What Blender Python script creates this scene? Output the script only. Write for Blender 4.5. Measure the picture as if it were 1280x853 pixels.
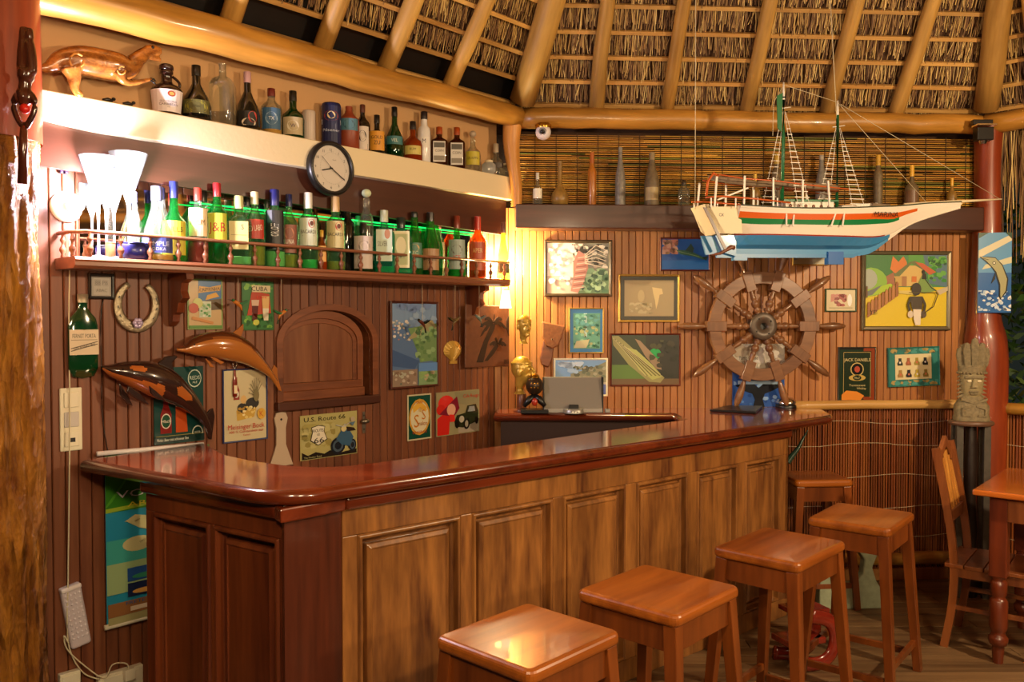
import bpy, math, random
from mathutils import Matrix, Vector
random.seed(7)
for o in list(bpy.data.objects): bpy.data.objects.remove(o)
COL = bpy.context.scene.collection
SC = bpy.context.scene
R = math.radians
# ---------------------------------------------------------------- camera
FPX = 1050.0; PITCH = R(1.45); EYE = Vector((0, 0, 1.65))
cam = bpy.data.cameras.new('camera'); cam.sensor_width = 36; cam.lens = FPX/1280*36
co = bpy.data.objects.new('camera', cam); co.location = EYE; co.rotation_euler = (R(90)-PITCH, 0, 0)
COL.objects.link(co); SC.camera = co
# ---------------------------------------------------------------- world, exposure
w = bpy.data.worlds.new('world'); SC.world = w; w.use_nodes = True
w.node_tree.nodes['Background'].inputs[0].default_value = (0.010, 0.012, 0.010, 1)
w.node_tree.nodes['Background'].inputs[1].default_value = 1.0
SC.view_settings.view_transform = 'Standard'; SC.view_settings.look = 'None'
SC.view_settings.exposure = 0.42; SC.view_settings.gamma = 1.0; SC.view_settings.use_curve_mapping = False
SC.cycles.max_bounces = 8; SC.cycles.transparent_max_bounces = 24
# ---------------------------------------------------------------- lamps of the room (hanging behind and beside the camera)
def lamp(name, loc, power, color, size=.12, typ='POINT', rot=None, spot=None):
    l = bpy.data.lights.new(name, typ); l.energy = power; l.color = color
    if typ == 'AREA': l.size = size
    else: l.shadow_soft_size = size
    if spot: l.spot_size = R(spot); l.spot_blend = .6
    o = bpy.data.objects.new(name, l); o.location = loc
    if rot: o.rotation_euler = rot
    COL.objects.link(o); return o
lamp('ceiling_lamp_light', (3.2, 2.1, 2.45), 215, (1, .74, .44), .06)
lamp('ceiling_lamp_light', (-.3, .5, 2.2), 75, (1, .74, .45), .12)
lamp('ceiling_lamp_light', (1.3, -.8, 2.6), 120, (1, .73, .44), .30)
lamp('uplight', (1.7, .5, 1.75), 75, (1, .75, .42), .06)
# the two bulbs at the bar: left end (cool white) and right end (warm) of the bottle shelf
lamp('bulb_light', (-1.56, 3.27, 2.16), 55, (.95, .86, 1.0), .05)
lamp('bulb_light', (-.085, 5.115, 1.975), 80, (1, .87, .50), .04)

# ================================================================ helpers
def lin(h):
    if isinstance(h, (tuple, list)): return tuple(h)
    h = h.lstrip('#'); c = [int(h[i:i+2], 16)/255 for i in (0, 2, 4)]
    return tuple(x/12.92 if x <= .04045 else ((x+.055)/1.055)**2.4 for x in c)
class MB:
    def __init__(s): s.v = []; s.f = []; s.m = []; s.s = []; s.c = []
    def add(s, vs, fs, mi=0, smooth=False, col=None, M=None):
        b = len(s.v); vs = [Vector(v) for v in vs]
        pc = None
        if callable(col):
            pc = [col(sum((vs[i] for i in f), Vector())/len(f)) for f in fs]
        if M is not None: vs = [M @ v for v in vs]
        s.v += vs
        for k, f in enumerate(fs):
            s.f.append([b+i for i in f]); s.m.append(mi); s.s.append(smooth)
            s.c.append(lin(pc[k]) if pc else (lin(col) if col is not None else (1, 1, 1)))
        return s
    def box(s, x0, x1, y0, y1, z0, z1, **k):
        v = [(x, y, z) for x in (x0, x1) for y in (y0, y1) for z in (z0, z1)]
        return s.add(v, [(0,1,3,2),(4,6,7,5),(0,4,5,1),(2,3,7,6),(0,2,6,4),(1,5,7,3)], **k)
    def taper(s, p0, p1, a0, b0, a1, b1, xd=None, **k):
        """bar with rectangular section from p0 to p1"""
        p0, p1 = Vector(p0), Vector(p1); d = (p1-p0).normalized()
        xd = Vector(xd) if xd else (Vector((1,0,0)) if abs(d.x) < .9 else Vector((0,1,0)))
        x = (xd-d*xd.dot(d)).normalized(); y = d.cross(x)
        v = [p0+x*i*a0/2+y*j*b0/2 for i, j in ((-1,-1),(1,-1),(1,1),(-1,1))]+[p1+x*i*a1/2+y*j*b1/2 for i, j in ((-1,-1),(1,-1),(1,1),(-1,1))]
        return s.add(v, [(3,2,1,0),(4,5,6,7),(0,1,5,4),(1,2,6,5),(2,3,7,6),(3,0,4,7)], **k)
    def prism(s, poly, y0, y1, **k):
        """poly in x,z extruded along y"""
        n = len(poly)
        a = sum(poly[i][0]*poly[(i+1) % n][1]-poly[(i+1) % n][0]*poly[i][1] for i in range(n))
        if a < 0: poly = poly[::-1]
        if y0 > y1: y0, y1 = y1, y0
        v = [(x, y0, z) for x, z in poly]+[(x, y1, z) for x, z in poly]
        f = [tuple(range(n)), tuple(range(2*n-1, n-1, -1))]+[(i+n, (i+1) % n+n, (i+1) % n, i) for i in range(n)]
        return s.add(v, f, **k)
    def hprism(s, poly, z0, z1, **k):
        n = len(poly)
        a = sum(poly[i][0]*poly[(i+1) % n][1]-poly[(i+1) % n][0]*poly[i][1] for i in range(n))
        if a < 0: poly = poly[::-1]
        v = [(x, y, z0) for x, y in poly]+[(x, y, z1) for x, y in poly]
        f = [tuple(range(n-1, -1, -1)), tuple(range(n, 2*n))]+[(i, (i+1) % n, (i+1) % n+n, i+n) for i in range(n)]
        return s.add(v, f, **k)
    def lathe(s, prof, n=16, p=2, ax=(1, 1), smooth=True, **k):
        """prof [(r,z[,p])] around z"""
        v = []; f = []
        for q in prof:
            pp = q[2] if len(q) > 2 else p
            for i in range(n):
                a = 2*math.pi*(i+.5)/n; c, d = math.cos(a), math.sin(a)
                g = 1/((abs(c)**pp+abs(d)**pp)**(1/pp)) if pp != 2 else 1
                v.append((q[0]*c*g*ax[0], q[0]*d*g*ax[1], q[1]))
        m = len(prof)
        for j in range(m-1):
            for i in range(n):
                f.append((j*n+i, j*n+(i+1) % n, (j+1)*n+(i+1) % n, (j+1)*n+i))
        s.add(v, f, smooth=smooth, **k)
        k2 = dict(k)
        if prof[0][0] > 1e-5: s.add(v[:n], [tuple(range(n-1, -1, -1))], **k2)
        if prof[-1][0] > 1e-5: s.add(v[-n:], [tuple(range(n))], **k2)
        return s
    def sweep(s, pts, rad, n=12, up=(0, 0, 1), smooth=True, cap=True, closed=False, **k):
        """rad: number, or per point number/(a,b): a along side, b along up"""
        pts = [Vector(p) for p in pts]; m = len(pts); v = []
        up = Vector(up)
        for j, p in enumerate(pts):
            if closed: t = pts[(j+1) % m]-pts[j-1]
            else: t = pts[min(j+1, m-1)]-pts[max(j-1, 0)]
            t.normalize(); sd = t.cross(up)
            if sd.length < 1e-4: sd = t.cross(Vector((0, 1, 0.01)))
            sd.normalize(); u2 = sd.cross(t)
            r = rad[j] if isinstance(rad, (list,)) else rad
            a, b = r if isinstance(r, tuple) else (r, r)
            for i in range(n):
                g = 2*math.pi*i/n
                v.append(p+sd*math.cos(g)*a+u2*math.sin(g)*b)
        f = []
        for j in range(m if closed else m-1):
            for i in range(n):
                j2 = (j+1) % m
                f.append((j*n+i, j2*n+i, j2*n+(i+1) % n, j*n+(i+1) % n))
        if cap and not closed:
            f.append(tuple(range(n))); f.append(tuple(range(m*n-1, (m-1)*n-1, -1)))
        return s.add(v, f, smooth=smooth, **k)
    def ell(s, c, r, n=12, m=8, **k):
        M0 = k.pop('M', None); T = Matrix.Translation(Vector(c))
        if M0 is not None: T = M0 @ T
        return s.lathe([(max(math.sin(math.pi*j/m), 0.001)*1.0, -math.cos(math.pi*j/m)) for j in range(m+1)], n=n,
                       M=T @ Matrix.Diagonal((r[0], r[1], r[2], 1)), **k)
def spl(pts, n=6):
    """Catmull-Rom through points (tuples of any length)"""
    out = []; m = len(pts)
    for i in range(m-1):
        p0, p1, p2, p3 = pts[max(i-1, 0)], pts[i], pts[i+1], pts[min(i+2, m-1)]
        for k in range(n):
            t = k/n
            out.append(tuple(.5*((2*b)+(-a+c)*t+(2*a-5*b+4*c-d)*t*t+(-a+3*b-3*c+d)*t**3) for a, b, c, d in zip(p0, p1, p2, p3)))
    out.append(tuple(pts[-1])); return out
# ---------------------------------------------------------------- materials
def nt(name):
    m = bpy.data.materials.new(name); m.use_nodes = True
    t = m.node_tree; return m, t, t.nodes['Principled BSDF']
MATS = {}
def plain(name, col, rough=.5, metal=0, emit=0, spec=.5, coat=0, bump=0, var=0, vs=30):
    if name in MATS: return MATS[name]
    m, t, b = nt(name); c = lin(col)
    b.inputs['Base Color'].default_value = (*c, 1); b.inputs['Roughness'].default_value = rough
    b.inputs['Metallic'].default_value = metal; b.inputs['Specular IOR Level'].default_value = spec
    b.inputs['Coat Weight'].default_value = coat; b.inputs['Coat Roughness'].default_value = .08
    if emit: b.inputs['Emission Color'].default_value = (*c, 1); b.inputs['Emission Strength'].default_value = emit
    if bump or var:
        tc = t.nodes.new('ShaderNodeTexCoord'); n = t.nodes.new('ShaderNodeTexNoise'); n.inputs['Scale'].default_value = vs
        n.inputs['Detail'].default_value = 5; t.links.new(tc.outputs['Object'], n.inputs['Vector'])
        if bump:
            bp = t.nodes.new('ShaderNodeBump'); bp.inputs['Strength'].default_value = bump; bp.inputs['Distance'].default_value = .01
            t.links.new(n.outputs['Fac'], bp.inputs['Height']); t.links.new(bp.outputs['Normal'], b.inputs['Normal'])
        if var:
            r = t.nodes.new('ShaderNodeValToRGB'); r.color_ramp.elements[0].position = .3; r.color_ramp.elements[1].position = .7
            r.color_ramp.elements[0].color = (*[x*(1-var) for x in c], 1); r.color_ramp.elements[1].color = (*[min(1, x*(1+var)) for x in c], 1)
            t.links.new(n.outputs['Fac'], r.inputs['Fac']); t.links.new(r.outputs['Color'], b.inputs['Base Color'])
    MATS[name] = m; return m
def wood(name, dark, light, rough=.35, ax='z', scale=14, stretch=18, bump=.15, rnd=.25, coat=0, attr=False, blotch=.35, cr=.1):
    if name in MATS: return MATS[name]
    m, t, b = nt(name); N = t.nodes.new; L = t.links.new
    tc = N('ShaderNodeTexCoord'); oi = N('ShaderNodeObjectInfo'); mp = N('ShaderNodeMapping')
    sc = {'x': (1/stretch, 1, 1), 'y': (1, 1/stretch, 1), 'z': (1, 1, 1/stretch)}[ax]
    mp.inputs['Scale'].default_value = sc
    mu = N('ShaderNodeVectorMath'); mu.operation = 'MULTIPLY_ADD'
    cb = N('ShaderNodeCombineXYZ')
    for i in range(3): L(oi.outputs['Random'], cb.inputs[i])
    mu.inputs[1].default_value = (13, 17, 23); L(cb.outputs[0], mu.inputs[0]); L(tc.outputs['Object'], mu.inputs[2])
    L(mu.outputs[0], mp.inputs['Vector'])
    n = N('ShaderNodeTexNoise'); n.inputs['Scale'].default_value = scale; n.inputs['Detail'].default_value = 6; n.inputs['Distortion'].default_value = .6
    L(mp.outputs[0], n.inputs['Vector'])
    n2 = N('ShaderNodeTexNoise'); n2.inputs['Scale'].default_value = scale*6; n2.inputs['Detail'].default_value = 3
    L(mp.outputs[0], n2.inputs['Vector'])
    r = N('ShaderNodeValToRGB'); r.color_ramp.elements[0].position = .32; r.color_ramp.elements[1].position = .68
    r.color_ramp.elements[0].color = (*lin(dark), 1); r.color_ramp.elements[1].color = (*lin(light), 1)
    mx0 = N('ShaderNodeMix'); mx0.inputs[0].default_value = .3; L(n.outputs['Fac'], mx0.inputs[2]); L(n2.outputs['Fac'], mx0.inputs[3])
    L(mx0.outputs[0], r.inputs['Fac'])
    # per-object tone and large blotches
    n3 = N('ShaderNodeTexNoise'); n3.inputs['Scale'].default_value = 2.5; n3.inputs['Detail'].default_value = 3; L(mu.outputs[0], n3.inputs['Vector'])
    ma = N('ShaderNodeMath'); ma.operation = 'MULTIPLY_ADD'; L(oi.outputs['Random'], ma.inputs[0]); ma.inputs[1].default_value = rnd*2; ma.inputs[2].default_value = 1-rnd-blotch*.5
    mb = N('ShaderNodeMath'); mb.operation = 'MULTIPLY_ADD'; L(n3.outputs['Fac'], mb.inputs[0]); mb.inputs[1].default_value = blotch; L(ma.outputs[0], mb.inputs[2])
    vm = N('ShaderNodeVectorMath'); vm.operation = 'SCALE'; L(r.outputs['Color'], vm.inputs[0]); L(mb.outputs[0], vm.inputs['Scale'])
    last = vm.outputs[0]
    if attr:
        at = N('ShaderNodeAttribute'); at.attribute_name = 'Col'
        v2 = N('ShaderNodeVectorMath'); v2.operation = 'MULTIPLY'; L(last, v2.inputs[0]); L(at.outputs['Color'], v2.inputs[1]); last = v2.outputs[0]
    L(last, b.inputs['Base Color'])
    b.inputs['Roughness'].default_value = rough; b.inputs['Coat Weight'].default_value = coat; b.inputs['Coat Roughness'].default_value = cr
    bp = N('ShaderNodeBump'); bp.inputs['Strength'].default_value = bump; bp.inputs['Distance'].default_value = .004
    L(mx0.outputs[0], bp.inputs['Height']); L(bp.outputs['Normal'], b.inputs['Normal'])
    MATS[name] = m; return m
def paint(name='print', rough=.4, coat=0, bump=0, metal=0):
    if name in MATS: return MATS[name]
    m, t, b = nt(name); at = t.nodes.new('ShaderNodeAttribute'); at.attribute_name = 'Col'
    t.links.new(at.outputs['Color'], b.inputs['Base Color']); b.inputs['Roughness'].default_value = rough; b.inputs['Coat Weight'].default_value = coat
    b.inputs['Metallic'].default_value = metal
    if bump:
        n = t.nodes.new('ShaderNodeTexNoise'); n.inputs['Scale'].default_value = 60; bp = t.nodes.new('ShaderNodeBump'); bp.inputs['Strength'].default_value = bump
        bp.inputs['Distance'].default_value = .005
        t.links.new(n.outputs['Fac'], bp.inputs['Height']); t.links.new(bp.outputs['Normal'], b.inputs['Normal'])
    MATS[name] = m; return m
def glass(name, col, body=.3, rough=.05):
    """thin coloured glass: tinted see-through, a share of scattered light, glossy skin"""
    if name in MATS: return MATS[name]
    m = bpy.data.materials.new(name); m.use_nodes = True; t = m.node_tree; N = t.nodes.new; L = t.links.new
    t.nodes.remove(t.nodes['Principled BSDF']); out = t.nodes['Material Output']; c = lin(col)
    tr = N('ShaderNodeBsdfTransparent'); tr.inputs[0].default_value = (*[x**.5 for x in c], 1)
    tl = N('ShaderNodeBsdfTranslucent'); tl.inputs[0].default_value = (*c, 1)
    df = N('ShaderNodeBsdfDiffuse'); df.inputs[0].default_value = (*c, 1)
    m1 = N('ShaderNodeMixShader'); m1.inputs[0].default_value = .4; L(tl.outputs[0], m1.inputs[1]); L(df.outputs[0], m1.inputs[2])
    m2 = N('ShaderNodeMixShader'); m2.inputs[0].default_value = body; L(tr.outputs[0], m2.inputs[1]); L(m1.outputs[0], m2.inputs[2])
    gl = N('ShaderNodeBsdfGlossy'); gl.inputs['Roughness'].default_value = rough; gl.inputs[0].default_value = (1, 1, 1, 1)
    fr = N('ShaderNodeLayerWeight'); fr.inputs[0].default_value = .35
    mf = N('ShaderNodeMath'); mf.operation = 'MULTIPLY_ADD'; mf.inputs[1].default_value = .6; mf.inputs[2].default_value = .05; L(fr.outputs['Fresnel'], mf.inputs[0])
    m3 = N('ShaderNodeMixShader'); L(mf.outputs[0], m3.inputs[0]); L(m2.outputs[0], m3.inputs[1]); L(gl.outputs[0], m3.inputs[2])
    L(m3.outputs[0], out.inputs[0]); MATS[name] = m; return m
# ---------------------------------------------------------------- objects
def mesh(name, mb, mats):
    me = bpy.data.meshes.new(name); me.from_pydata([tuple(v) for v in mb.v], [], mb.f)
    for m in (mats if isinstance(mats, (list, tuple)) else [mats]): me.materials.append(m)
    me.polygons.foreach_set('material_index', mb.m); me.polygons.foreach_set('use_smooth', mb.s)
    if any(c != (1, 1, 1) for c in mb.c):
        ca = me.color_attributes.new('Col', 'FLOAT_COLOR', 'CORNER'); buf = []
        for f, c in zip(mb.f, mb.c): buf += [c[0], c[1], c[2], 1.0]*len(f)
        ca.data.foreach_set('color', buf)
    me.update(); return me
def obj(name, mb, mats, parent=None, M=None, bev=0, seg=2, remesh=0, label=None, **props):
    me = mb if isinstance(mb, bpy.types.Mesh) else mesh(name, mb, mats)
    o = bpy.data.objects.new(name, me); COL.objects.link(o)
    if parent: o.parent = parent
    if M is not None: o.matrix_local = M
    if remesh:
        r = o.modifiers.new('r', 'REMESH'); r.mode = 'VOXEL'; r.voxel_size = remesh; r.use_smooth_shade = True
        s = o.modifiers.new('s', 'SMOOTH'); s.factor = .5; s.iterations = 3
    if bev:
        b = o.modifiers.new('b', 'BEVEL'); b.width = bev; b.segments = seg; b.limit_method = 'ANGLE'; b.angle_limit = R(35)
    if label: o['label'] = label
    for k, v in props.items(): o[k] = v
    return o
def tag(o, label, cat, group=None, kind=None):
    o['label'] = label; o['category'] = cat
    if group: o['group'] = group
    if kind: o['kind'] = kind
    return o
def empty(name, M, label=None, cat=None, group=None):
    o = bpy.data.objects.new(name, None); o.empty_display_size = .05; COL.objects.link(o)
    o.matrix_world = M if isinstance(M, Matrix) else Matrix.Translation(Vector(M))
    if label: tag(o, label, cat, group)
    return o
def ray(px, py):
    F = Vector((0, math.cos(PITCH), -math.sin(PITCH))); U = Vector((0, math.sin(PITCH), math.cos(PITCH)))
    return Vector((1, 0, 0))*(px-640)/FPX+U*(426.5-py)/FPX+F
def G(px, py, z=0):
    r = ray(px, py); return EYE+r*((z-EYE.z)/r.z)
def D(px, py, y):
    r = ray(px, py); return EYE+r*(y/r.y)
class Frame:
    """an upright plane: x along it, y into it, z up"""
    def __init__(s, P0, deg):
        s.P = Vector((P0[0], P0[1], 0)); s.a = R(deg)
        s.u = Vector((math.cos(s.a), math.sin(s.a), 0)); s.n = Vector((math.sin(s.a), -math.cos(s.a), 0))
    def at(s, px, py, off=0):
        r = ray(px, py); P0 = s.P+s.n*off; t = (P0-EYE).dot(s.n)/r.dot(s.n); Q = EYE+r*t
        return (Q-s.P).dot(s.u), Q.z
    def M(s, x=0, z=0, off=0, rot=0):
        return Matrix.Translation(s.P+s.u*x+s.n*off+Vector((0, 0, z))) @ Matrix.Rotation(s.a, 4, 'Z') @ Matrix.Rotation(rot, 4, 'Y')
    def rect(s, x0, y0, x1, y1, off=0):
        """pixel box -> centre x, centre z, width, height"""
        a = s.at(x0, (y0+y1)/2, off)[0]; b = s.at(x1, (y0+y1)/2, off)[0]
        xm = (x0+x1)/2; t = s.at(xm, y0, off)[1]; u = s.at(xm, y1, off)[1]
        return (a+b)/2, (t+u)/2, b-a, t-u
    def w(s, x, z, off=0): return s.P+s.u*x+s.n*off+Vector((0, 0, z))
CX, CY = -.11, 5.2
LW = Frame((CX, CY), 48); BW = Frame((CX, CY), 3)
C2 = BW.w(3.09, 0); RW = Frame((C2.x, C2.y), -42)
# ---------------------------------------------------------------- flat print builder
_tc = {}
def text_mesh(s):
    if s in _tc: return _tc[s]
    cu = bpy.data.curves.new('t', 'FONT'); cu.body = s; cu.align_x = 'CENTER'; cu.resolution_u = 2
    o = bpy.data.objects.new('t', cu); COL.objects.link(o); bpy.context.view_layer.update()
    me = o.evaluated_get(bpy.context.evaluated_depsgraph_get()).to_mesh()
    v = [tuple(x.co[:2]) for x in me.vertices]; f = [tuple(p.vertices) for p in me.polygons]
    bpy.data.objects.remove(o); bpy.data.curves.remove(cu)
    _tc[s] = (v, f); return _tc[s]
class Pic:
    """flat print w x h centred at origin, facing -y; coordinates 0..1, y up"""
    def __init__(s, w, h, base, thick=.004, fn=None):
        s.w, s.h, s.k = w, h, 0; s.mb = MB(); s.fn = fn
        if fn is None: s.mb.box(-w/2, w/2, 0, thick, -h/2, h/2, col=base)
        else:
            n = 8; v = []; f = []
            for i in range(n+1):
                for j in (0, 1): v.append(fn(i/n, j, 0))
            for i in range(n): f.append((2*i, 2*i+2, 2*i+3, 2*i+1))
            s.mb.add(v, f, col=base)
    def _q(s, x, y):
        if s.fn: return s.fn(x, y, s.k)
        return ((x-.5)*s.w, -s.k*.0004, (y-.5)*s.h)
    def P(s, pts, col):
        s.k += 1; pts = [(min(1, max(0, x)), min(1, max(0, y))) for x, y in pts]
        a = sum(pts[i-1][0]*pts[i][1]-pts[i][0]*pts[i-1][1] for i in range(len(pts)))
        if a < 0: pts = pts[::-1]
        s.mb.add([s._q(x, y) for x, y in pts], [tuple(range(len(pts)))], col=col); return s
    def Rr(s, x0, y0, x1, y1, col): return s.P([(x0, y0), (x1, y0), (x1, y1), (x0, y1)], col)
    def E(s, cx, cy, rx, ry, col, n=16): return s.P([(cx+rx*math.cos(2*math.pi*i/n), cy+ry*math.sin(2*math.pi*i/n)) for i in range(n)], col)
    def L(s, pts, wd, col):
        s.k += 1; asp = s.h/s.w
        for (x0, y0), (x1, y1) in zip(pts, pts[1:]):
            dx, dy = x1-x0, (y1-y0)*asp; l = math.hypot(dx, dy) or 1; nx, ny = -dy/l*wd/2, dx/l*wd/2/asp
            s.mb.add([s._q(x0-nx, y0-ny), s._q(x1-nx, y1-ny), s._q(x1+nx, y1+ny), s._q(x0+nx, y0+ny)], [(0, 1, 2, 3)], col=col)
        return s
    def T(s, txt, cx, cy, size, col, wide=None, rot=0, shear=0):
        """size = cap height as a share of h; wide = total width as a share of w"""
        s.k += 1; v, f = text_mesh(txt)
        if not v: return s
        x0 = min(q[0] for q in v); x1 = max(q[0] for q in v); sy = size*s.h/.7
        sx = wide*s.w/(x1-x0) if wide else sy*.9
        c, d = math.cos(rot), math.sin(rot); out = []
        for x, y in v:
            X = (x-(x0+x1)/2)*sx+(y-.35)*sy*shear; Y = (y-.35)*sy
            X, Y = X*c-Y*d, X*d+Y*c
            out.append(s._q(cx+X/s.w, cy+Y/s.h))
        s.mb.add(out, f, col=col); return s
    def spots(s, n, box, r, cols, seed=1):
        rg = random.Random(seed); x0, y0, x1, y1 = box
        for i in range(n):
            a, b = rg.uniform(x0, x1), rg.uniform(y0, y1); q = r*rg.uniform(.5, 1.3); c = rg.choice(cols)
            if i % 12 == 0: s.k += 1
            k0 = s.k; m = 6; ph = rg.random()
            s.mb.add([s._q(min(x1, max(x0, a+q*math.cos(ph+i2*2*math.pi/m))), min(y1, max(y0, b+q*rg.uniform(.5, 1)*s.w/s.h*math.sin(ph+i2*2*math.pi/m)))) for i2 in range(m)], [tuple(range(m))], col=c)
        return s
def frame_mb(w, h, t, d, y0=0, prof=.0, **k):
    """mitred picture frame, outer w x h, moulding t wide, d deep toward -y"""
    mb = MB(); rings = []
    for (ins, y) in ((0, y0), (0, y0-d*.8), (t*.3, y0-d), (t*.75, y0-d*.9), (t, y0-d*.5), (t, y0)):
        a, b = w/2-ins, h/2-ins; rings.append([(-a, y, -b), (a, y, -b), (a, y, b), (-a, y, b)])
    v = [p for r in rings for p in r]; f = []
    for j in range(len(rings)-1):
        for i in range(4): f.append((j*4+i, j*4+(i+1) % 4, (j+1)*4+(i+1) % 4, (j+1)*4+i))
    mb.add(v, f, **k); return mb
# ================================================================ materials used often
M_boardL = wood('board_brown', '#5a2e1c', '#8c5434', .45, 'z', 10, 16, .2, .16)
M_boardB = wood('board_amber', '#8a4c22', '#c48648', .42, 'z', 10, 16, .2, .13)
M_dark = plain('backing', '#2a140a', .8)
M_log = wood('log', '#80551a', '#c88e3a', .38, 'x', 7, 9, .7, .08, coat=.2, blotch=.8)
M_logz = wood('log_z', '#a5661f', '#dc9c4c', .4, 'z', 7, 10, .5, .08)
M_red = wood('redwood', '#6b2612', '#a8481e', .38, 'z', 6, 10, .25, .08, coat=.4)
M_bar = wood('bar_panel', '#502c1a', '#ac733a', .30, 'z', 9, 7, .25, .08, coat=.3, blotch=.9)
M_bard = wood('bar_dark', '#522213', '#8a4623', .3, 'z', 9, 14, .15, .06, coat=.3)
M_top = wood('bar_top', '#6a1c0a', '#a04420', .13, 'x', 5, 14, .06, .05, coat=.8)
M_lip = wood('bar_lip', '#431708', '#7a3216', .18, 'x', 7, 16, .08, .06, coat=.8)
M_stool = wood('stool_wood', '#6c300c', '#b4641c', .32, 'x', 6, 10, .08, .10, coat=.5, cr=.04)
M_stoolz = wood('stool_leg', '#50240a', '#884618', .3, 'z', 7, 10, .1, .12, coat=.4)
M_chair = wood('chair_wood', '#5a2a12', '#94552a', .3, 'z', 8, 12, .15, .12, coat=.3)
M_carve = wood('carved_brown', '#5c2e16', '#8f5230', .4, 'x', 9, 8, .15, .05, coat=.2)
M_wheel = wood('wheel_wood', '#684026', '#986a44', .35, 'x', 10, 6, .15, .08, coat=.3)
M_ledge = wood('ledge_brown', '#351a10', '#542c1e', .35, 'x', 6, 14, .1, .05, coat=.2)
M_white = plain('white_paint', '#ead9b4', .5, bump=.05, vs=60)
M_print = paint(); M_gloss = paint('print_gloss', .25, coat=.6); M_canvas = paint('canvas_paint', .45, coat=.2, bump=.2)
M_black = plain('black_plastic', '#141210', .35); M_chrome = plain('chrome', '#d8d4cc', .15, 1); M_brass = plain('brass', '#c79a3e', .25, 1)
M_cream = plain('cream_plastic', '#e6dfc4', .35); M_cord = plain('cord', '#d9cfae', .6)
# ================================================================ floor
fl = MB().box(-3.5, 6.5, -3, 7.2, -.08, -.022); floor = obj('floor', fl, M_dark, kind='structure', label='dark timber subfloor under the deck planks')
M_deck = wood('deck_plank', '#4e3520', '#8a6c4a', .5, 'x', 9, 22, .35, .18, blotch=.5)
PLK = {}
def plank(L, W):
    if (L, W) not in PLK:
        PLK[(L, W)] = mesh('plank', MB().box(-L/2, L/2, -W/2, W/2, -.022, 0), M_deck)
    return PLK[(L, W)]
y = 2.4; k = 0
while y < 6.6:
    for i in range(3):
        x0 = -1.9+i*2.4+(k % 2)*1.1; o = obj('plank', plank(2.394, .092), None, floor, Matrix.Translation((x0+.8, y, random.uniform(-.001, .001))))
    y += .0965; k += 1
for o in (floor,): pass
# ================================================================ walls
HW = 2.83
hx0, hz0 = LW.at(347, 500); hx1 = LW.at(466, 450)[0]; hzt = LW.at(400, 386)[1]   # the arched hatch
hx0 = LW.at(350, 450)[0]; hz0 = LW.at(350, 503)[1]; hc = (hx0+hx1)/2; hr = (hx1-hx0)/2
hzs = LW.at(350, 430)[1]                                        # springing line of the arch
def arch(x):
    q = max(0, 1-((x-hc)/hr)**2); return hzs+(hzt-hzs)*math.sqrt(q)
wl = MB(); LX = -2.95
wl.box(LX, hx0, .012, .16, 0, HW).box(hx1, 0, .012, .16, 0, HW).box(hx0, hx1, .012, .16, 0, hz0).box(hx0, hx1, .012, .16, hzt, HW).box(hx0, hx1, .14, .16, hz0, hzt)
wall_left = obj('wall_left', wl, M_dark, None, LW.M(), kind='structure', label='board wall behind the bottle shelf')
BM = {}
def board(par, x0, x1, z0, z1, mat, z0b=None, z1a=None, z0a=None):
    """a board with chamfered long edges; bottom may slope (arch)"""
    key = (round(x1-x0, 4), round(z1-z0, 4), mat.name, z0a)
    ww = x1-x0
    if key in BM: me = BM[key]
    else:
        mb = MB(); h = z1-z0; g = .0016; c = .0032; za = z0a or 0
        pts = [(g, .012), (g, c), (g+c, 0), (ww-g-c, 0), (ww-g, c), (ww-g, .012)]
        v = [(x, yy, za*x/ww) for x, yy in pts]+[(x, yy, h) for x, yy in pts]; n = 6
        mb.add(v, [(i, i+1, i+1+n, i+n) for i in range(5)]+[(5, 4, 3, 2, 1, 0), (6, 7, 8, 9, 10, 11)])
        me = mesh('board', mb, mat); BM[key] = me
    obj('board', me, None, par, Matrix.Translation((x0, 0, z0)))
bw_ = .05; x = LX
while x < -.001:
    x1 = min(x+bw_, 0)
    cuts = [x]+[q_ for q_ in (hx0, hx1) if x+.001 < q_ < x1-.001]+[x1]
    for xa_, xb_ in zip(cuts, cuts[1:]):
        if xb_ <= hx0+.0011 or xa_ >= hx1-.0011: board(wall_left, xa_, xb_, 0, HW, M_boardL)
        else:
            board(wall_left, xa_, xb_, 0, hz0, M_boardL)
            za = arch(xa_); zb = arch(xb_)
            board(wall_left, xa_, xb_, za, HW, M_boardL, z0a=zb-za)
    x = x1
wb = MB().box(0, 3.09, .012, .12, 0, 2.3).box(0, 3.09, .05, .12, 2.3, 2.8)
wall_back = obj('wall_back', wb, M_dark, None, BW.M(), kind='structure', label='board wall behind the ship wheel')
x = 0
while x < 3.08:
    x1 = min(x+.0442, 3.09); board(wall_back, x, x1, 1.02, 2.34, M_boardB); x = x1
x = 0
while x < 1.9:
    x1 = x+.0475; board(wall_back, x, x1, 0, 1.02, M_boardB); x = x1
# beige plaster above the top ledge
obj('trim_1', MB().box(LX, .0, -.02, .012, 2.44, 2.86), plain('plaster', '#c79a68', .7, bump=.1, vs=40), None, LW.M(), kind='structure', label='beige plaster band above the top ledge')
# top ledge: cream fascia with a wavy lower edge, continuing up as the bottle ledge
def zlow(s): return 2.376+.03*max(0, min(1, (-1.9-s)/.4))+.018*math.sin(s*6)*max(0, min(1, (-1.6-s)/.5))
ss = [LX+.05+(2.96-.0)*i/40 for i in range(41)]; ss[-1] = .02
poly = [(s_, zlow(s_)) for s_ in ss]+[(ss[-1], 2.512), (ss[0], 2.512)]
t2 = obj('trim_2', MB().prism(poly, -.145, -.012, col='#f1e2c8'), M_white, None, LW.M(), bev=.004, kind='structure', label='cream painted top ledge')
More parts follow.
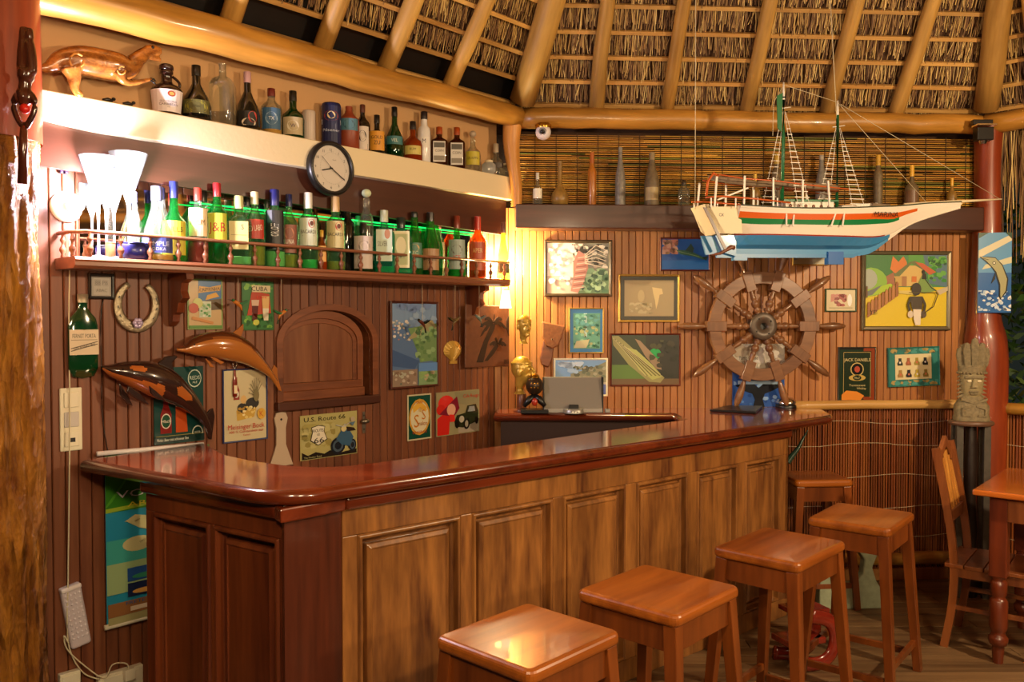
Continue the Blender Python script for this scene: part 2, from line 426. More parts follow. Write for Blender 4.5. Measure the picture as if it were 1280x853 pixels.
# brown board under the fascia
obj('trim_3', MB().prism([(LX+.05, 2.24), (0, 2.165), (0, 2.4), (LX+.05, 2.42)], -.10, -.075), M_ledge, None, LW.M(), kind='structure', label='red-brown board under the cream ledge')
obj('bar_mirror', MB().box(-2.44, -.13, -.012, -.003, 1.89, 2.2), plain('mirror', '#b9b0a8', .03, 1), None, LW.M())
tag(bpy.data.objects['bar_mirror'], 'long low mirror behind the row of bottles on the railed shelf', 'mirror')
# dark ledge on back wall
obj('trim_4', MB().box(.125, 3.02, -.16, -.001, 2.20, 2.345), M_ledge, None, BW.M(), bev=.006, kind='structure', label='dark brown ledge along the back wall')
# back-wall rail (round yellow log) and lower reed screens
def logmesh(L, r0, r1, seed=1, n=14, m=18, wob=.012, ax='x'):
    rg = random.Random(seed); pts = []; rr = []
    for i in range(m+1):
        t = i/m; q = rg.uniform(-wob, wob); rr.append((r0+(r1-r0)*t)*(1+q*2)); pts.append((L*t, rg.uniform(-wob, wob)*.5, rg.uniform(-wob, wob)*.5))
    mb = MB(); mb.sweep(pts, rr, n); return mb
M_reed = wood('reed', '#74391c', '#b06c34', .45, 'z', 9, 10, .2, .1, attr=True)
M_reedx = wood('reedx', '#9a6626', '#e0b04c', .4, 'x', 9, 10, .2, .1, attr=True)
M_rail = wood('rail_wood', '#c08c44', '#e8c47c', .4, 'x', 6, 12, .1, .04, coat=.2)
for nm, fr, a, b, rad, zc, seed in (('handrail', BW, 1.86, 2.99, .030, 1.115, 3), ('handrail', RW, .06, 2.2, .038, 1.10, 4)):
    o = obj(nm, logmesh(b-a, rad, rad*.95, seed, m=12, wob=.006), M_rail if fr is BW else M_log, None, fr.M(a, zc, .055))
    tag(o, 'pale yellow round wooden rail on the back wall right of the bar top' if fr is BW else 'orange-brown round wooden rail right of the red trunk', 'rail')
def reeds_v(fr, x0, x1, z0, z1, off, seed, pitch=.0165):
    rg = random.Random(seed); mb = MB(); x = x0
    while x < x1:
        r = pitch*.5*rg.uniform(.7, 1.0); y0 = -off+rg.uniform(-.002, .002); g = rg.choice([.62, .75, .8, .9, 1.0, .7]); c = (g, g*rg.uniform(.78, .95), g*rg.uniform(.6, .85))
        xt = x+rg.uniform(-.002, .002); v = []
        for z, xx in ((z0+rg.uniform(0, .012), x), (z1, xt)):
            for i in range(6): v.append((xx+r*math.cos(i*math.pi/3), y0+r*math.sin(i*math.pi/3), z))
        mb.add(v, [(i, (i+1) % 6, (i+1) % 6+6, i+6) for i in range(6)], smooth=True, col=c); x += pitch
    return mb
def threads(fr, x0, x1, zs, off, seed):
    mb = MB(); rg = random.Random(seed)
    for z in zs:
        pts = [(x0+(x1-x0)*i/24, -off-.008, z+.012*math.sin(i*.5+z*9)+rg.uniform(-.002, .002)) for i in range(25)]
        mb.sweep(pts, .0016, 4)
    return mb
M_thread = plain('thread', '#d8c4a0', .7)
sc1 = obj('reed_screen', reeds_v(BW, 1.55, 3.05, .06, 1.09, .02, 5), M_reed, None, BW.M(), kind='stuff'); sc1['label'] = 'brown screen of upright reeds below the pale yellow rail'; sc1['category'] = 'reed screen'
obj('thread', threads(BW, 1.55, 3.05, (.28, .46, .66, .86, 1.0), .02, 1), M_thread, sc1)
sc2 = obj('reed_screen', reeds_v(RW, .08, 2.3, .06, 1.08, .02, 6), M_reed, None, RW.M(), kind='stuff'); sc2['label'] = 'screen of upright reeds right of the red trunk below the orange rail'; sc2['category'] = 'reed screen'
obj('thread', threads(RW, .08, 2.3, (.28, .46, .66, .86), .02, 2), M_thread, sc2)
obj('baseboard_back', MB().box(1.55, 3.05, -.045, -.002, 0, .07), M_boardB, None, BW.M(), kind='structure', label='low board at the foot of the reed screen')
obj('wall_right', MB().box(.05, 2.6, .01, .05, 0, 1.06), M_boardB, None, RW.M(), kind='structure', label='low parapet behind the right reed screen')
# foot log against reed wall
o = obj('foot_rail', logmesh(1.0, .036, .042, 9, m=10), M_logz if False else M_log, None, BW.M(2.02, .165, .14)); tag(o, 'round pale log lying low along the foot of the reed screen', 'log')
# horizontal reed blind above ledge
rg = random.Random(3); mb = MB(); z = 2.35
while z < 2.80:
    x = .10; yy = -.012+rg.uniform(-.003, .003)
    while x < 3.04:
        L = rg.uniform(.35, .9); x1 = min(3.04, x+L); r = rg.uniform(.0036, .0052); g = rg.uniform(.45, 1.15); c = (g, g*rg.uniform(.78, 1), g*rg.uniform(.5, .9))
        if rg.random() < .12: c = (g*.35, g*.6, g*.4)
        z_ = z+rg.uniform(-.0015, .0015); v = [(xx, yy+r*math.cos(i*math.pi/2.5), z_+r*math.sin(i*math.pi/2.5)) for xx in (x, x1) for i in range(5)]
        mb.add(v, [(i, i+5, (i+1) % 5+5, (i+1) % 5) for i in range(5)], smooth=True, col=c); x = x1+.001
    z += .0125
bl = obj('reed_blind', mb, M_reedx, None, BW.M(), kind='stuff'); bl['label'] = 'golden blind of horizontal reeds between the log beam and the dark ledge'; bl['category'] = 'blind'
mb = MB()
for i in range(22): mb.box(.25+i*.13, .253+i*.13, -.02, -.0165, 2.35, 2.8)
obj('thread', mb, plain('dark_thread', '#3a2a18', .8), bl)
# ================================================================ pillars
def trunk(name, x, y, z0, z1, prof, mat, label, seed=2, n=28, rough=.03, sub=1, gouge=0):
    rg = random.Random(seed); mb = MB(); pts = []; rr = []; m = len(prof)*6
    P = spl([(a, b, c, d) for a, b, c, d in prof], 6*sub)     # z, dx, dy, r
    from mathutils import noise
    v = []; 
    for z, dx, dy, r in P:
        for i in range(n):
            a = 2*math.pi*i/n; q = r*(1+rough*math.sin(3*a+z*5)+rough*.7*math.sin(7*a-z*9)+rg.uniform(-rough, rough)*.5)
            if gouge:
                g_ = noise.noise(Vector((a*6, z*3.2, 1))); g2_ = noise.noise(Vector((a*14, z*9, 5)))
                q -= gouge*max(0, g_+.05)*2.2+gouge*.8*max(0, g2_); q += gouge*.25*abs(g2_)
            v.append((dx+q*math.cos(a), dy+q*math.sin(a), z))
    f = [(j*n+i, j*n+(i+1) % n, (j+1)*n+(i+1) % n, (j+1)*n+i) for j in range(len(P)-1) for i in range(n)]
    mb.add(v, f, smooth=True)
    return obj(name, mb, mat, None, Matrix.Translation((x, y, 0)), kind='structure', label=label)
# left trunk: rough eroded log
M_rough, t_, b_ = nt('eroded_log'); N = t_.nodes.new
tc = N('ShaderNodeTexCoord'); mp = N('ShaderNodeMapping'); mp.inputs['Scale'].default_value = (1, 1, .22); n1 = N('ShaderNodeTexVoronoi'); n1.inputs['Scale'].default_value = 34
t_.links.new(tc.outputs['Object'], mp.inputs[0]); t_.links.new(mp.outputs[0], n1.inputs['Vector'])
n2 = N('ShaderNodeTexNoise'); n2.inputs['Scale'].default_value = 16; n2.inputs['Detail'].default_value = 10; n2.inputs['Roughness'].default_value = .7; t_.links.new(mp.outputs[0], n2.inputs['Vector'])
r_ = N('ShaderNodeValToRGB'); r_.color_ramp.elements[0].position = .33; r_.color_ramp.elements[1].position = .66
r_.color_ramp.elements[0].color = (*lin('#6b3210'), 1); r_.color_ramp.elements[1].color = (*lin('#d08a2e'), 1)
t_.links.new(n2.outputs['Fac'], r_.inputs[0]); t_.links.new(r_.outputs[0], b_.inputs['Base Color'])
ad = N('ShaderNodeMath'); ad.operation = 'ADD'; t_.links.new(n1.outputs['Distance'], ad.inputs[0]); t_.links.new(n2.outputs['Fac'], ad.inputs[1])
bp = N('ShaderNodeBump'); bp.inputs['Strength'].default_value = 1; bp.inputs['Distance'].default_value = .05; t_.links.new(ad.outputs[0], bp.inputs['Height']); t_.links.new(bp.outputs[0], b_.inputs['Normal']); b_.inputs['Roughness'].default_value = .4
LP = D(-8, 400, 3.0)
lp = trunk('pillar_left', LP.x, LP.y, 0, 2.3, [(0, 0, 0, .155), (.4, .005, 0, .152), (.8, 0, 0, .158), (1.2, .005, 0, .15), (1.6, 0, 0, .15), (2.0, -.005, 0, .152), (2.22, 0, 0, .15), (2.3, 0, 0, .148)], M_rough, 'rough eroded golden trunk at the left end of the bar wall', 4, n=90, rough=.03, sub=5, gouge=.014)
lp2 = trunk('pillar_left_top', LP.x-.005, LP.y, 2.3, 3.2, [(2.285, 0, 0, .165), (2.5, .0, 0, .165), (2.9, 0, 0, .163), (3.3, 0, 0, .16)], M_red, 'smooth red-brown trunk standing above the eroded trunk', 6, rough=.01)
RP = D(1232, 400, 5.28)
rp = trunk('pillar_right', RP.x, RP.y, 0, 2.9, [(0, .03, 0, .10), (.5, .02, 0, .10), (.9, .015, 0, .115), (1.3, .01, 0, .125), (1.52, .0, 0, .12), (1.66, -.01, 0, .095), (1.9, -.01, 0, .082), (2.2, 0, 0, .08), (2.6, 0, 0, .075), (2.88, 0, 0, .085)], M_red, 'glossy red trunk at the right end of the back wall', 8, rough=.02)
cp = trunk('pillar_back', D(643, 200, 5.06).x, 5.08, 1.2, 2.9, [(2.33, .015, 0, .03), (2.45, .012, 0, .034), (2.6, -.01, 0, .042), (2.72, -.02, 0, .05), (2.84, -.012, 0, .058)], M_logz, 'short crooked wooden post in the corner above the cream ledge', 9, rough=.03)
# ================================================================ roof
M_thatch = plain('thatch_backing', '#4a2f1a', .9); M_straw = paint('straw', .7)
RZ = 2.945
RC = [(-1.90, 2.95), (.05, 5.10), (2.95, 5.27), (5.1, 3.33), (5.2, .4), (3.2, -1.7), (.3, -1.8), (-1.8, .2)]
APX = Vector((1.62, 1.75, RZ+4.6))
ceil_mb = MB(); fac = []
for i in range(8):
    a = Vector((*RC[i], RZ)); b = Vector((*RC[(i+1) % 8], RZ)); fac.append((a, b))
    up = Vector((0, 0, .19))
    outd = ((a+b)/2-Vector((APX.x, APX.y, RZ))).normalized(); 
    a2 = a+(a-APX)*.12; b2 = b+(b-APX)*.12
    ceil_mb.add([a2+up, b2+up, APX+up], [(0, 1, 2)]); 
ceiling = obj('ceiling', ceil_mb, M_thatch, kind='structure', label='thatched conical roof')
obj('ridge_cap', MB().lathe([(.3, 7.25), (.12, 7.75), (.02, 7.9)], 8), M_thatch, ceiling, Matrix.Translation((APX.x, APX.y, 0)))
def log_between(name, p, q, r0, r1, mat, par, seed, n=12, m=10, wob=.008):
    p, q = Vector(p), Vector(q); L = (q-p).length; d = (q-p).normalized()
    x = d; z = Vector((0, 0, 1)); yv = z.cross(x).normalized(); zv = x.cross(yv)
    Mt = Matrix(((x.x, yv.x, zv.x, p.x), (x.y, yv.y, zv.y, p.y), (x.z, yv.z, zv.z, p.z), (0, 0, 0, 1)))
    return obj(name, logmesh(L, r0, r1, seed, n, m, wob), mat, par, Mt)
M_raft = wood('rafter_wood', '#8a6226', '#cfa052', .55, 'x', 7, 9, .6, .15, blotch=.6)
M_batt = wood('batten_wood', '#9a6a30', '#d2a35a', .6, 'x', 9, 12, .3, .2)
straw = ['#8d6a40', '#6e4a2c', '#b08a50', '#d0aa62', '#553a24', '#9b784a', '#7b5634', '#e0c07c']
rg = random.Random(11)
pix = {0: [290, 405, 485, 565], 1: [745, 835, 935, 1035, 1122], 2: [1290]}
for fi, (a, b) in enumerate(fac):
    e = (b-a); L = e.length; e.normalize(); mid = (a+b)/2
    toC = Vector((APX.x, APX.y, RZ))-a; h = toC-e*toC.dot(e); run = h.length; inw = h.normalized()
    sl = (inw*run+Vector((0, 0, 4.6))); SLn = sl.length; sl.normalize(); nrm = e.cross(sl).normalized()
    if nrm.z < 0: nrm = -nrm
    ca = toC.dot(e)/run; cb = (L-toC.dot(e))/run          # hip slopes
    def lim(t):    # run distance -> s range
        return ca*t, L-cb*t
    if fi in pix and fi < 2:
        ang = math.degrees(math.atan2(e.y, e.x)); FR = Frame((a.x, a.y), ang); xs = [FR.at(p_, 120 if fi == 0 else 135)[0] for p_ in pix[fi]]
        if fi == 0: xs = [xs[0]-.9, xs[0]-.45]+xs
    else: xs = [L*(k_+.5)/5 for k_ in range(5)]
    for k_, s_ in enumerate(xs):
        tmax = min((s_)/ca if s_ > 0 else .1, (L-s_)/cb, run*.93)
        p = a+e*s_-inw*.06-Vector((0, 0, .06)); 
        sway = rg.uniform(-.02, .02)
        q = p+sl*(tmax/run*SLn)+e*sway
        log_between('rafter', p, q, rg.uniform(.042, .05), .034, M_raft, ceiling, 30+fi*10+k_, m=14)
    near = fi in (0, 1, 2)
    # battens on top of the rafters, thatch above
    rows = 34; dr = .148
    far = MB()
    for r_i in range(rows):
        sd = -.018+dr*r_i; t = sd/SLn*run
        if t > run*.95: break
        s0, s1 = lim(t)
        base = a+sl*sd+nrm*.055
        p, q = base+e*s0, base+e*s1
        if near and r_i < 12:
            nseg = 1
            mbb = MB(); mbb.taper((0, 0, 0), ((q-p).length, 0, 0), .022, .026, .022, .026, xd=(0, 1, 0))
            Mt = Matrix(((e.x, sl.x, nrm.x, p.x), (e.y, sl.y, nrm.y, p.y), (e.z, sl.z, nrm.z, p.z), (0, 0, 0, 1)))
            obj('batten', mbb, M_batt, ceiling, Mt)
        else: far.taper(p, q, .022, .026, .022, .026, xd=sl)
    if far.v: obj('far_battens', far, M_batt, ceiling, kind='stuff')
    if fi in (0, 1, 2):
        mb = MB(); vs = []; fs = []; cs = []
        if fi == 0:
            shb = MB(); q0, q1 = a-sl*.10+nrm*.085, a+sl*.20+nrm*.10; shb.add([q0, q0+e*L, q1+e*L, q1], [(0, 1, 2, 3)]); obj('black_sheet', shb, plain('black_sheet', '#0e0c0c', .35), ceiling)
        for r_i in range(1 if fi == 0 else -1, 12):
            sd = -.018+dr*r_i; t = max(0, sd/SLn*run); s0, s1 = lim(t); n = int((s1-s0)/.0030)
            for j in range(n):
                s_ = s0+(s1-s0)*rg.random(); wd = rg.uniform(.002, .005); top = sd+dr*1.02; ln = dr*rg.uniform(.55, 1.02)
                if r_i == -1: ln *= .45
                bot = top-ln; tilt = rg.gauss(0, .014)
                h0 = .066+rg.uniform(0, .012); h1 = h0-.004-rg.uniform(0, .032)
                P0 = a+e*(s_)+sl*top+nrm*(h0+.015); P1 = a+e*(s_+tilt)+sl*bot+nrm*max(h1, .03)
                vs = [P0-e*wd*.5, P0+e*wd*.5, P1+e*wd*.5, P1-e*wd*.5]
                mb.v += vs; b0 = len(mb.v)-4; mb.f.append([b0, b0+1, b0+2, b0+3]); mb.m.append(0); mb.s.append(False); mb.c.append(lin(rg.choice(straw)))
        obj('thatch', mb, M_straw, ceiling, kind='stuff')
for i, (x_, y_) in enumerate(RC):      # hip rafters
    p = Vector((x_, y_, RZ)); d = (APX-p); r = .078 if i == 1 else .072
    p0 = p+d*(.008)-Vector((0, 0, .02)); log_between('hip_rafter', p0, p+d*.97, r, r*.7, M_raft, ceiling, 80+i, n=16, m=20, wob=.01)
# log plates the roof sits on
for i in range(8):
    a, b = fac[i]; r0, r1 = (.088, .062) if i == 0 else ((.062, .060) if i == 1 else (.062, .062)); zc = 2.868
    d = (b-a).normalized(); ex = 0.05 if i not in (0,) else .0
    st = a-d*(.25 if i == 0 else .0); en = b
    log_between('log_beam', (st.x, st.y, zc), (en.x, en.y, zc), r0, r1, M_log, ceiling, 50+i, n=20, m=26, wob=.012)
# ================================================================ bar counter
ZT = 1.10
def g2(px, py): v = G(px, py, ZT); return (v.x, v.y)
A = g2(110, 577); Cn = (-.735, 2.63); E_ = g2(1046, 519)
wing_d = Vector((Cn[0]-A[0], Cn[1]-A[1])).normalized(); main_d = Vector((E_[0]-Cn[0], E_[1]-Cn[1])).normalized()
def rnd(p, d0, d1, r, n=6):
    """fillet at p between incoming dir d0 and outgoing d1, start distance r"""
    p = Vector(p); a = p-d0*r; b = p+d1*r; return [tuple((a*(1-t)**2+p*2*t*(1-t)+b*t*t)) for t in [i/n for i in range(n+1)]]
wallA = LW.w(LW.at(104, 560)[0], 0); 
A0 = (A[0]-wing_d.x*.06, A[1]-wing_d.y*.06)
bk = BW.w(2.06, 0); bl_ = BW.w(.0, 0)
def onwall(px, py):      # inner edge of the wing at the left wall
    return LW.w(LW.at(px, py)[0], 0, 0)
wi = onwall(256, 562)
inn = [g2(855, 524.5), g2(740, 540), g2(640, 554.5), g2(540, 568), g2(470, 577.5), g2(430, 582), g2(400, 583.3), g2(360, 581), g2(320, 575.5), g2(285, 568)]
bfl = BW.w(.31, 0, .33)  # front-left of back counter meets the left wall
bf_left = LW.P+LW.u*(-.02)+LW.n*.0
# left wall point at which the back counter front edge (off .33) meets the left wall
off = .33; s_hit = -off/math.sin(R(45)); bfw = LW.w(s_hit, 0)
outer = [A0]+rnd(Cn, wing_d, main_d, .16, 8)+[tuple(v) for v in rnd(E_, main_d, Vector((.05, 1)).normalized(), .10, 6)]+[(bk.x, bk.y), (bl_.x+.004, bl_.y-.006), (G(617, 517.5, ZT).x, G(617, 517.5, ZT).y)]
j = BW.w(BW.at(840, 521, .33)[0], 0, .33)
outer += [(j.x, j.y)]+inn+[(wi.x+.003, wi.y-.003)]
bar = empty('bar_counter', (Cn[0], Cn[1], 0), 'long panelled wooden bar counter with glossy red-brown worktop wrapping round to the back wall', 'bar counter')
IB = Matrix.Translation((-Cn[0], -Cn[1], 0))
def inset(poly, d):
    n = len(poly); out = []
    a = sum(poly[i-1][0]*poly[i][1]-poly[i][0]*poly[i-1][1] for i in range(n)); sg = 1 if a > 0 else -1
    for i in range(n):
        p0, p1, p2 = Vector(poly[i-1]), Vector(poly[i]), Vector(poly[(i+1) % n]); e1 = (p1-p0).normalized(); e2 = (p2-p1).normalized()
        n1 = Vector((-e1.y, e1.x))*sg; n2 = Vector((-e2.y, e2.x))*sg; q = (n1+n2); q.normalize(); c = max(.4, q.dot(n1)); out.append(tuple(p1+q*d/c))
    return out
# bullnosed worktop: stacked insets
lv = [(.030, -.052), (.012, -.047), (.002, -.036), (0, -.026), (.003, -.012), (.010, -.004), (.022, 0)]
rings = [inset(outer, d) for d, z in lv]; n = len(outer); mb = MB(); v = []
for (d, z), rr in zip(lv, rings): v += [(x, y, ZT+z) for x, y in rr]
area = sum(outer[i-1][0]*outer[i][1]-outer[i][0]*outer[i-1][1] for i in range(n))
f = []
for q in range(len(lv)-1):
    for i in range(n):
        k = [q*n+i, q*n+(i+1) % n, (q+1)*n+(i+1) % n, (q+1)*n+i]; f.append(k if area > 0 else k[::-1])
mb.add(v, f, smooth=True, mi=1, M=IB)
topf = list(range((len(lv)-1)*n, len(lv)*n)); botf = list(range(n))
mb.add(v, [topf if area > 0 else topf[::-1]], mi=0, M=IB); mb.add(v, [botf[::-1] if area > 0 else botf], mi=1, M=IB)
obj('worktop', mb, [M_top, M_lip], bar)
# body below: front of main run and of wing
INS = .075
FA = math.degrees(math.atan2(main_d.y, main_d.x)); WA = math.degrees(math.atan2(wing_d.y, wing_d.x))
nm = Vector((-main_d.y, main_d.x)); nw = Vector((-wing_d.y, wing_d.x))
MF = Frame((Cn[0]+nm.x*INS, Cn[1]+nm.y*INS), FA); WF = Frame((Cn[0]+nw.x*INS, Cn[1]+nw.y*INS), WA)
mainL = MF.at(428, 700)[0]; mainR = MF.at(985, 620)[0]; wingL = WF.at(183, 700)[0]; wingR = WF.at(352, 700)[0]
panM = [(447, 576), (590, 691), (703, 782), (795, 859), (870, 921), (930, 974)]
panW = [(192, 263), (268, 349)]
def panel_front(fr, x0, x1, pans, ztop, zr, mat, backmat):
    xs = [(fr.at(a_, 700)[0], fr.at(b_, 700)[0]) for a_, b_ in pans]
    M0 = IB @ fr.M()
    obj('backing_board', MB().box(x0, x1, .042, .06, 0, ztop), backmat, bar, M0)
    obj('top_rail', MB().box(x0, x1, 0, .031, zr, ztop), mat, bar, M0, bev=.003)
    obj('bottom_rail', MB().box(x0, x1, 0, .031, 0, .10), mat, bar, M0, bev=.003)
    ed = [x0]+[v_ for p_ in xs for v_ in p_]+[x1]
    for i in range(0, len(ed), 2):
        if ed[i+1]-ed[i] > .004: obj('stile', MB().box(ed[i], ed[i+1], 0, .031, .10, zr), mat, bar, M0, bev=.003)
    for a_, b_ in xs:
        w_, h_ = b_-a_, zr-.10
        Mp = M0 @ Matrix.Translation(((a_+b_)/2, 0, .10+h_/2))
        # moulding ring then raised field, both from rings of rectangles
        pn = MB(); rings_ = []
        for ins, yy in ((.001, .03), (.001, .002), (.007, -.007), (.017, -.006), (.021, .022), (.032, .026), (.036, .036), (.042, .036), (.044, .014), (.060, .005), (.064, .010), (.068, .010)):
            a2, b2 = w_/2-ins, h_/2-ins; rings_.append([(-a2, yy, -b2), (a2, yy, -b2), (a2, yy, b2), (-a2, yy, b2)])
        v_ = [p_ for r__ in rings_ for p_ in r__]; nn = len(rings_)
        f_ = [(q*4+i, q*4+(i+1) % 4, (q+1)*4+(i+1) % 4, (q+1)*4+i) for q in range(nn-1) for i in range(4)]+[(nn*4-4, nn*4-3, nn*4-2, nn*4-1)]
        pn.add(v_, f_); obj('panel', pn, mat, bar, Mp, bev=.002, seg=1)
zrM = MF.at(510, 657)[1]; zrW = WF.at(230, 648)[1]
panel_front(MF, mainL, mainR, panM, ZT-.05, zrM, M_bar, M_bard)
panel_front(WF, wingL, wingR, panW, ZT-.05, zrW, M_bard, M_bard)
for fr_, a_, b_ in ((MF, mainL, mainR), (WF, wingL, wingR)): obj('cornice', MB().box(a_, b_, -.028, .005, ZT-.10, ZT-.053), M_lip, bar, IB @ fr_.M(), bev=.012, seg=3)
# corner post: chamfered board between the two fronts
pa = WF.w(wingR, 0); pb = MF.w(mainL, 0); q1 = pa+nw.to_3d()*.05; q2 = pb+nm.to_3d()*.05
mid_ = Vector((Cn[0], Cn[1], 0))+(nm+nw).to_3d()*.045
M_post = wood('post_dark', '#2e130b', '#5c2a18', .3, 'z', 9, 14, .15, .03, coat=.3)
oc = lambda v_, d_: (v_.x-d_.x*.028, v_.y-d_.y*.028)
obj('cornice', MB().hprism([oc(pa, nw), oc(mid_, (nw+nm)), oc(pb, nm), (pb.x, pb.y), (mid_.x, mid_.y), (pa.x, pa.y)], ZT-.10, ZT-.053), M_lip, bar, IB, bev=.006)
obj('corner_post', MB().hprism([(pa.x, pa.y), (mid_.x, mid_.y), (pb.x, pb.y), (q2.x, q2.y), (q1.x, q1.y)], 0, ZT-.05), M_post, bar, IB, bev=.006)
# end face and inside
e1 = MF.w(mainR, 0); 
obj('end_board', MB().box(-.03, 0, 0, .26, 0, ZT-.05), M_bard, bar, IB @ MF.M(mainR), bev=.003)
obj('inner_board', MB().box(.18, mainR-.03, .24, .26, 0, ZT-.05), M_bard, bar, IB @ MF.M())
obj('back_counter_board', MB().box(.03, 1.3, -.28, -.26, 0, ZT-.05), M_dark, bar, IB @ BW.M())  # shade under the back counter is put into this dark colour
obj('wing_inner_board', MB().box(wingL+.02, -.35, .30, .32, 0, ZT-.05), M_bard, bar, IB @ WF.M())
# ================================================================ stools
def stool(cx, cy, deg, h, sx, sy, label, dark=False):
    r = empty('bar_stool', Matrix.Translation((cx, cy, 0)) @ Matrix.Rotation(R(deg), 4, 'Z'), label, 'stool', 'wooden bar stools')
    ms, ml = (M_stool, M_stoolz)
    th = .042
    cr_ = .028; pl_ = []
    for qx, qy, a0_ in ((1, 1, 0), (-1, 1, 90), (-1, -1, 180), (1, -1, 270)):
        for k_ in range(5): a_ = R(a0_+k_*22.5); pl_.append((qx*(sx/2-cr_)+cr_*math.cos(a_), qy*(sy/2-cr_)+cr_*math.sin(a_)))
    obj('seat', MB().hprism(pl_, h-th, h), ms, r, bev=.016, seg=4)
    ix, iy = sx/2-.03, sy/2-.03
    for s in (-1, 1):
        obj('apron', MB().box(-ix+.02, ix-.02, s*iy-.011, s*iy+.011, h-th-.085, h-th-.0005), ml, r, bev=.002)
        obj('apron', MB().box(s*ix-.011, s*ix+.011, -iy+.02, iy-.02, h-th-.085, h-th-.0005), ml, r, bev=.002)
    for a in (-1, 1):
        for b in (-1, 1):
            obj('leg', MB().taper((a*(ix+.045), b*(iy+.045), 0), (a*(ix-.004), b*(iy-.004), h-th-.0005), .036, .036, .046, .046, xd=(1, 0, 0)), ml, r, bev=.003)
    for a in (-1, 1):
        obj('stretcher', MB().box(-ix-.02, ix+.02, a*(iy+.03)-.01, a*(iy+.03)+.01, 0.12, .15), ml, r, bev=.002)
        obj('stretcher', MB().box(a*(ix+.035)-.01, a*(ix+.035)+.01, -iy-.015, iy+.015, .07, .10), ml, r, bev=.002)
    return r
def quad(*p):
    q = [G(x, y, .75) for x, y in p]; c = sum(q, Vector())/4
    return c.x, c.y
for i, (p, sx, sy, dg, lb) in enumerate([
    (((540, 795), (655, 753), (783, 790), (665, 838)), .40, .37, 47, 'nearest wooden bar stool, its seat at the bottom edge of the view'),
    (((726, 740), (805, 704), (924, 732), (840, 768)), .41, .39, 47.5, 'second wooden bar stool, between the nearest stool and the middle one'),
    (((893, 683), (965, 657), (1059, 680), (985, 703)), .45, .36, 47, 'third wooden bar stool, in front of the last bar panels'),
    (((1007, 648), (1045, 628), (1144, 638), (1115, 663)), .42, .36, 51, 'fourth wooden bar stool with a bright glare on its seat, before the reed screen')]):
    cx, cy = quad(*p); stool(cx, cy, dg, .75, sx, sy, lb)
stool(1.765, 4.90, 4, .74, .34, .32, 'dark wooden stool tucked behind the far end of the bar counter')
# ================================================================ table and chair
TB = G(1215, 612, .84)
tb = empty('dining_table', Matrix.Translation((TB.x, TB.y, 0)) @ Matrix.Rotation(R(-41), 4, 'Z'), 'glossy orange wooden table with turned legs right of the chair', 'table')
obj('tabletop', MB().box(0, 1.2, 0, .8, .812, .84), wood('table_top', '#8a3e10', '#cc7028', .2, 'x', 6, 12, .08, .05, coat=.7), tb, bev=.008, seg=3)
for x0, x1, y0, y1 in ((.10, 1.1, .07, .092), (.10, 1.1, .708, .73), (.07, .092, .1, .7), (1.108, 1.13, .1, .7)):
    obj('apron', MB().box(x0, x1, y0, y1, .69, .812), M_chair, tb, bev=.002)
for x, y in ((.10, .10), (1.1, .10), (.1, .7), (1.1, .7)):
    M_tl = wood('table_leg', '#45190c', '#7e3618', .3, 'z', 7, 10, .1, .08, coat=.4)
    l = obj('leg', MB().box(-.038, .038, -.038, .038, .42, .812), M_tl, tb, Matrix.Translation((x, y, 0)), bev=.004)
    obj('turned_leg', MB().lathe([(.022, 0), (.027, .06), (.027, .085), (.038, .09), (.043, .11), (.043, .125), (.034, .135), (.03, .15), (.036, .16), (.040, .18), (.040, .30), (.034, .31), (.026, .32), (.034, .33), (.036, .36), (.036, .395), (.026, .405), (.034, .415), (.034, .425)], 18), M_tl, l)
# chair
cf = G(1180, 808, 0)
ch = empty('dining_chair', Matrix.Translation((cf.x, cf.y, 0)) @ Matrix.Rotation(R(52-90), 4, 'Z'), 'wooden chair with a pointed slatted back beside the table', 'chair')
# local x = facing direction (52-90=-38), y = along the back
W_ = .36; Dp = .40
for y in (0, W_):
    pts = spl([(0, y, 0), (.035, y, .22), (.04, y, .44), (.01, y, .68), (-.05, y, 1.0)], 4)
    mb = MB()
    for p, q in zip(pts, pts[1:]): mb.taper(p, q, .036, .026, .036, .026, xd=(1, 0, 0))
    obj('back_post', mb, M_chair, ch)
    obj('leg', MB().taper((Dp, y, 0), (Dp-.01, y, .41), .03, .03, .036, .036), M_chair, ch, bev=.003)
    obj('stretcher', MB().box(.03, Dp, y-.008, y+.008, .2, .222), M_chair, ch)
    obj('apron', MB().box(.03, Dp, y-.01, y+.01, .365, .41), M_chair, ch)
obj('apron', MB().box(Dp-.01, Dp+.012, 0, W_, .365, .41), M_chair, ch)
obj('stretcher', MB().box(.19, .21, 0, W_, .2, .218), M_chair, ch)
for k in range(5): obj('slat', MB().box(.0+k*.088, .084+k*.088, -.02, W_+.02, .41, .43), M_chair, ch, bev=.003)
bk_ = MB(); 
obj('lower_rail', MB().box(-.004, .02, .02, W_-.02, .62, .68), M_chair, ch, bev=.002)
for k in range(5):
    y = .052+k*(W_-.104)/4; hh = .97-abs(k-2)*.035
    obj('back_slat', MB().taper((.005, y, .67), (-.042, y, hh), .016, .034, .014, .034, xd=(1, 0, 0)), wood('chair_slat', '#a85f20', '#e2a048', .3, 'z', 8, 12, .15, .12, coat=.3), ch)
obj('crest_rail', MB().add([(-.045+dx, y, z) for dx in (-.01, .01) for y, z in ((.02, .90), (.06, .915), (.12, .96), (.18, .99), (.24, .96), (.30, .915), (.34, .90), (.34, .96), (.28, .985), (.18, 1.045), (.08, .985), (.02, .96))],
    [tuple(range(11, -1, -1)), tuple(range(12, 24))]+[(i, (i+1) % 12, (i+1) % 12+12, i+12) for i in range(12)]), M_chair, ch)
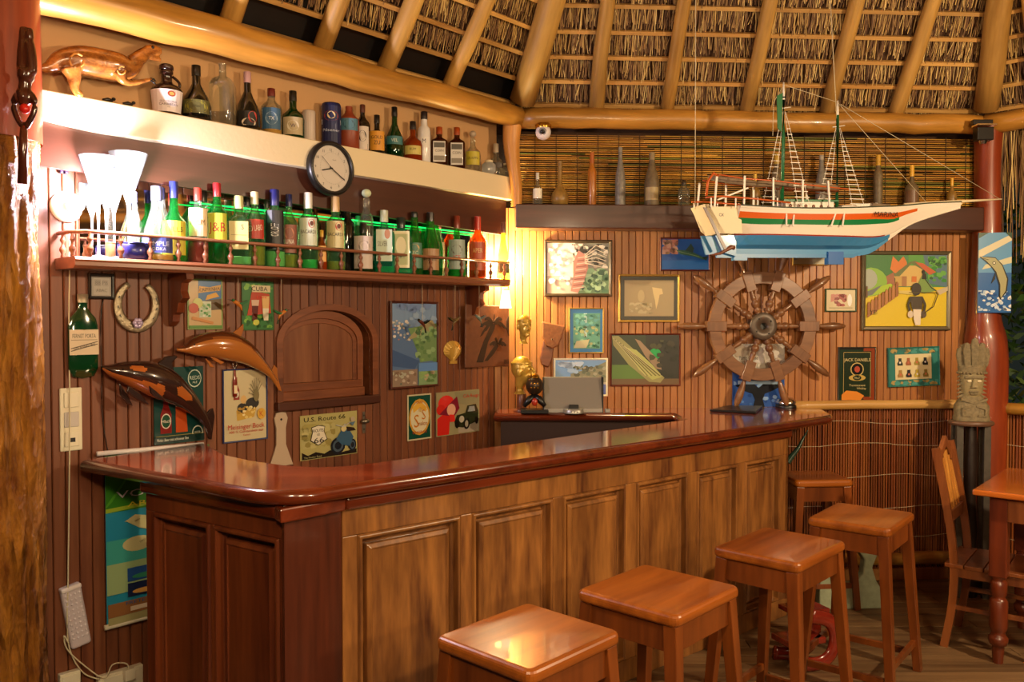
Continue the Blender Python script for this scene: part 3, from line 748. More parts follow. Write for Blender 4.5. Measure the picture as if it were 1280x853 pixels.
# ================================================================ things on the left wall
for g in (): pass
def picture(name, fr, box, label, cat, draw, base, ft=0, fmat=None, fd=.018, off=.004, rot=0, group=None, thick=.004, mat=None, part='print', props=None):
    cx, cz, w_, h_ = fr.rect(*box, off=off+.01)
    M = fr.M(cx, cz, off, rot)
    if ft:
        r = empty(name, M, label, cat, group)
        obj('frame', frame_mb(w_, h_, ft, fd), fmat, r)
        p = Pic(w_-2*ft*.9, h_-2*ft*.9, base, thick); draw(p); obj(part, p.mb, mat or M_print, r, Matrix.Translation((0, -fd*.45, 0)))
        return r
    p = Pic(w_, h_, base, thick); draw(p); o = obj(name, p.mb, mat or M_gloss, None, M @ Matrix.Translation((0, -thick-.001, 0)))
    return tag(o, label, cat, group)
# --- hatch with arched shutters
hatch = empty('serving_hatch', LW.M(hc, hz0), 'arched wooden hatch shutter set in a recess above the route sign', 'hatch')
w2, hh = hr, hzt-hz0; hs = hzs-hz0
def archpts(r, rise, zb, n=20, k=1):
    return [(r*math.cos(math.pi*i/n), hs+rise*math.sin(math.pi*i/n)) for i in range(n+1)]
def arch_band(r0, rise0, r1, rise1, y0, y1, zb, n=20, leg0=None):
    """band between two arches down to zb"""
    o_ = [(r0, zb)]+[(r0*math.cos(math.pi*i/n), hs+rise0*math.sin(math.pi*i/n)) for i in range(n+1)]+[(-r0, zb)]
    i_ = [(r1, zb)]+[(r1*math.cos(math.pi*i/n), hs+rise1*math.sin(math.pi*i/n)) for i in range(n+1)]+[(-r1, zb)]
    m = len(o_); v = [(x, y0, z) for x, z in o_]+[(x, y0, z) for x, z in i_]+[(x, y1, z) for x, z in o_]+[(x, y1, z) for x, z in i_]; f = []
    for k in range(m-1):
        f += [(k, k+1, m+k+1, m+k), (m+k, m+k+1, 3*m+k+1, 3*m+k), (2*m+k+1, 2*m+k, k, k+1), (2*m+k, 2*m+k+1, 3*m+k+1, 3*m+k)]
    f += [(0, m, 3*m, 2*m), (m-1, 3*m-1, 4*m-1, 2*m-1)]
    return MB().add(v, f)
rise = hh-hs
obj('frame', arch_band(w2+.024, rise+.024, w2-.010, rise-.008, -.014, .013, -.015), M_carve, hatch, bev=.002)
obj('recess_lining', arch_band(w2+.001, rise+.001, w2-.008, rise-.007, .0, .125, 0), M_carve, hatch)
obj('recess_back', MB().box(-w2, w2, .115, .125, 0, hh), M_carve, hatch)
SX = -.048      # the shutter sits toward the left of the recess
sw = w2-.03
M_shut = wood('shutter', '#6b3a22', '#95603e', .35, 'z', 8, 12, .12, .05, coat=.2)
SM = Matrix.Translation((SX+.015, .0, 0))
sh0 = arch_band(sw+.012, rise-.008, sw-.022, rise-.05, .02, .045, .045); obj('shutter_frame', sh0, M_carve, hatch, SM, bev=.002)
obj('shutter_frame', arch_band(sw-.02, rise-.048, sw-.045, rise-.075, .03, .05, .065), M_carve, hatch, SM, bev=.002)
n_ = 20; rr_, ri_ = sw-.043, rise-.073
for s_ in (-1, 1):
    pts = [(0.002*s_, .085), (s_*rr_, .085)]+[(s_*rr_*math.cos(math.pi/2*i/10), hs+ri_*math.sin(math.pi/2*i/10)) for i in range(10)]+[(0.002*s_, hs+ri_)]
    obj('shutter_panel', MB().prism(pts, .036, .05), M_shut, hatch, SM, bev=.002)
obj('shutter_rail', MB().box(-sw, sw, .012, .045, .045, .085), M_carve, hatch, SM, bev=.004)
obj('sill', MB().box(-w2-.03, w2+.03, -.03, .12, -.045, .0), M_ledge, hatch, bev=.006)
obj('sill_board', MB().box(-sw-.005, sw+.01, .0, .05, .0, .046), M_carve, hatch, SM, bev=.004)
# --- shelf with turned gallery rail
SHZ = 1.892; SO = .20
shf = empty('bottle_shelf', LW.M(0, SHZ), 'long wooden shelf with a turned gallery rail carrying the front row of bottles', 'shelf')
x0s, x1s = -2.53, -.075
prof = [(-SO+.015, -.045), (-SO, -.034), (-SO, -.02), (-SO-.006, -.012), (-SO, -.002), (-SO+.006, 0), (-.001, 0), (-.001, -.045)]
v = [(x, y_, z_) for x in (x0s, x1s) for y_, z_ in prof]; n = len(prof)
M_shelf = wood('shelf_wood', '#6b3a26', '#9a6244', .32, 'x', 7, 14, .12, .04, coat=.3)
obj('board', MB().add(v, [(i, i+n, (i+1) % n+n, (i+1) % n) for i in range(n)]+[tuple(range(n)), tuple(range(2*n-1, n-1, -1))]), M_shelf, shf)
rail_z = .098
obj('rail', MB().sweep([(x0s+.01, -.01, rail_z), (x0s+.015, -.10, rail_z), (x0s+.05, -SO+.022, rail_z), (x0s+.2, -SO+.012, rail_z), (-1.2, -SO+.012, rail_z), (x1s, -SO+.012, rail_z)], (.010, .008), 10), M_shelf, shf)
bal = mesh('baluster', MB().lathe([(.004, 0), (.010, .004), (.006, .014), (.013, .028), (.013, .036), (.006, .048), (.004, .056), (.010, .066), (.010, .072), (.005, .082), (.006, .092)], 10), M_shelf)
xb = x0s+.06; bpos = [(x0s+.012, -.05), (x0s+.018, -.13)]
while xb < x1s: bpos.append((xb, -SO+.014)); xb += .118
for x_, y_ in bpos: obj('baluster', bal, None, shf, Matrix.Translation((x_, y_, 0)))
for px_ in (222, 592):          # curved brackets under the shelf
    sx_ = LW.at(px_, 380, .06)[0]
    poly = [(-.012, -.045), (-.17, -.045), (-.175, -.07), (-.13, -.085), (-.12, -.12), (-.14, -.15), (-.10, -.17), (-.085, -.21), (-.05, -.22), (-.045, -.25), (-.012, -.27)]
    mb = MB(); v = [(sx_+dx, y_, z_) for dx in (-.016, .016) for y_, z_ in poly]; n = len(poly)
    obj('bracket', MB().add(v, [(i, (i+1) % n, (i+1) % n+n, i+n) for i in range(n)]+[tuple(range(n-1, -1, -1)), tuple(range(n, 2*n))]), M_bard, shf)
# --- green LED strip under the brown board
led = obj('led_strip', MB().box(-2.0, -.16, -.066, -.058, 0, .006).add([], []), plain('led_green', '#12ff6a', .4, emit=1.3), None, LW.M(0, 2.168, 0))
led.matrix_world = LW.M(0, 2.158, 0)
tag(led, 'thin glowing green light strip above the bottles, along the mirror top', 'light strip')
# --- clock
cx, cz, cw, chh = LW.rect(385, 176, 443, 245, off=.17)
clk = empty('wall_clock', LW.M(cx, cz, .15), 'round black-rimmed clock with a white face hanging on the cream ledge', 'clock')
RYm = Matrix.Rotation(R(90), 4, 'X')
r = chh/2*.99
obj('rim', MB().lathe([(r*.84, .006), (r*.84, .030), (r*.88, .036), (r*.95, .032), (r, .02), (r, 0)], 40), M_black, clk, RYm)
fp = Pic(r*1.72, r*1.72, '#e9e6de'); fp.mb = MB(); fp.mb.lathe([(r*.86, 0), (r*.86, .012)], 40, col='#d8cfc6', M=RYm)
def dq(p_, x, y): pass
fc = Pic(r*1.6, r*1.6, '#e6dcd2'); fc.mb.v = [Vector((q.x*.01, .001, q.z*.01)) for q in fc.mb.v]
for k in range(12):
    a = math.pi*2*k/12; fc.T(str(12 if k == 0 else k), .5+.43*math.sin(a), .5+.43*math.cos(a), .062, '#2a2420')
for k in range(60):
    a = math.pi*2*k/60; fc.L([(.5+.355*math.sin(a), .5+.355*math.cos(a)), (.5+.372*math.sin(a), .5+.372*math.cos(a))], .006, '#6a625c')
fc.T('Quartz', .5, .68, .028, '#6a625c')
obj('face', fp.mb, M_print, clk); obj('numerals', fc.mb, M_print, clk, Matrix.Translation((0, -.0125, 0)))
def hand(name, deg, L, wd, y):
    obj(name, MB().box(-wd/2, wd/2, y, y+.0012, -L*.15, L), M_black, clk, Matrix.Rotation(R(deg), 4, 'Y'))
hand('hour_hand', 255, r*.42, .006, -.019); hand('minute_hand', 122, r*.66, .0045, -.021); hand('second_hand', -48, r*.60, .0015, -.023)
# --- small framed tile, horseshoe
def tile(p):
    p.Rr(.1, .08, .9, .9, '#a29a8e').Rr(.14, .5, .48, .84, '#8f877c').Rr(.54, .5, .86, .84, '#989086')
    p.T('88', .32, .67, .2, '#6d655c').T('PB', .68, .67, .2, '#6d655c').T('ABAC', .5, .3, .16, '#7d756a')
picture('tile_plaque', LW, (111, 342, 143, 374), 'small square grey plaque in a dark frame under the left end of the shelf', 'plaque', tile, '#8f867c', .012, M_black, .014)
cx, cz, w_, h_ = LW.rect(145, 350, 199, 413, off=.02)
hs_ = empty('horseshoe', LW.M(cx, cz, .012, R(3)), 'old pale metal horseshoe with a flower charm at its bottom', 'horseshoe')
def shoe_mb():
    mb = MB(); P = []
    for i in range(31):
        a = R(-62+ (304)*i/30); a = R(90+28+(304)*i/30); rr2 = 1
        x = w_*.44*math.cos(a); z = h_*.46*math.sin(a)*(1.0); P.append((x, 0, z*.98))
    wd = [(.006, w_*.07+w_*.05*math.sin(math.pi*i/30)) for i in range(31)]
    mb.sweep(P, [(b, a) for a, b in wd], 8, up=(0, 1, 0)); return mb
obj('shoe', shoe_mb(), plain('old_metal', '#a89a80', .4, .7, bump=.5, vs=60), hs_)
for s_, k in ((-1, 1), (1, 1), (-1, 2), (1, 2), (-1, 3), (1, 3)):
    a = R(270+s_*(35+k*24)); obj('nail_hole', MB().box(-.002, .002, -.0085, -.0075, -.006, .006), M_black, hs_, Matrix.Translation((w_*.45*math.cos(a), 0, h_*.46*math.sin(a))) @ Matrix.Rotation(-(a-math.pi), 4, 'Y'))
mb = MB()
for k in range(6):
    a = k*math.pi/3; mb.ell((.013*math.cos(a), -.014, -h_*.36+.013*math.sin(a)), (.011, .006, .011), 8, 5)
mb.ell((0, -.02, -h_*.36), (.008, .008, .008), 8, 5)
obj('flower_charm', mb, plain('lilac_charm', '#b9a9cc', .3, .3), hs_)
# --- flattened green bottle
cx, cz, w_, h_ = LW.rect(84, 368, 122, 473, off=.015)
fb = empty('flattened_bottle', LW.M(cx, cz, .004), 'flattened green glass bottle with a pale label hanging left of the horseshoe', 'bottle')
def flat_lathe(prof, ax, n=20): return MB().lathe(prof, n, ax=ax)
hb = h_
obj('body', MB().lathe([(.004, -hb/2), (w_*.36, -hb/2+.008), (w_*.49, -hb/2+.04), (w_*.5, -hb/2+.08), (w_*.5, hb*.12), (w_*.42, hb*.22), (w_*.22, hb*.30), (w_*.15, hb*.34), (w_*.15, hb*.40), (w_*.17, hb*.41)], 24, ax=(1, .16)), plain('dark_green_glass', '#0c3b1c', .08, spec=.8, coat=1), fb, Matrix.Translation((0, -.016, 0)))
obj('cap', MB().lathe([(w_*.18, hb*.40), (w_*.19, hb*.5), (w_*.15, hb*.503)], 16, ax=(1, .3)), plain('foil', '#9a8c76', .4, .5), fb, Matrix.Translation((0, -.016, 0)))
lp_ = Pic(w_*.96, h_*.30, '#d6c3a4', .002)
lp_.T('FERNET PORTA', .5, .75, .16, '#3a3226', wide=.8).Rr(.05, .58, .95, .60, '#7c6a50').L([(.04, .15), (.96, .42)], .03, '#5c4a38').L([(.04, .25), (.96, .52)], .03, '#5c4a38').T('GIN ANNO 1862', .5, .33, .1, '#3a3226', wide=.75, rot=.22)
lp_.E(.5, 1.22, .2, .24, '#8c6c2c').E(.5, 1.22, .13, .16, '#c9a860')
obj('label', lp_.mb, M_print, fb, Matrix.Translation((0, -.0275, -h_*.07)))
# --- switch plate
cx, cz, w_, h_ = LW.rect(75, 485, 103, 564, off=.01)
sp = empty('switch_plate', LW.M(cx, cz, .001), 'cream triple switch plate on the boards below the green bottle', 'switch')
obj('plate', MB().box(-w_/2, w_/2, -.010, 0, -h_/2, h_/2), M_cream, sp, bev=.005, seg=3)
for k, nme in enumerate(('rocker', 'rocker', 'socket')):
    z_ = h_*(.31-.31*k); obj(nme, MB().box(-w_*.33, w_*.33, -.016, -.008, z_-h_*.12, z_+h_*.12), plain('pale_grey' if k == 1 else 'cream2', '#c9c3bd' if k == 1 else '#e9e2c8', .4), sp, bev=.003)
obj('socket_hole', MB().box(-.007, .012, -.0165, -.0155, -h_*.31-.012, -h_*.31+.005), M_black, sp)
# --- emergency lamp
cx, cz, w_, h_ = LW.rect(76, 730, 112, 810, off=.02)
el = empty('emergency_light', LW.M(cx, cz, .002, R(-9)), 'white rechargeable lamp with rows of small leds hung on the lower boards', 'lamp')
w_ *= .72
obj('body', MB().lathe([(w_*.42, -.03), (w_*.5, -.02), (w_*.5, 0)], 4, p=8) if False else MB().box(-w_/2, w_/2, -.032, 0, -h_/2, h_/2), plain('grey_plastic', '#cfc4cc', .35), el, bev=.012, seg=3)
dm = mesh('led_dome', MB().ell((0, 0, 0), (.0055, .004, .0055), 8, 5), plain('led_dome', '#e8dfe8', .15, coat=.5))
for i in range(10):
    for j_ in range(4): obj('led_dome', dm, None, el, Matrix.Translation(((j_-1.5)*w_*.22, -.033, h_*.36-i*h_*.077)))
obj('top_cap', MB().box(-w_*.5, w_*.5, -.038, 0, h_*.42, h_*.5), plain('white_plastic', '#ece4e6', .3), el, bev=.008, seg=3)
# --- cords, sockets
def cord(name, pts, r, mat, label, cat='cord'):
    o = obj(name, MB().sweep([tuple(p) for p in pts], r, 6), mat); return tag(o, label, cat)
def lw3(px, py, off): s_, z_ = LW.at(px, py, off); return LW.w(s_, z_, off)
cord('lamp_cord', spl([tuple(lw3(x, y, .02)) for x, y in ((86, 282), (87, 330), (86, 400), (87, 480))]+[tuple(lw3(x, y, .035)) for x, y in ((87, 560), (86, 650), (85, 728), (84, 790), (90, 820), (105, 842), (125, 850))], 5), .0028, M_cord, 'thin pale cord running down the boards past the switch plate')
cord('lamp_cord', spl([tuple(lw3(x, y, .045)) for x, y in ((86, 805), (80, 795), (84, 812), (105, 832), (130, 848), (140, 832), (152, 829), (160, 832), (161, 842))], 5), .0028, M_cord, 'looped end of pale cord lying between the lamp and the lower sockets')
cord('hanging_wire', spl([tuple(lw3(x, y, .006)) for x, y in ((129, 375), (126, 400), (127, 470), (128, 520), (134, 560), (138, 575))], 4), .002, M_black, 'thin dark wire hanging from the small framed plaque', 'wire')
for b_, lb in (((74, 840, 100, 870), 'cream socket box low on the boards under the hanging lamp'), ((122, 838, 178, 872), 'cream socket strip low on the boards beside the bar wing')):
    cx, cz, w_, h_ = LW.rect(*b_, off=.02); s0 = empty('socket_strip', LW.M(cx, cz, .001), lb, 'socket')
    obj('body', MB().box(-w_/2, w_/2, -.03, 0, -h_/2, h_/2), M_cream, s0, bev=.004); obj('cover', MB().box(-w_*.4, w_*.4, -.034, -.029, -h_*.4, h_*.4), plain('cream2', '#e9e2c8', .4), s0, bev=.002)
cx, cz, w_, h_ = LW.rect(155, 836, 168, 850, off=.05)
o = obj('plug', MB().box(-w_/2, w_/2, -.03, 0, -h_/2, h_/2), M_cream, None, LW.M(cx, cz, .036), bev=.003); tag(o, 'small cream plug in the lower socket strip', 'plug')
# --- banner with rods under the bar wing
bw_ = empty('banner', LW.M(LW.at(196, 690, .02)[0], LW.at(160, 568, .03)[1], .02), 'hanging island-tour banner seen under the bar wing', 'banner')
xl = LW.at(132, 690, .02)[0]; xr = LW.at(262, 690, .02)[0]; zt = LW.at(160, 568, .03)[1]; zb_ = LW.at(140, 783, .03)[1]; W_b = xr-xl; H_b = zt-zb_
bp_ = Pic(W_b, H_b, '#2a9ac0', .002)
bp_.Rr(0, .665, 1, 1, '#3c8c24').P([(0, .665), (1, .70), (1, .74), (.5, .70), (0, .69)], '#a8c838')
for k in range(10): bp_.L([(0, .70), (.24-k*.02, .90-.018*k)], .012, '#5cac30')
bp_.T('VOLTA A', .48, .765, .042, '#f4f4ea', wide=.78).T('AROUND', .50, .700, .028, '#e8d832', wide=.62)
bp_.Rr(0, .3, 1, .5, '#48b8b0').Rr(0, .18, 1, .36, '#a8c890')
bp_.P([(.16, .60), (.26, .635), (.36, .62), (.6, .64), (.85, .62), (.9, .55), (.8, .46), (.6, .50), (.45, .52), (.3, .55), (.18, .6)], '#d9d59c').E(.28, .46, .14, .045, '#d9d59c').E(.75, .44, .15, .06, '#d9d59c')
for (t_x, a_, b_) in (('PRAIA', .28, .60), ('BARRA DO', .55, .60), ('GRANDE', .58, .57), ('CAMPINHO', .72, .53), ('TAIPU', .32, .47), ('SAQUAIRA', .7, .44), ('MARAU', .78, .65)): bp_.T(t_x, a_, b_, .010, '#5a4a28', rot=.35)
for (a_, b_, c1, c2) in ((.34, .28, '#2a5ca8', '#3c9c78'), (.34, .19, '#1c2c58', '#e8b860'), (.70, .28, '#8aa8c8', '#6a8c58'), (.70, .19, '#283868', '#c87838')):
    bp_.Rr(a_-.16, b_-.04, a_+.16, b_+.04, c1).E(a_, b_-.015, .12, .015, c2)
bp_.Rr(0, .05, 1, .13, '#9c6c40').T('FRETE AQUI', .34, .115, .018, '#2a5c9c', wide=.36).Rr(.2, .065, .36, .092, '#e8d8c0').Rr(.44, .065, .6, .092, '#e8d8c0').Rr(0, 0, 1, .05, '#b0ac78')
ML_ = LW.M((xl+xr)/2, (zt+zb_)/2, .024)
obj('print', bp_.mb, M_print, bw_, bw_.matrix_world.inverted() @ ML_)
def rodl(pA, pB, r_): return MB().sweep([tuple(pA), tuple(pB)], r_, 12)
for z_, nm_ in ((zb_, 'bottom_rod'),):
    obj(nm_, rodl(LW.w(xl-.012, z_, .03), LW.w(xr, z_, .03), .011), M_cream, bw_, bw_.matrix_world.inverted())
obj('top_rod', rodl(LW.w(LW.at(121, 572, .03)[0], LW.at(121, 572, .03)[1]+.014, .03), LW.w(LW.at(254, 559, .03)[0], LW.at(254, 559, .03)[1]+.012, .03), .010), plain('white_plastic', '#ece4e6', .3), bw_, bw_.matrix_world.inverted())
# ---------------------------------------------------------------- signs on the left wall
def calip(p):
    p.Rr(.04, .03, .96, .97, '#c8a878').Rr(.3, .5, .96, .97, '#3c6ca0').P([(.25, .55), (.96, .62), (.96, .40), (.3, .36)], '#5c4a30').P([(.5, .58), (.9, .66), (.8, .74), (.55, .68)], '#d8a030')
    p.P([(.3, .72), (.92, .78), (.95, .90), (.62, .84), (.32, .86)], '#c89848').T('CAIPIRINHA', .62, .80, .07, '#2c1c10', wide=.58, rot=.08)
    p.Rr(.32, .24, .66, .56, '#c8d0b8').spots(24, (.34, .25, .64, .52), .05, ['#4c9048', '#e8e8d8', '#7cb068', '#a8c8a0']).E(.28, .52, .14, .1, '#c8c878').E(.16, .42, .14, .1, '#b84828').P([(.1, .2), (.7, .10), (.72, .15), (.12, .26)], '#c88848').Rr(.04, .03, .96, .08, '#5c8c3c')
def cuba(p):
    p.Rr(.04, .03, .96, .97, '#3c7840').spots(26, (.05, .05, .95, .3), .07, ['#2c5c2c', '#5ca040', '#80b850']).spots(14, (.05, .75, .95, .95), .07, ['#5ca040', '#80b850', '#2c5c2c'])
    p.P([(.15, .3), (.9, .35), (.85, .75), (.3, .8)], '#b84830').Rr(.3, .78, .88, .92, '#d8c8a0').T('CUBA', .54, .85, .09, '#1c1410', wide=.5)
    p.P([(.3, .55), (.5, .55), (.45, .18), (.3, .2)], '#5c1c14').P([(.28, .62), (.52, .62), (.5, .5), (.29, .5)], '#d8b8a0').P([(.6, .7), (.84, .7), (.8, .25), (.64, .25)], '#e0b878').P([(.62, .45), (.82, .45), (.80, .2), (.66, .2)], '#e8e0c8').E(.42, .16, .1, .06, '#c8d058').T('Libre', .6, .68, .05, '#e83828', wide=.3)
picture('cocktail_sign', LW, (235, 349, 279, 412), 'embossed lime cocktail tin sign, the left of the pair under the shelf', 'sign', calip, '#7c9850')
picture('cocktail_sign', LW, (303, 352, 343, 413), 'embossed tin sign lettered CUBA with two tall drinks', 'sign', cuba, '#3c6838')
def beer(p):
    p.E(.82, .84, .14, .12, '#c8d8c8').E(.82, .84, .125, .105, '#14443c').T('REDS', .82, .85, .05, '#c8d8c8').T('ALE', .82, .79, .03, '#c8d8c8')
    p.P([(.12, .14), (.34, .14), (.34, .38), (.28, .5), (.28, .62), (.18, .62), (.18, .5), (.12, .38)], '#7c1814').E(.23, .3, .10, .10, '#e0d8c8').E(.23, .3, .085, .085, '#1c4c34').T('Hlsch', .23, .3, .04, '#f0e8d8', wide=.17)
    p.P([(.42, .14), (.66, .14), (.62, .55), (.42, .55)], '#b84c18').P([(.42, .48), (.64, .48), (.62, .56), (.42, .56)], '#e8d0a0').E(.86, .12, .10, .08, '#14443c').E(.86, .12, .11, .09, '#d8e0d0').E(.86, .12, .095, .075, '#143830').T('BEER', .86, .12, .03, '#d8e0d0')
    p.Rr(0, .02, 1, .10, '#10302c').T('Roter Beer aus schoener See', .36, .06, .035, '#e8e4d8', wide=.62).Rr(.02, .105, .98, .11, '#b8a050')
picture('beer_sign', LW, (193, 459, 255, 554), 'dark green beer sign with red bottle and glass behind the orca', 'sign', beer, '#12403c')
def meis(p):
    p.Rr(.04, .03, .96, .97, '#cdbf98')
    p.P([(.22, .58), (.36, .58), (.36, .72), (.31, .8), (.31, .9), (.27, .9), (.27, .8), (.22, .72)], '#8c2c1c').E(.29, .66, .06, .05, '#d8d0c0')
    p.P([(.3, .28), (.7, .32), (.76, .46), (.6, .5), (.36, .5), (.28, .42)], '#c8a040').E(.42, .46, .12, .07, '#2c2824').E(.66, .52, .16, .08, '#2c2824').E(.45, .58, .07, .06, '#d8b070').spots(16, (.3, .3, .72, .48), .04, ['#e0c878', '#b08830', '#f0e0a8'])
    for k in range(9): a_ = R(40+k*16); p.L([(.74, .62), (.74+.18*math.cos(a_), .62+.26*math.sin(a_))], .012, '#5c5030')
    p.E(.74, .63, .07, .09, '#7c7048').E(.86, .36, .1, .08, '#d8a838').T('K', .86, .36, .08, '#b84c18').T('Meisinger Bock', .5, .20, .07, '#b82c1c', wide=.86).T('100 % Gerstenbier aus', .5, .13, .035, '#b82c1c', wide=.8).T('Kaisers', .5, .08, .03, '#b82c1c')
picture('beer_poster', LW, (279, 461, 335, 552), 'cream beer poster in a thin blue frame with red lettering', 'poster', meis, '#cdbf98', .007, plain('blue_frame', '#28386c', .4), .01)
# bottle opener hanging over it
cx, cz, w_, h_ = LW.rect(288, 450, 303, 497, off=.03)
bo = empty('bottle_opener', LW.M(cx, cz, .016), 'bottle-shaped opener with a metal loop hanging on the cream beer poster', 'opener')
obj('body', MB().lathe([(.003, -h_*.5), (.011, -h_*.48), (.012, -h_*.1), (.006, h_*.05), (.005, h_*.22)], 12, ax=(1, .5)), plain('opener_red', '#7c2418', .25, coat=.5), bo)
obj('loop', MB().sweep([(.010*math.cos(a_*math.pi/8), 0, h_*.36+.012*math.sin(a_*math.pi/8)) for a_ in range(16)], .003, 6, closed=True, up=(0, 1, 0)), M_chrome, bo)
obj('label', MB().box(-.008, .008, -.0075, -.006, -h_*.4, -h_*.18), M_white, bo)
def route(p):
    p.Rr(.02, .02, .98, .98, '#b3ab70').spots(40, (.02, .25, .6, .8), .09, ['#a8a060', '#c4bc80', '#988c50', '#b8b078'])
    p.T('U.S. Route 66', .42, .90, .10, '#2c2418', wide=.72)
    p.P([(.18, .72), (.30, .76), (.42, .72), (.40, .62), (.46, .42), (.30, .30), (.16, .42), (.20, .62)], '#2c2824').P([(.19, .71), (.30, .745), (.41, .71), (.39, .62), (.445, .43), (.30, .315), (.175, .43), (.21, .62)], '#e4dcc8').T('ROUTE', .30, .64, .07, '#2c2824', wide=.17).T('US', .30, .545, .05, '#2c2824').T('66', .31, .42, .12, '#2c2824', wide=.17)
    p.P([(.02, .02), (.98, .02), (.98, .12), (.7, .08), (.5, .16), (.4, .10), (.25, .16), (.12, .10), (.02, .18)], '#24201c').T('The Mother Road', .2, .06, .04, '#b8b078', wide=.3)
    for k, c_ in enumerate(['#1c2430', '#485868', '#1c2430']): p.E(.64, .24, .13-.035*k, .19-.05*k, c_)
    for k, c_ in enumerate(['#1c2430', '#485868', '#1c2430']): p.E(.90, .22, .07-.02*k, .14-.04*k, c_)
    p.P([(.6, .4), (.72, .62), (.84, .58), (.92, .4), (.84, .2), (.7, .26)], '#3c6080').P([(.68, .62), (.76, .74), (.8, .6)], '#b0b4b0').E(.74, .62, .05, .07, '#d8c890').P([(.78, .66), (.92, .62), (.96, .55), (.8, .55)], '#342820').L([(.6, .72), (.74, .66), (.86, .76)], .012, '#b8bcc0').E(.9, .82, .04, .06, '#b8a890').P([(.84, .74), (.95, .76), (.9, .66)], '#5c7890')
picture('route_sign', LW, (376, 517, 447, 572), 'vintage ROUTE US 66 tin sign with a blue motorcycle', 'sign', route, '#b3ab70')
# paddle
cx, cz, w_, h_ = LW.rect(336, 515, 366, 583, off=.01)
pts = [(-.5, -.5), (.5, -.5), (.36, -.32), (.2, -.1), (.2, .2), (.28, .38), (.2, .48), (0, .5), (-.2, .48), (-.28, .38), (-.2, .2), (-.2, -.1), (-.36, -.32)]
pad = empty('wooden_spatula', LW.M(cx, cz, .004), 'pale wooden spatula hanging left of the route sign', 'spatula')
obj('blade', MB().prism([(a*w_, b*h_) for a, b in pts], -.010, 0), plain('pale_wood', '#bfa890', .5, bump=.1, vs=30), pad, bev=.002)
obj('hole', MB().lathe([(.0055, -.0005), (.0055, .0005)], 12), M_black, pad, Matrix.Translation((0, -.0105, h_*.36)) @ RYm)
# wall opener
cx, cz, w_, h_ = LW.rect(447, 515, 464, 542, off=.01)
wo = empty('wall_bottle_opener', LW.M(cx, cz, .001), 'cast metal bottle opener screwed to the boards right of the route sign', 'opener')
M_steel = plain('dull_steel', '#9a9284', .35, .9)
obj('plate', MB().prism([(a*.016, b*h_) for a, b in [(-.5, -.5), (.5, -.5), (.7, -.2), (.5, .1), (.5, .5), (-.5, .5), (-.5, .1), (-.7, -.2)]], -.005, 0), M_steel, wo, bev=.001)
obj('lip', MB().ell((0, -.016, .008), (.028, .018, .014), 14, 8), M_steel, wo)
obj('screw', MB().ell((0, -.006, .038), (.004, .002, .004), 8, 4), M_black, wo); obj('screw', MB().ell((0, -.006, -.035), (.004, .002, .004), 8, 4), M_black, wo)
# picture of harbour
def harb(p):
    p.Rr(0, 0, 1, 1, '#54709c').Rr(0, .72, 1, 1, '#7894bc').P([(0, .45), (.4, .35), (.6, .3), (.5, .2), (0, .25)], '#3c5888').P([(.35, .7), (1, .76), (1, .3), (.62, .28), (.55, .42)], '#6c8c5c').P([(.3, .55), (.7, .78), (.9, .8), (1, .7), (.6, .6)], '#98906c')
    p.spots(36, (.5, .28, 1, .72), .06, ['#5c8050', '#7ca060', '#486c48', '#88a878']).spots(30, (0, .55, .4, .8), .03, ['#c8c0b8', '#b07860', '#8898a0', '#d8d0c8']).spots(14, (.1, .8, 1, 1), .08, ['#90a8c8', '#7088b8']).Rr(0, 0, .55, .2, '#8c7868').spots(20, (0, .02, .52, .18), .04, ['#b8a898', '#58685c', '#786050', '#a8a898']).Rr(.57, 0, 1, .27, '#7c9c70').Rr(.57, .17, 1, .27, '#5c88c8').spots(14, (.6, .03, .98, .17), .05, ['#5c7c48', '#88a868', '#b0a080'])
picture('harbour_picture', LW, (488, 377, 548, 485), 'tall dark-framed harbour picture between the hatch and the hanging shell', 'picture', harb, '#54709c', .014, M_dark if False else wood('frame_brown', '#3c1810', '#5c2c1c', .35, 'z', 8, 8, .1, .05, coat=.3), .016, off=.014)
def greens(p):
    p.Rr(.05, .03, .95, .97, '#12483a').E(.5, .5, .44, .40, '#c8983c').E(.5, .5, .38, .34, '#d8d0b0').P([(.2, .72), (.5, .86), (.8, .7), (.75, .6), (.5, .7), (.25, .6)], '#e0b048').T('DRINK', .5, .82, .05, '#a83020').T('GINGERALE', .5, .17, .055, '#a83020', wide=.6)
    p.T('S', .36, .42, .28, '#c07828').T('S', .66, .55, .22, '#c07828').T('inalco', .6, .36, .10, '#b06820', wide=.4)
    for k in range(9): a_ = R(20+k*18); p.L([(.62+.08*math.cos(a_), .60+.06*math.sin(a_)), (.62+.2*math.cos(a_), .60+.15*math.sin(a_))], .02, '#e0b048')
picture('soda_sign', LW, (510, 493, 540, 550), 'small upright green tin sign with a round golden emblem', 'sign', greens, '#c8c0a0')
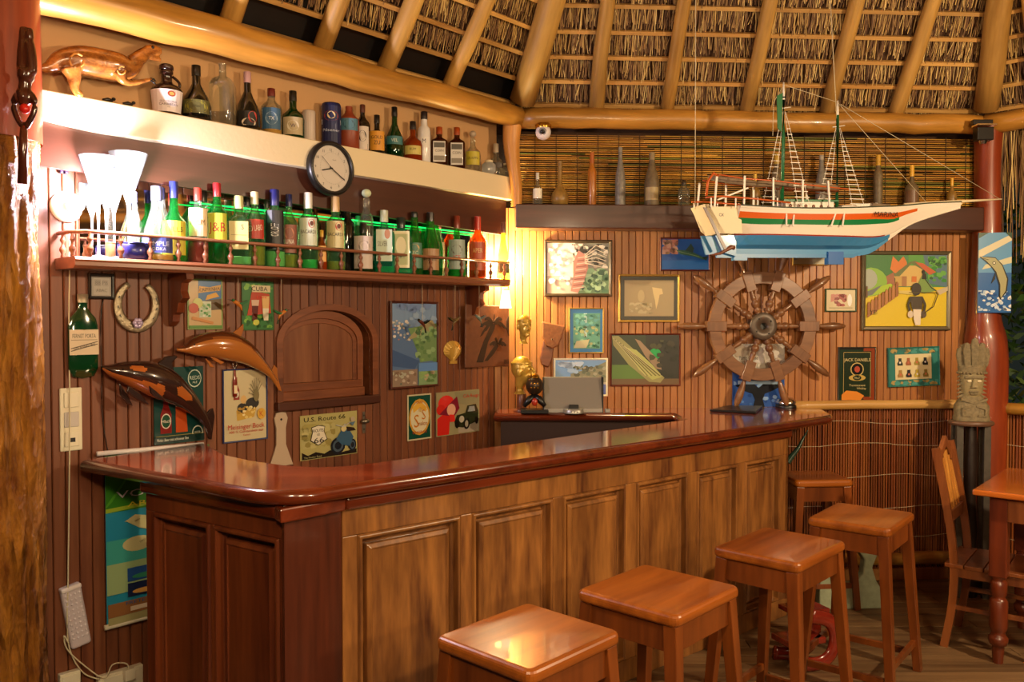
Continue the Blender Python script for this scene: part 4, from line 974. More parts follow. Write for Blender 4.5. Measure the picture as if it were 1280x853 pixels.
def lady(p):
    p.Rr(.02, .02, .98, .98, '#98906c').P([(.5, .02), (.98, .02), (.98, .25), (.5, .2)], '#a89c8c').P([(.4, .98), (.98, .98), (.98, .6), (.5, .7)], '#8c8868')
    p.P([(.02, .02), (.28, .02), (.3, .35), (.42, .5), (.3, .62), (.02, .4)], '#c82820').E(.22, .74, .18, .18, '#d83028').E(.1, .6, .1, .12, '#c82820').P([(.06, .5), (.46, .88), (.52, .6), (.4, .42)], '#7c1c30').E(.33, .58, .10, .14, '#e0a890').P([(.3, .3), (.42, .3), (.4, .46), (.28, .48)], '#d83028')
    p.P([(.4, .3), (.46, .44), (.66, .48), (.7, .64), (.9, .66), (.96, .5), (.96, .26), (.6, .14), (.42, .18)], '#28301c').E(.68, .22, .07, .13, '#141410').E(.68, .22, .04, .08, '#9c9484').E(.46, .24, .05, .1, '#141410').E(.92, .28, .04, .09, '#141410').E(.56, .34, .06, .08, '#b8b0a0').P([(.7, .5), (.74, .62), (.86, .62), (.88, .5)], '#8c9498').T('Cafe Rouge', .78, .87, .08, '#c02c24', wide=.36)
picture('car_sign', LW, (546, 489, 600, 543), 'tin sign with a lady in a red hat and a dark vintage car', 'sign', lady, '#98906c')
# shell
cx, cz, w_, h_ = LW.rect(557, 427, 579, 455, off=.02)
sl_ = MB(); n = 13; v = [(0, -.004, -h_*.42)]
for i in range(n*2+1):
    a = R(-30+240*i/(n*2)); rr2 = 1+(.04 if i % 2 else 0); v.append((w_*.5*math.cos(a)*rr2, -.004, h_*.1+h_*.42*math.sin(a)*rr2))
for i in range(n*2+1):
    a = R(-30+240*i/(n*2)); v.append((w_*.3*math.cos(a), -.020-(.004 if i % 2 else 0), h_*.03+h_*.25*math.sin(a)))
m = n*2+1; f = [(1+i, 2+i, 2+m+i, 1+m+i) for i in range(m-1)]+[(0, 2+m+i-0, 1+m+i) for i in range(m-1)]+[(0, 1+m, 1)]+[(0, m, m+m)]
sl_.add(v, [tuple(q) for q in f]); sl_.box(-w_*.2, w_*.2, -.012, -.002, -h_*.5, -h_*.36)
o = obj('scallop_shell', sl_, plain('shell_gold', '#c9a04a', .35, .2, coat=.3), None, LW.M(cx, cz, .001)); o.modifiers.new('s', 'SOLIDIFY').thickness = .003; tag(o, 'golden scallop shell on the boards left of the palm carving', 'shell')
# carved palm board (hangs a little off the wall, square to it)
cx, cz, w_, h_ = LW.rect(583, 382, 650, 459, off=.07)
pb_ = empty('palm_carving', LW.M(cx, cz, .05, R(1)), 'dark leather-brown board carved with palm trees and a crescent moon', 'carving')
M_leath = plain('carved_leather', '#6b402c', .5, bump=.15, vs=40, var=.12); M_cut = plain('cut_dark', '#26120a', .6)
obj('board', MB().box(-w_/2, w_/2, -.012, 0, -h_/2, h_/2), M_leath, pb_, bev=.006, seg=3)
def relief(name, pts, mat=M_cut, y0=-.0145): obj(name, MB().prism([(a*w_, b*h_) for a, b in pts], y0, -.0115), mat, pb_)
relief('palm_trunk', [(-.30, -.42), (-.18, -.42), (-.10, -.1), (.02, .12), (.03, .2), (-.03, .2), (-.16, -.05), (-.22, -.2)])
relief('palm_trunk', [(-.10, -.40), (.02, -.28), (.10, -.16), (.06, -.12), (-.04, -.24), (-.16, -.40)])
def frond(cx_, cz_, deg, L_, drop):
    a = R(deg); pts = []
    for k in range(7): t = k/6; pts.append((cx_+L_*t*math.cos(a), cz_+L_*t*math.sin(a)-drop*t*t+.03*math.sin(math.pi*t)))
    for k in range(6, -1, -1): t = k/6; pts.append((cx_+L_*t*math.cos(a), cz_+L_*t*math.sin(a)-drop*t*t-.03*math.sin(math.pi*t)-(.02 if k % 2 else 0)))
    relief('palm_frond', pts)
for dg in (10, 50, 85, 130, 165, 200): frond(.0, .22, dg, .26, .14)
for dg in (15, 60, 110, 160): frond(.09, -.12, dg, .17, .07)
relief('moon', [(.34, .38), (.40, .36), (.33, .24), (.32, .14), (.36, .02), (.40, .0), (.30, .0), (.25, .12), (.25, .26), (.29, .34)])
relief('lower_moon', [(.42, -.1), (.44, -.22), (.40, -.3), (.36, -.3), (.38, -.2)])
tp_ = Pic(w_*.25, h_*.08, '#5a3424', .001); tp_.T('Bahia', .5, .5, .7, '#24120a', wide=.9); obj('lettering', tp_.mb, M_print, pb_, Matrix.Translation((w_*.33, -.0135, -h_*.42)))
# ---------------------------------------------------------------- marine animals
def blobcol(fn): return fn
def whale(name, fr, pts, rad, off, colfn, mat, label, cat, fins, M=None):
    """pts: pixel outline of the spine; rad: (half depth off the wall, half height) in pixels"""
    P = []; Rr_ = []
    for (px, py), (a, b) in zip(pts, rad):
        s_, z_ = fr.at(px, py, off); dpt = (fr.w(s_, z_, off)).y; k = dpt/FPX; P.append((s_, -off, z_)); Rr_.append((a*k, b*k))
    P2 = spl([tuple(p)+r_ for p, r_ in zip(P, Rr_)], 14)
    o0 = Vector(P2[len(P2)//2][:3]); path = [Vector(p[:3])-o0 for p in P2]
    root = empty(name, fr.M() @ Matrix.Translation(o0), label, cat)
    mb = MB(); x0_, x1_ = path[0].x, path[-1].x
    def cf(c):
        k_ = min(range(len(path)), key=lambda i_: abs(path[i_].x-c.x)); h_ = max(.004, P2[k_][4]); return colfn((c.x-x0_)/(x1_-x0_), (c.z-path[k_].z)/h_, c.y)
    mb.sweep(path, [(p[3], p[4]) for p in P2], 56, up=(0, 0, 1), col=cf)
    obj('body', mb, mat, root)
    for fname, poly, y, th in fins:
        q = []
        for px, py in poly:
            s_, z_ = fr.at(px, py, off+y); q.append((s_-o0.x, z_-o0.z))
        fm = MB().prism(q, -y-th/2, -y+th/2, col=colfn(0, 0, 0, True)); 
        obj(fname, fm, mat, root, Matrix.Translation((0, -(o0.y+off)*0, 0)), bev=th*.3)
    return root
M_animal = paint('lacquered_wood', .2, coat=.8)
def orca_col(t, h, y, fin=False):
    if fin: return '#2e1a14'
    if t < .50 and h < -.42+.9*max(0, t-.30): return '#b0622a'
    if y < 0 and ((t-.27)/.075)**2+((h-.42)/.22)**2 < 1: return '#b0622a'
    if y < 0 and ((t-.70)/.085)**2+((h-.05-(t-.7)*1.5)/.42)**2 < 1: return '#a85e28'
    return '#34201a'
orca = whale('orca_figure', LW, [(128, 459), (140, 463), (160, 466), (185, 472), (208, 482), (230, 497), (248, 515), (257, 528), (262, 538)],
      [(2, 2), (10, 8), (17, 15), (20, 20), (18, 20), (13, 14), (7, 8), (4, 5), (3, 3)], .07, orca_col, M_animal, 'wooden orca with orange belly and eye patch hanging on the left boards', 'figurine',
      [('dorsal_fin', [(196, 455), (206, 446), (218, 444), (222, 446), (215, 453), (217, 466), (205, 468)], .0, .014), ('flipper', [(160, 482), (175, 492), (186, 506), (180, 505), (168, 498), (158, 490)], .06, .012), ('flipper', [(148, 478), (158, 492), (166, 508), (158, 505), (150, 494)], .03, .012), ('flipper', [(186, 482), (196, 490), (207, 500), (196, 499), (188, 492)], .08, .012),
       ('tail_fluke', [(254, 522), (262, 512), (266, 510), (268, 520), (264, 550), (260, 549), (257, 538)], .0, .012)])
def dol_col(t, h, y, fin=False):
    if fin: return '#a8642c'
    if h > .62 or (t < .3 and h > .45): return '#5c3018'
    return '#b06c30' if h < .45 else '#8c5026'
dol = whale('dolphin_figure', LW, [(221, 437), (231, 437), (243, 434), (262, 431), (285, 433), (308, 442), (326, 456), (338, 468), (345, 478)],
      [(2, 2), (5, 4), (10, 11), (14, 16), (15, 18), (12, 14), (7, 8), (4, 4), (3, 3)], .07, dol_col, M_animal, 'glossy wooden dolphin leaping under the two cocktail tins', 'figurine',
      [('dorsal_fin', [(288, 418), (296, 412), (304, 405), (304, 412), (300, 424)], .0, .010), ('flipper', [(262, 446), (270, 448), (280, 453), (276, 456), (266, 450)], .07, .010), ('flipper', [(256, 448), (262, 452), (268, 460), (262, 459)], .05, .010),
       ('tail_fluke', [(338, 466), (342, 456), (346, 460), (347, 472), (352, 490), (348, 488), (342, 478)], .0, .010)])
for root_, ex, ez in ((orca, 152, 462), (dol, 243, 431)):
    s_, z_ = LW.at(ex, ez, .10); obj('eye', MB().ell((0, 0, 0), (.004, .003, .004), 8, 5), M_black, root_, root_.matrix_world.inverted() @ LW.M(s_, z_, .112 if root_ is orca else .10))
# hummingbirds
def bird(fr, px, py, off, sz, label, flip=1, cols=('#2c6c3c', '#c87830', '#384028'), string_to=None, grp='little painted birds hung from the shelf'):
    s_, z_ = fr.at(px, py, off); r = empty('hanging_bird', fr.M(s_, z_, off) @ Matrix.Scale(sz, 4), label, 'figurine', grp)
    f_ = flip
    obj('body', MB().sweep([(-.03*f_, 0, .012), (-.018*f_, 0, .010), (0, 0, 0), (.012*f_, 0, -.014), (.020*f_, 0, -.034)], [.004, .009, .011, .007, .002], 10, col=cols[1]), M_animal, r)
    obj('head', MB().ell((-.026*f_, 0, .016), (.009, .008, .008), 10, 6, col=cols[0]), M_animal, r)
    obj('beak', MB().sweep([(-.034*f_, 0, .017), (-.056*f_, 0, .02)], [.002, .0006], 6), M_black, r)
    for d, k in ((-1, 1), (1, 1)):
        obj('wing', MB().prism([(-.008*f_, .004), (.012*f_, .006), (.05*f_, .02), (.044*f_, .008), (.016*f_, -.006)], d*.006, d*.010, col=cols[0] if d < 0 else cols[2]), M_animal, r)
    obj('tail', MB().prism([(.014*f_, -.022), (.022*f_, -.026), (.030*f_, -.056), (.020*f_, -.054)], -.002, .002, col=cols[2]), M_animal, r)
    if string_to is not None:
        H_ = (string_to-z_)/sz; obj('string', MB().box(-.0006, .0006, -.0006, .0006, .005, H_), plain('string', '#d8c8a8', .6), r)
    return r
SB = SHZ-.045
bird(LW, 298, 380, .10, .95, 'green-headed bird with orange belly hanging between the two cocktail tins', 1, string_to=SB)
bird(LW, 352, 392, .12, .9, 'green-winged bird hanging beside the upper left of the arched hatch', -1, string_to=SB)
bird(LW, 528, 404, .15, 1.0, 'dark swallow hanging in front of the harbour picture', 1, ('#20241c', '#602c20', '#181c18'), string_to=SB)
bird(LW, 569, 401, .17, 1.0, 'brownish-green bird on the second long string, above the shell', -1, ('#5c4a28', '#6c5838', '#3c3420'), string_to=SB)
bird(LW, 571+3, 400, .10, .01, '', 1) if False else None
bird(LW, 575, 397, .12, .9, 'orange-beaked dark bird just left of the palm carving', -1, ('#3c3828', '#c06c30', '#342c20'), string_to=SB) if False else None
bird(LW, 599, 398, .16, .95, 'blue-grey bird hanging in front of the palm carving', 1, ('#5c7078', '#788880', '#384448'), string_to=SB)
# wooden angel fish/gull at lower end (arch right)
# ================================================================ bottles
GL = {'clear': glass('glass_clear', '#dfe8e0', .10), 'green': glass('glass_green', '#1fb04a', .30), 'dgreen': glass('glass_dark_green', '#0c5a24', .5), 'teal': glass('glass_teal', '#2fc8a8', .3),
      'brown': glass('glass_brown', '#5c240c', .7), 'dark': plain('glass_black', '#141410', .08, coat=1), 'amber': glass('glass_amber', '#c85a14', .5), 'mint': glass('glass_mint', '#8ee0a4', .14),
      'white': plain('white_bottle', '#e8e4e0', .25, coat=.5), 'clay': plain('clay_bottle', '#8a3c20', .45, var=.15), 'blue': glass('glass_blue', '#2c4c88', .5), 'yellow': glass('glass_yellow', '#d8b83c', .4),
      'frost': glass('frosted', '#eef6f8', .5, .1), 'dusty': plain('dusty_glass', '#6a5a40', .5, bump=.3, vs=30, var=.3), 'dusty_gold': plain('dusty_gold', '#8c6a30', .4, bump=.2, vs=30, var=.3), 'orange': plain('orange_paint', '#a8641c', .35, coat=.3, var=.15),
      'dustgrey': plain('dust_grey', '#7c766c', .45, bump=.3, vs=40, var=.3)}
LIQ = {'amber': plain('liquid_amber', '#c8601c', .1, coat=.6), 'gold': plain('liquid_gold', '#d89c30', .1, coat=.6), 'green': plain('liquid_green', '#20c060', .1, coat=.6), 'red': plain('liquid_red', '#a82814', .1, coat=.6), 'dark': plain('liquid_dark', '#1c1008', .1, coat=.6), 'pale': plain('liquid_pale', '#b8d8a0', .1, coat=.6)}
PR = {  # (r, z, [squareness]) in body radius / total height; neck top before the cap
 'std': [(.9, 0), (1, .015), (1, .56), (.93, .62), (.6, .69), (.40, .74), (.34, .79), (.33, .88)],
 'gin': [(.95, 0), (1, .02), (1, .60), (.94, .66), (.6, .71), (.40, .74), (.38, .84)],
 'sq': [(.95, 0, 7), (1.02, .02, 7), (1.02, .60, 7), (.94, .65, 5), (.5, .71, 3), (.36, .75), (.35, .86)],
 'squat': [(.9, 0), (1, .03), (1, .40), (.9, .50), (.5, .58), (.32, .64), (.3, .84)],
 'cone': [(.95, 0), (1, .02), (.92, .2), (.75, .42), (.5, .58), (.34, .70), (.30, .86)],
 'champ': [(.92, 0), (1, .02), (1, .42), (.85, .55), (.55, .70), (.40, .80), (.36, .96)],
 'slim': [(.9, 0), (1, .02), (1, .62), (.9, .68), (.55, .73), (.5, .80), (.48, .9)],
 'cog': [(.85, 0), (1, .05), (1.0, .25), (.82, .42), (.5, .56), (.30, .66), (.27, .86)],
 'bulb': [(.5, 0), (.9, .03), (1, .14), (.92, .26), (.55, .36), (.27, .44), (.25, .7), (.28, .97)],
 'flask': [(.95, 0), (1, .03), (.96, .3), (.7, .5), (.3, .6), (.3, .78)],
}
SEEN = {}
def bottle(fr, px, yt, wpx, off, zb, typ, gl, cap, lab, desc, liq=None, lv=0, group='bottles', cat='bottle', turn=None, capk=None, name='liquor_bottle'):
    x, zt = fr.at(px, yt, off); P = fr.w(x, zb, off); k = P.y/FPX; r = wpx/2*k*1.0; H = max(zt-zb, .05)
    view = math.atan2(P.x, P.y); ang = -view if turn is None else turn
    face = Matrix.Rotation(ang, 4, 'Z')
    root = empty(name, Matrix.Translation(P) @ face, desc, cat, group)
    pr = [(q[0]*r,)+(q[1]*H,)+tuple(q[2:]) for q in PR[typ]]
    n = 24 if typ == 'sq' else 16
    cut = lv*H
    mb = MB()
    if liq and lv:
        lo = [q for q in pr if q[1] < cut]; nxt = [q for q in pr if q[1] >= cut][0]; pv = lo[-1]; t = (cut-pv[1])/(nxt[1]-pv[1]); mid_ = (pv[0]+(nxt[0]-pv[0])*t, cut)+tuple(pv[2:])
        mb.lathe([(q[0]*.94, q[1]+.004)+tuple(q[2:]) for q in lo]+[(mid_[0]*.94,)+mid_[1:]], n)
        obj('liquid', mb, LIQ[liq], root)
    obj('body', MB().lathe(pr, n), GL[gl], root)
    nr, nz = pr[-1][0], pr[-1][1]
    if cap:
        ck = capk or 'cyl'
        cm = plain('cap_'+cap.strip('#'), cap, .35, coat=.3)
        if ck == 'cyl': obj('cap', MB().lathe([(nr*1.12, nz-H*.05), (nr*1.15, nz), (nr*1.12, H*.995), (nr*.95, H)], 14), cm, root)
        elif ck == 'ball': obj('stopper', MB().ell((0, 0, nz+(H-nz)*.55), (nr*1.5, nr*1.5, (H-nz)*.5), 12, 8), cm, root)
        elif ck == 'long': obj('cap', MB().lathe([(nr*1.08, nz-H*.10), (nr*1.14, nz), (nr*1.1, H)], 14), cm, root)
    if lab:
        z0, z1, base, items = lab[0]*H, lab[1]*H, lab[2], lab[3:]
        if typ == 'sq':
            w_ = r*1.5; p = Pic(w_, z1-z0, base, .001); Mo = Matrix.Translation((0, -r*1.035, (z0+z1)/2))
        else:
            A_ = .95; rl = r*1.02
            def fn(u, v, kk, rl=rl, A_=A_): a = (u-.5)*2*A_; q = rl+kk*.0003; return (q*math.sin(a), -q*math.cos(a), z0+v*(z1-z0))
            p = Pic(2*A_*rl, z1-z0, base, fn=fn); Mo = None
        for it in items:
            kk = it[0]; a = it[1:]
            {'R': p.Rr, 'E': p.E, 'T': p.T, 'P': p.P, 'L': p.L}[kk](*a[0] if len(a) == 1 else a) if kk != 'T' else p.T(a[0], a[1], a[2], a[3], a[4], wide=(a[5] if len(a) > 5 else None), rot=(a[6] if len(a) > 6 else 0))
        obj('label', p.mb, M_print, root, Mo)
    return root
# -------------------------------------------------- top ledge, left to right
TL = 2.5135; o_ = .075; gT = 'bottles and curios on the cream top ledge'
def TB_(px, yt, w_, *a, **k): return bottle(LW, px, yt, w_, o_, TL, *a, group=gT, **k)
dk = '#1c1814'
TB_(245, 82, 36, 'cog', 'dark', '#1a1612', (.10, .34, '#5c5830', ('E', .5, .5, .42, .48, '#b8a83c'), ('E', .5, .5, .34, .38, '#8c8428'), ('T', 'S.Remi', .5, .5, .16, '#2c2810')), 'black sloping bottle with an oval yellow label beside the handled jug')
TB_(309, 90, 30, 'cog', 'dark', '#c8a0a8', (.06, .3, '#1c1814', ('E', .72, .6, .2, .4, '#b83020'), ('E', .55, .2, .3, .3, '#d8c8b0')), 'dark round bottle with pink cap and red seal right of the tall square decanter')
TB_(339, 111, 26, 'std', 'clear', '#6c2420', (.1, .55, '#3c6488', ('E', .5, .5, .3, .3, '#a8c0d0'), ('E', .5, .5, .24, .24, '#54789c'), ('T', 'TX', .5, .5, .16, '#e0e8f0')), 'clear bottle with a blue label and dark red cap', 'gold', .12)
TB_(366, 114, 28, 'squat', 'dgreen', '#141410', (.06, .42, '#b8a884', ('R', .08, .1, .92, .9, '#8c7860'), ('E', .5, .5, .28, .3, '#d8ceb4'), ('T', 'W', .5, .5, .22, '#3c2c50')), 'dark green squat bottle with a square portrait label')
TB_(453, 131, 18, 'std', 'dark', '#5c3024', (.03, .52, '#d8cec4', ('E', .5, .58, .28, .24, '#28201c'), ('E', .5, .58, .18, .17, '#c8bcb0'), ('R', .1, .04, .9, .26, '#28201c'), ('T', 'JR', .5, .15, .12, '#e0d8cc')), 'brown bottle with white label and a small oval portrait')
TB_(471, 144, 22, 'squat', 'dark', '#1c1814', (.08, .56, '#d8962c', ('R', .1, .1, .9, .9, '#c88420'), ('T', 'GOLD', .5, .68, .16, '#2c1c10', .7), ('T', 'ZU', .5, .4, .2, '#2c1c10')), 'short black bottle with a bright yellow label')
TB_(493, 134, 24, 'cog', 'dgreen', '#141414', (.24, .40, '#3c7478', ('T', 'VEL', .5, .5, .4, '#d8e0d0')), 'clear-necked dark green bottle right of the yellow-labelled one', 'dark', .3)
TB_(516, 152, 24, 'squat', 'amber', '#241c18', (.14, .36, '#d0c068', ('T', 'RUM', .5, .6, .28, '#4c3010'), ('R', .1, .1, .9, .25, '#8c6c30')), 'amber rum bottle with a small yellow label and black cap', 'red', .5)
TB_(530, 140, 16, 'slim', 'white', '#2c2420', (.3, .5, '#e8e4dc', ('T', 'M', .5, .6, .4, '#2c2c50')), 'slim white bottle with a dark cap')
for px, lb in ((549, 'left of two square brown bottles with orange caps'), (571, 'right of two square brown bottles with orange caps')):
    TB_(px, 159 if px < 560 else 159.5, 20, 'sq', 'brown', '#a84818', (.08, .60, '#dcd8d0', ('R', .06, .70, .94, .94, '#5c5850'), ('T', 'COIN', .5, .55, .12, '#5c4c40', .7), ('R', .06, .08, .94, .30, '#8c8478')), lb, 'dark', .4)
TB_(591, 164, 20, 'squat', 'clear', '#b8a48c', (.16, .48, '#c8b83c', ('T', 'GRAPPA', .5, .5, .2, '#5c4c20', .8)), 'clear decanter with a glass ball stopper and yellow label', capk='ball')
TB_(620, 180, 22, 'flask', 'clear', '#b8a890', (.24, .40, '#3c3028', ('R', .2, .2, .8, .8, '#d8d0c0')), 'round clear flask at the right end of the cream ledge')
# jug with handle
x, zt = LW.at(208, 81, o_); P = LW.w(x, TL, o_); k = P.y/FPX; H = zt-TL; r = 19*k
jg = empty('handled_jug', Matrix.Translation(P) @ Matrix.Rotation(-math.atan2(P.x, P.y), 4, 'Z'), 'dark brown stoneware jug with ring handle and broad white label', 'jug', gT)
M_jug = plain('jug_glaze', '#2c1814', .2, coat=.8)
obj('body', MB().lathe([(r*.7, 0), (r*.85, H*.05), (r*1.0, H*.4), (r*1.0, H*.48), (r*.85, H*.56), (r*.45, H*.62), (r*.34, H*.68), (r*.34, H*.8), (r*.42, H*.82), (r*.42, H*.87), (r*.3, H*.89)], 20), M_jug, jg)
obj('handle', MB().sweep([(r*(.35+.45*math.sin(t_*math.pi/10)), 0, H*(.78-.30*t_/10)) for t_ in range(11)], .006, 8, up=(0, 1, 0)), M_jug, jg)
obj('stopper', MB().lathe([(r*.3, H*.88), (r*.46, H*.9), (r*.46, H*.97), (r*.35, H)], 14), M_jug, jg)
def fnj(u, v, kk): a = (u-.5)*2.5; z = H*.04+v*H*.42; rr3 = r*(.86+.15*min(1, v*1.1))+kk*.0004+.0015; return (rr3*math.sin(a), -rr3*math.cos(a), z)
p = Pic(r*2.5, H*.42, '#e8dcdc', fn=fnj); p.E(.62, .80, .10, .13, '#a83c28').E(.62, .80, .06, .08, '#c8a050').T('OLD ORIGINAL', .55, .45, .08, '#4c3440', wide=.45).T('CARIBBEAN', .55, .32, .10, '#4c3440', wide=.5).T('rum', .55, .2, .06, '#4c3440')
obj('label', p.mb, M_print, jg)
# tall square decanter
x, zt = LW.at(278, 80, o_); P = LW.w(x, TL, o_); k = P.y/FPX; H = zt-TL; r = 13.5*k
sd = empty('square_decanter', Matrix.Translation(P) @ Matrix.Rotation(.1, 4, 'Z'), 'empty tall square clear glass decanter between two dark bottles', 'decanter', gT)
obj('body', MB().lathe([(r, 0, 8), (r*1.04, .004, 8), (r*1.04, H*.66, 8), (r*.85, H*.74, 5), (r*.35, H*.8), (r*.3, H*.95), (r*.36, H)], 24), GL['clear'], sd)
obj('base_band', MB().lathe([(r*1.03, .002, 8), (r*1.03, H*.2, 8)], 24), glass('glass_warm', '#d8c0a0', .35), sd)
# cans
def can(px, y0, w_, cols, txts, desc, zt2=None, fr=LW, off=o_, zb=TL, g=gT, nme='beer_can'):
    x, zt = fr.at(px, y0, off); P = fr.w(x, zb, off); k = P.y/FPX; H = zt-zb; r = w_/2*k
    c_ = empty(nme, Matrix.Translation(P) @ Matrix.Rotation(-math.atan2(P.x, P.y), 4, 'Z'), desc, 'can', g)
    obj('body', MB().lathe([(r*.85, 0), (r, H*.03), (r, H*.96), (r*.93, H)], 20), plain('can_'+cols[0].strip('#'), cols[0], .3, .2), c_); obj('lid', MB().lathe([(r*.93, H*.985), (r*.9, H*1.01), (r*.8, H*1.0)], 20), M_chrome, c_)
    def fc_(u, v, kk): a = (u-.5)*2.6; q = r*1.01+kk*.0003; return (q*math.sin(a), -q*math.cos(a), H*.05+v*H*.88)
    p = Pic(2.6*r, H*.88, cols[0], fn=fc_)
    for t in txts: getattr(p, t[0])(*t[1:])
    obj('label', p.mb, M_print, c_)
can(386, 139, 16, ('#c8b8ac',), (('Rr', .2, .4, .8, .45, '#b0a094'),), 'plain pinkish-white can beside the big blue beer can')
can(414, 130.5, 24, ('#1c2450',), (('E', .5, .72, .3, .14, '#a83028'), ('E', .5, .74, .16, .1, '#d8c08c'), ('Rr', .05, .50, .95, .64, '#c8ccd8'), ('T', 'Kaiserdom', .5, .57, .08, '#1c2450', .8), ('T', 'Pilsener', .5, .34, .08, '#b8c0d8', .7), ('Rr', 0, .94, 1, 1, '#8c94b0')), 'large blue beer can with silver band left of the clock')
b_ = TB_(436, 126, 26, 'std', 'clay', None, (.36, .6, '#4c7888', ('E', .5, .5, .3, .4, '#2c4c5c')), 'terracotta coloured wide bottle right of the blue beer can', name='clay_bottle')
# small shell ornaments on the ledge end
for px, lb, s_ in ((611, 'small white figurine at the right end of the cream ledge, left of the tiny jar', 9), (633, 'small clear jar at the far right end of the cream ledge', 9)):
    x, zt = LW.at(px, 201, o_-.02+.05); P = LW.w(x, TL, o_+.03); k = P.y/FPX; r = s_*k
    q = empty('small_jar' if px > 620 else 'figurine', Matrix.Translation(P), lb, 'ornament', gT)
    obj('body', MB().lathe([(r*.7, 0), (r, r*.4), (r, r*1.3), (r*.5, r*1.7)], 12), GL['frost'] if px < 620 else GL['clear'], q); obj('lid', MB().lathe([(r*.55, r*1.6), (r*.6, r*1.9), (r*.2, r*2.0)], 12), M_white, q)
# -------------------------------------------------- shelf bottles
gS = 'liquor bottles on the railed shelf'; SZ = SHZ+.001
def SB_(px, yt, w_, typ, gl, cap, lab, desc, liq=None, lv=0, back=False, **k):
    return bottle(LW, px, yt, w_, .055 if back else .128, SZ, typ, gl, cap, lab, desc, liq, lv, group=gS, **k)
wh = '#e8e0cc'
SB_(196, 233, 42, 'cone', 'clear', '#6c7090', (.1, .3, '#3c4488', ('T', 'DIMPLE', .5, .6, .3, '#c8c8e0', .7), ('T', 'VODKA', .5, .25, .2, '#c8c8e0', .5)), 'flared clear bottle with a dark blue label near the glasses', 'gold', .08)
SB_(203, 235, 12, 'slim', 'clear', '#3c3c5c', None, 'slim clear bottle with dark cap behind the flared one', back=True)
SB_(217, 227, 32, 'squat', 'green', '#28306c', (.08, .5, '#c8b830', ('T', 'BELLS', .5, .75, .14, '#4c3c10', .7), ('R', .1, .1, .9, .5, '#a07820')), 'green bottle with dark blue cap and yellow label', 'green', .2)
SB_(247, 235, 26, 'std', 'clear', '#b83c30', (.35, .72, '#e8d0a0', ('R', 0, .85, 1, .95, '#a84820'), ('T', 'RHUM', .5, .5, .2, '#7c4820', .7)), 'clear bottle with red-amber liquid and a cream label', 'red', .33)
SB_(254, 239, 18, 'slim', 'clear', '#2c2824', None, 'slender clear bottle with a black cap behind the red-amber one', back=True)
SB_(271, 229, 27, 'std', 'green', '#a82428', (.28, .62, '#c8c83c', ('T', 'J&B', .5, .5, .34, '#b82c18', .8), ('R', .1, .06, .9, .12, '#a82c18')), 'green whisky bottle with red cap, yellow label and red initials')
SB_(298, 245, 30, 'sq', 'mint', '#c8c488', (.22, .62, '#c8b870', ('T', 'S', .7, .8, .18, '#2c2c34'), ('R', .1, .5, .9, .52, '#8c7c40')), 'square pale bottle with cream cap and plain tan label', 'pale', .12)
SB_(309, 245, 14, 'slim', 'clear', '#24201c', None, 'slim bottle with black cap behind the tan-labelled square one', back=True)
SB_(318, 240, 26, 'std', 'mint', '#dcd4b0', (.36, .62, '#b83020', ('T', 'RED LABO', .5, .55, .3, '#f0e0c8', .8, .15), ('R', 0, 0, 1, .1, '#d8a830')), 'clear whisky bottle with slanted red label and cream cap', 'gold', .3)
SB_(343, 237, 26, 'gin', 'mint', '#24286c', (.22, .72, '#1c1c20', ('T', 'ORLOFF', .5, .5, .20, '#e8e8e8', .62, 1.5708)), 'clear vodka bottle with blue cap and a vertical black label', 'pale', .2)
SB_(361, 243, 22, 'std', 'mint', '#1c2450', (.2, .58, '#8c5040', ('E', .5, .7, .3, .2, '#c88060'), ('T', 'LUNA', .5, .4, .16, '#e8e0d0', .6)), 'clear bottle with navy cap and a small brown picture label', 'gold', .18)
SB_(333, 247, 12, 'slim', 'clear', '#2c3020', None, 'thin clear bottle just behind the vertical black label', back=True)
for px, yt, capc, lc, d, lq in ((385, 241, '#e0dcd4', '#cfd8c4', 'clear rum bottle with white cap, silver label and red round emblem', 'green'), (419, 246, '#c8a878', '#c8bc88', 'clear rum bottle with tan cap, golden label and red round emblem', 'gold')):
    SB_(px, yt, 25, 'gin', 'mint', capc, (.30, .66, lc, ('E', .68, .80, .18, .16, '#b83828'), ('E', .68, .80, .10, .09, '#5c2018'), ('T', 'BACARDI', .5, .50, .13, '#3c3c34', .8), ('R', .2, .34, .8, .37, '#8c8464')), d, lq, .12)
SB_(394, 245, 14, 'std', 'brown', '#1c1c3c', None, 'brown bottle with blue-black cap behind the silver-labelled rum', back=True)
SB_(402, 288, 13, 'std', 'amber', '#d8a840', (.2, .6, '#e8b060', ('R', .1, .3, .9, .5, '#c83c20')), 'small amber bottle with golden cap between the two rum bottles', 'amber', .3)
SB_(433, 250, 22, 'slim', 'dark', '#14120f', None, 'tall black bottle in shadow right of the golden-labelled rum', back=True)
SB_(458, 237, 17, 'slim', 'clear', '#d8e8c8', None, 'tall clear bottle with a round glass stopper', capk='ball')
SB_(447, 270, 16, 'std', 'mint', '#30c878', None, 'pale green bottle behind the round glass stopper bottle', back=True)
SB_(454, 279, 27, 'squat', 'dgreen', '#141410', (.06, .72, '#c8b8b0', ('E', .55, .68, .28, .18, '#8c8078'), ('E', .55, .68, .2, .13, '#d8ccc4'), ('R', .12, .12, .9, .30, '#b0a098')), 'round-shouldered black-green bottle with an arched pinkish label', 'dark', .4)
SB_(480, 263, 26, 'sq', 'teal', '#c8d0b8', (.18, .68, '#b8c8b0', ('T', 'SILVER', .4, .55, .16, '#4c4438', .6), ('E', .7, .86, .18, .16, '#a87050')), 'square turquoise gin bottle with white cap and pale label', 'green', .1)
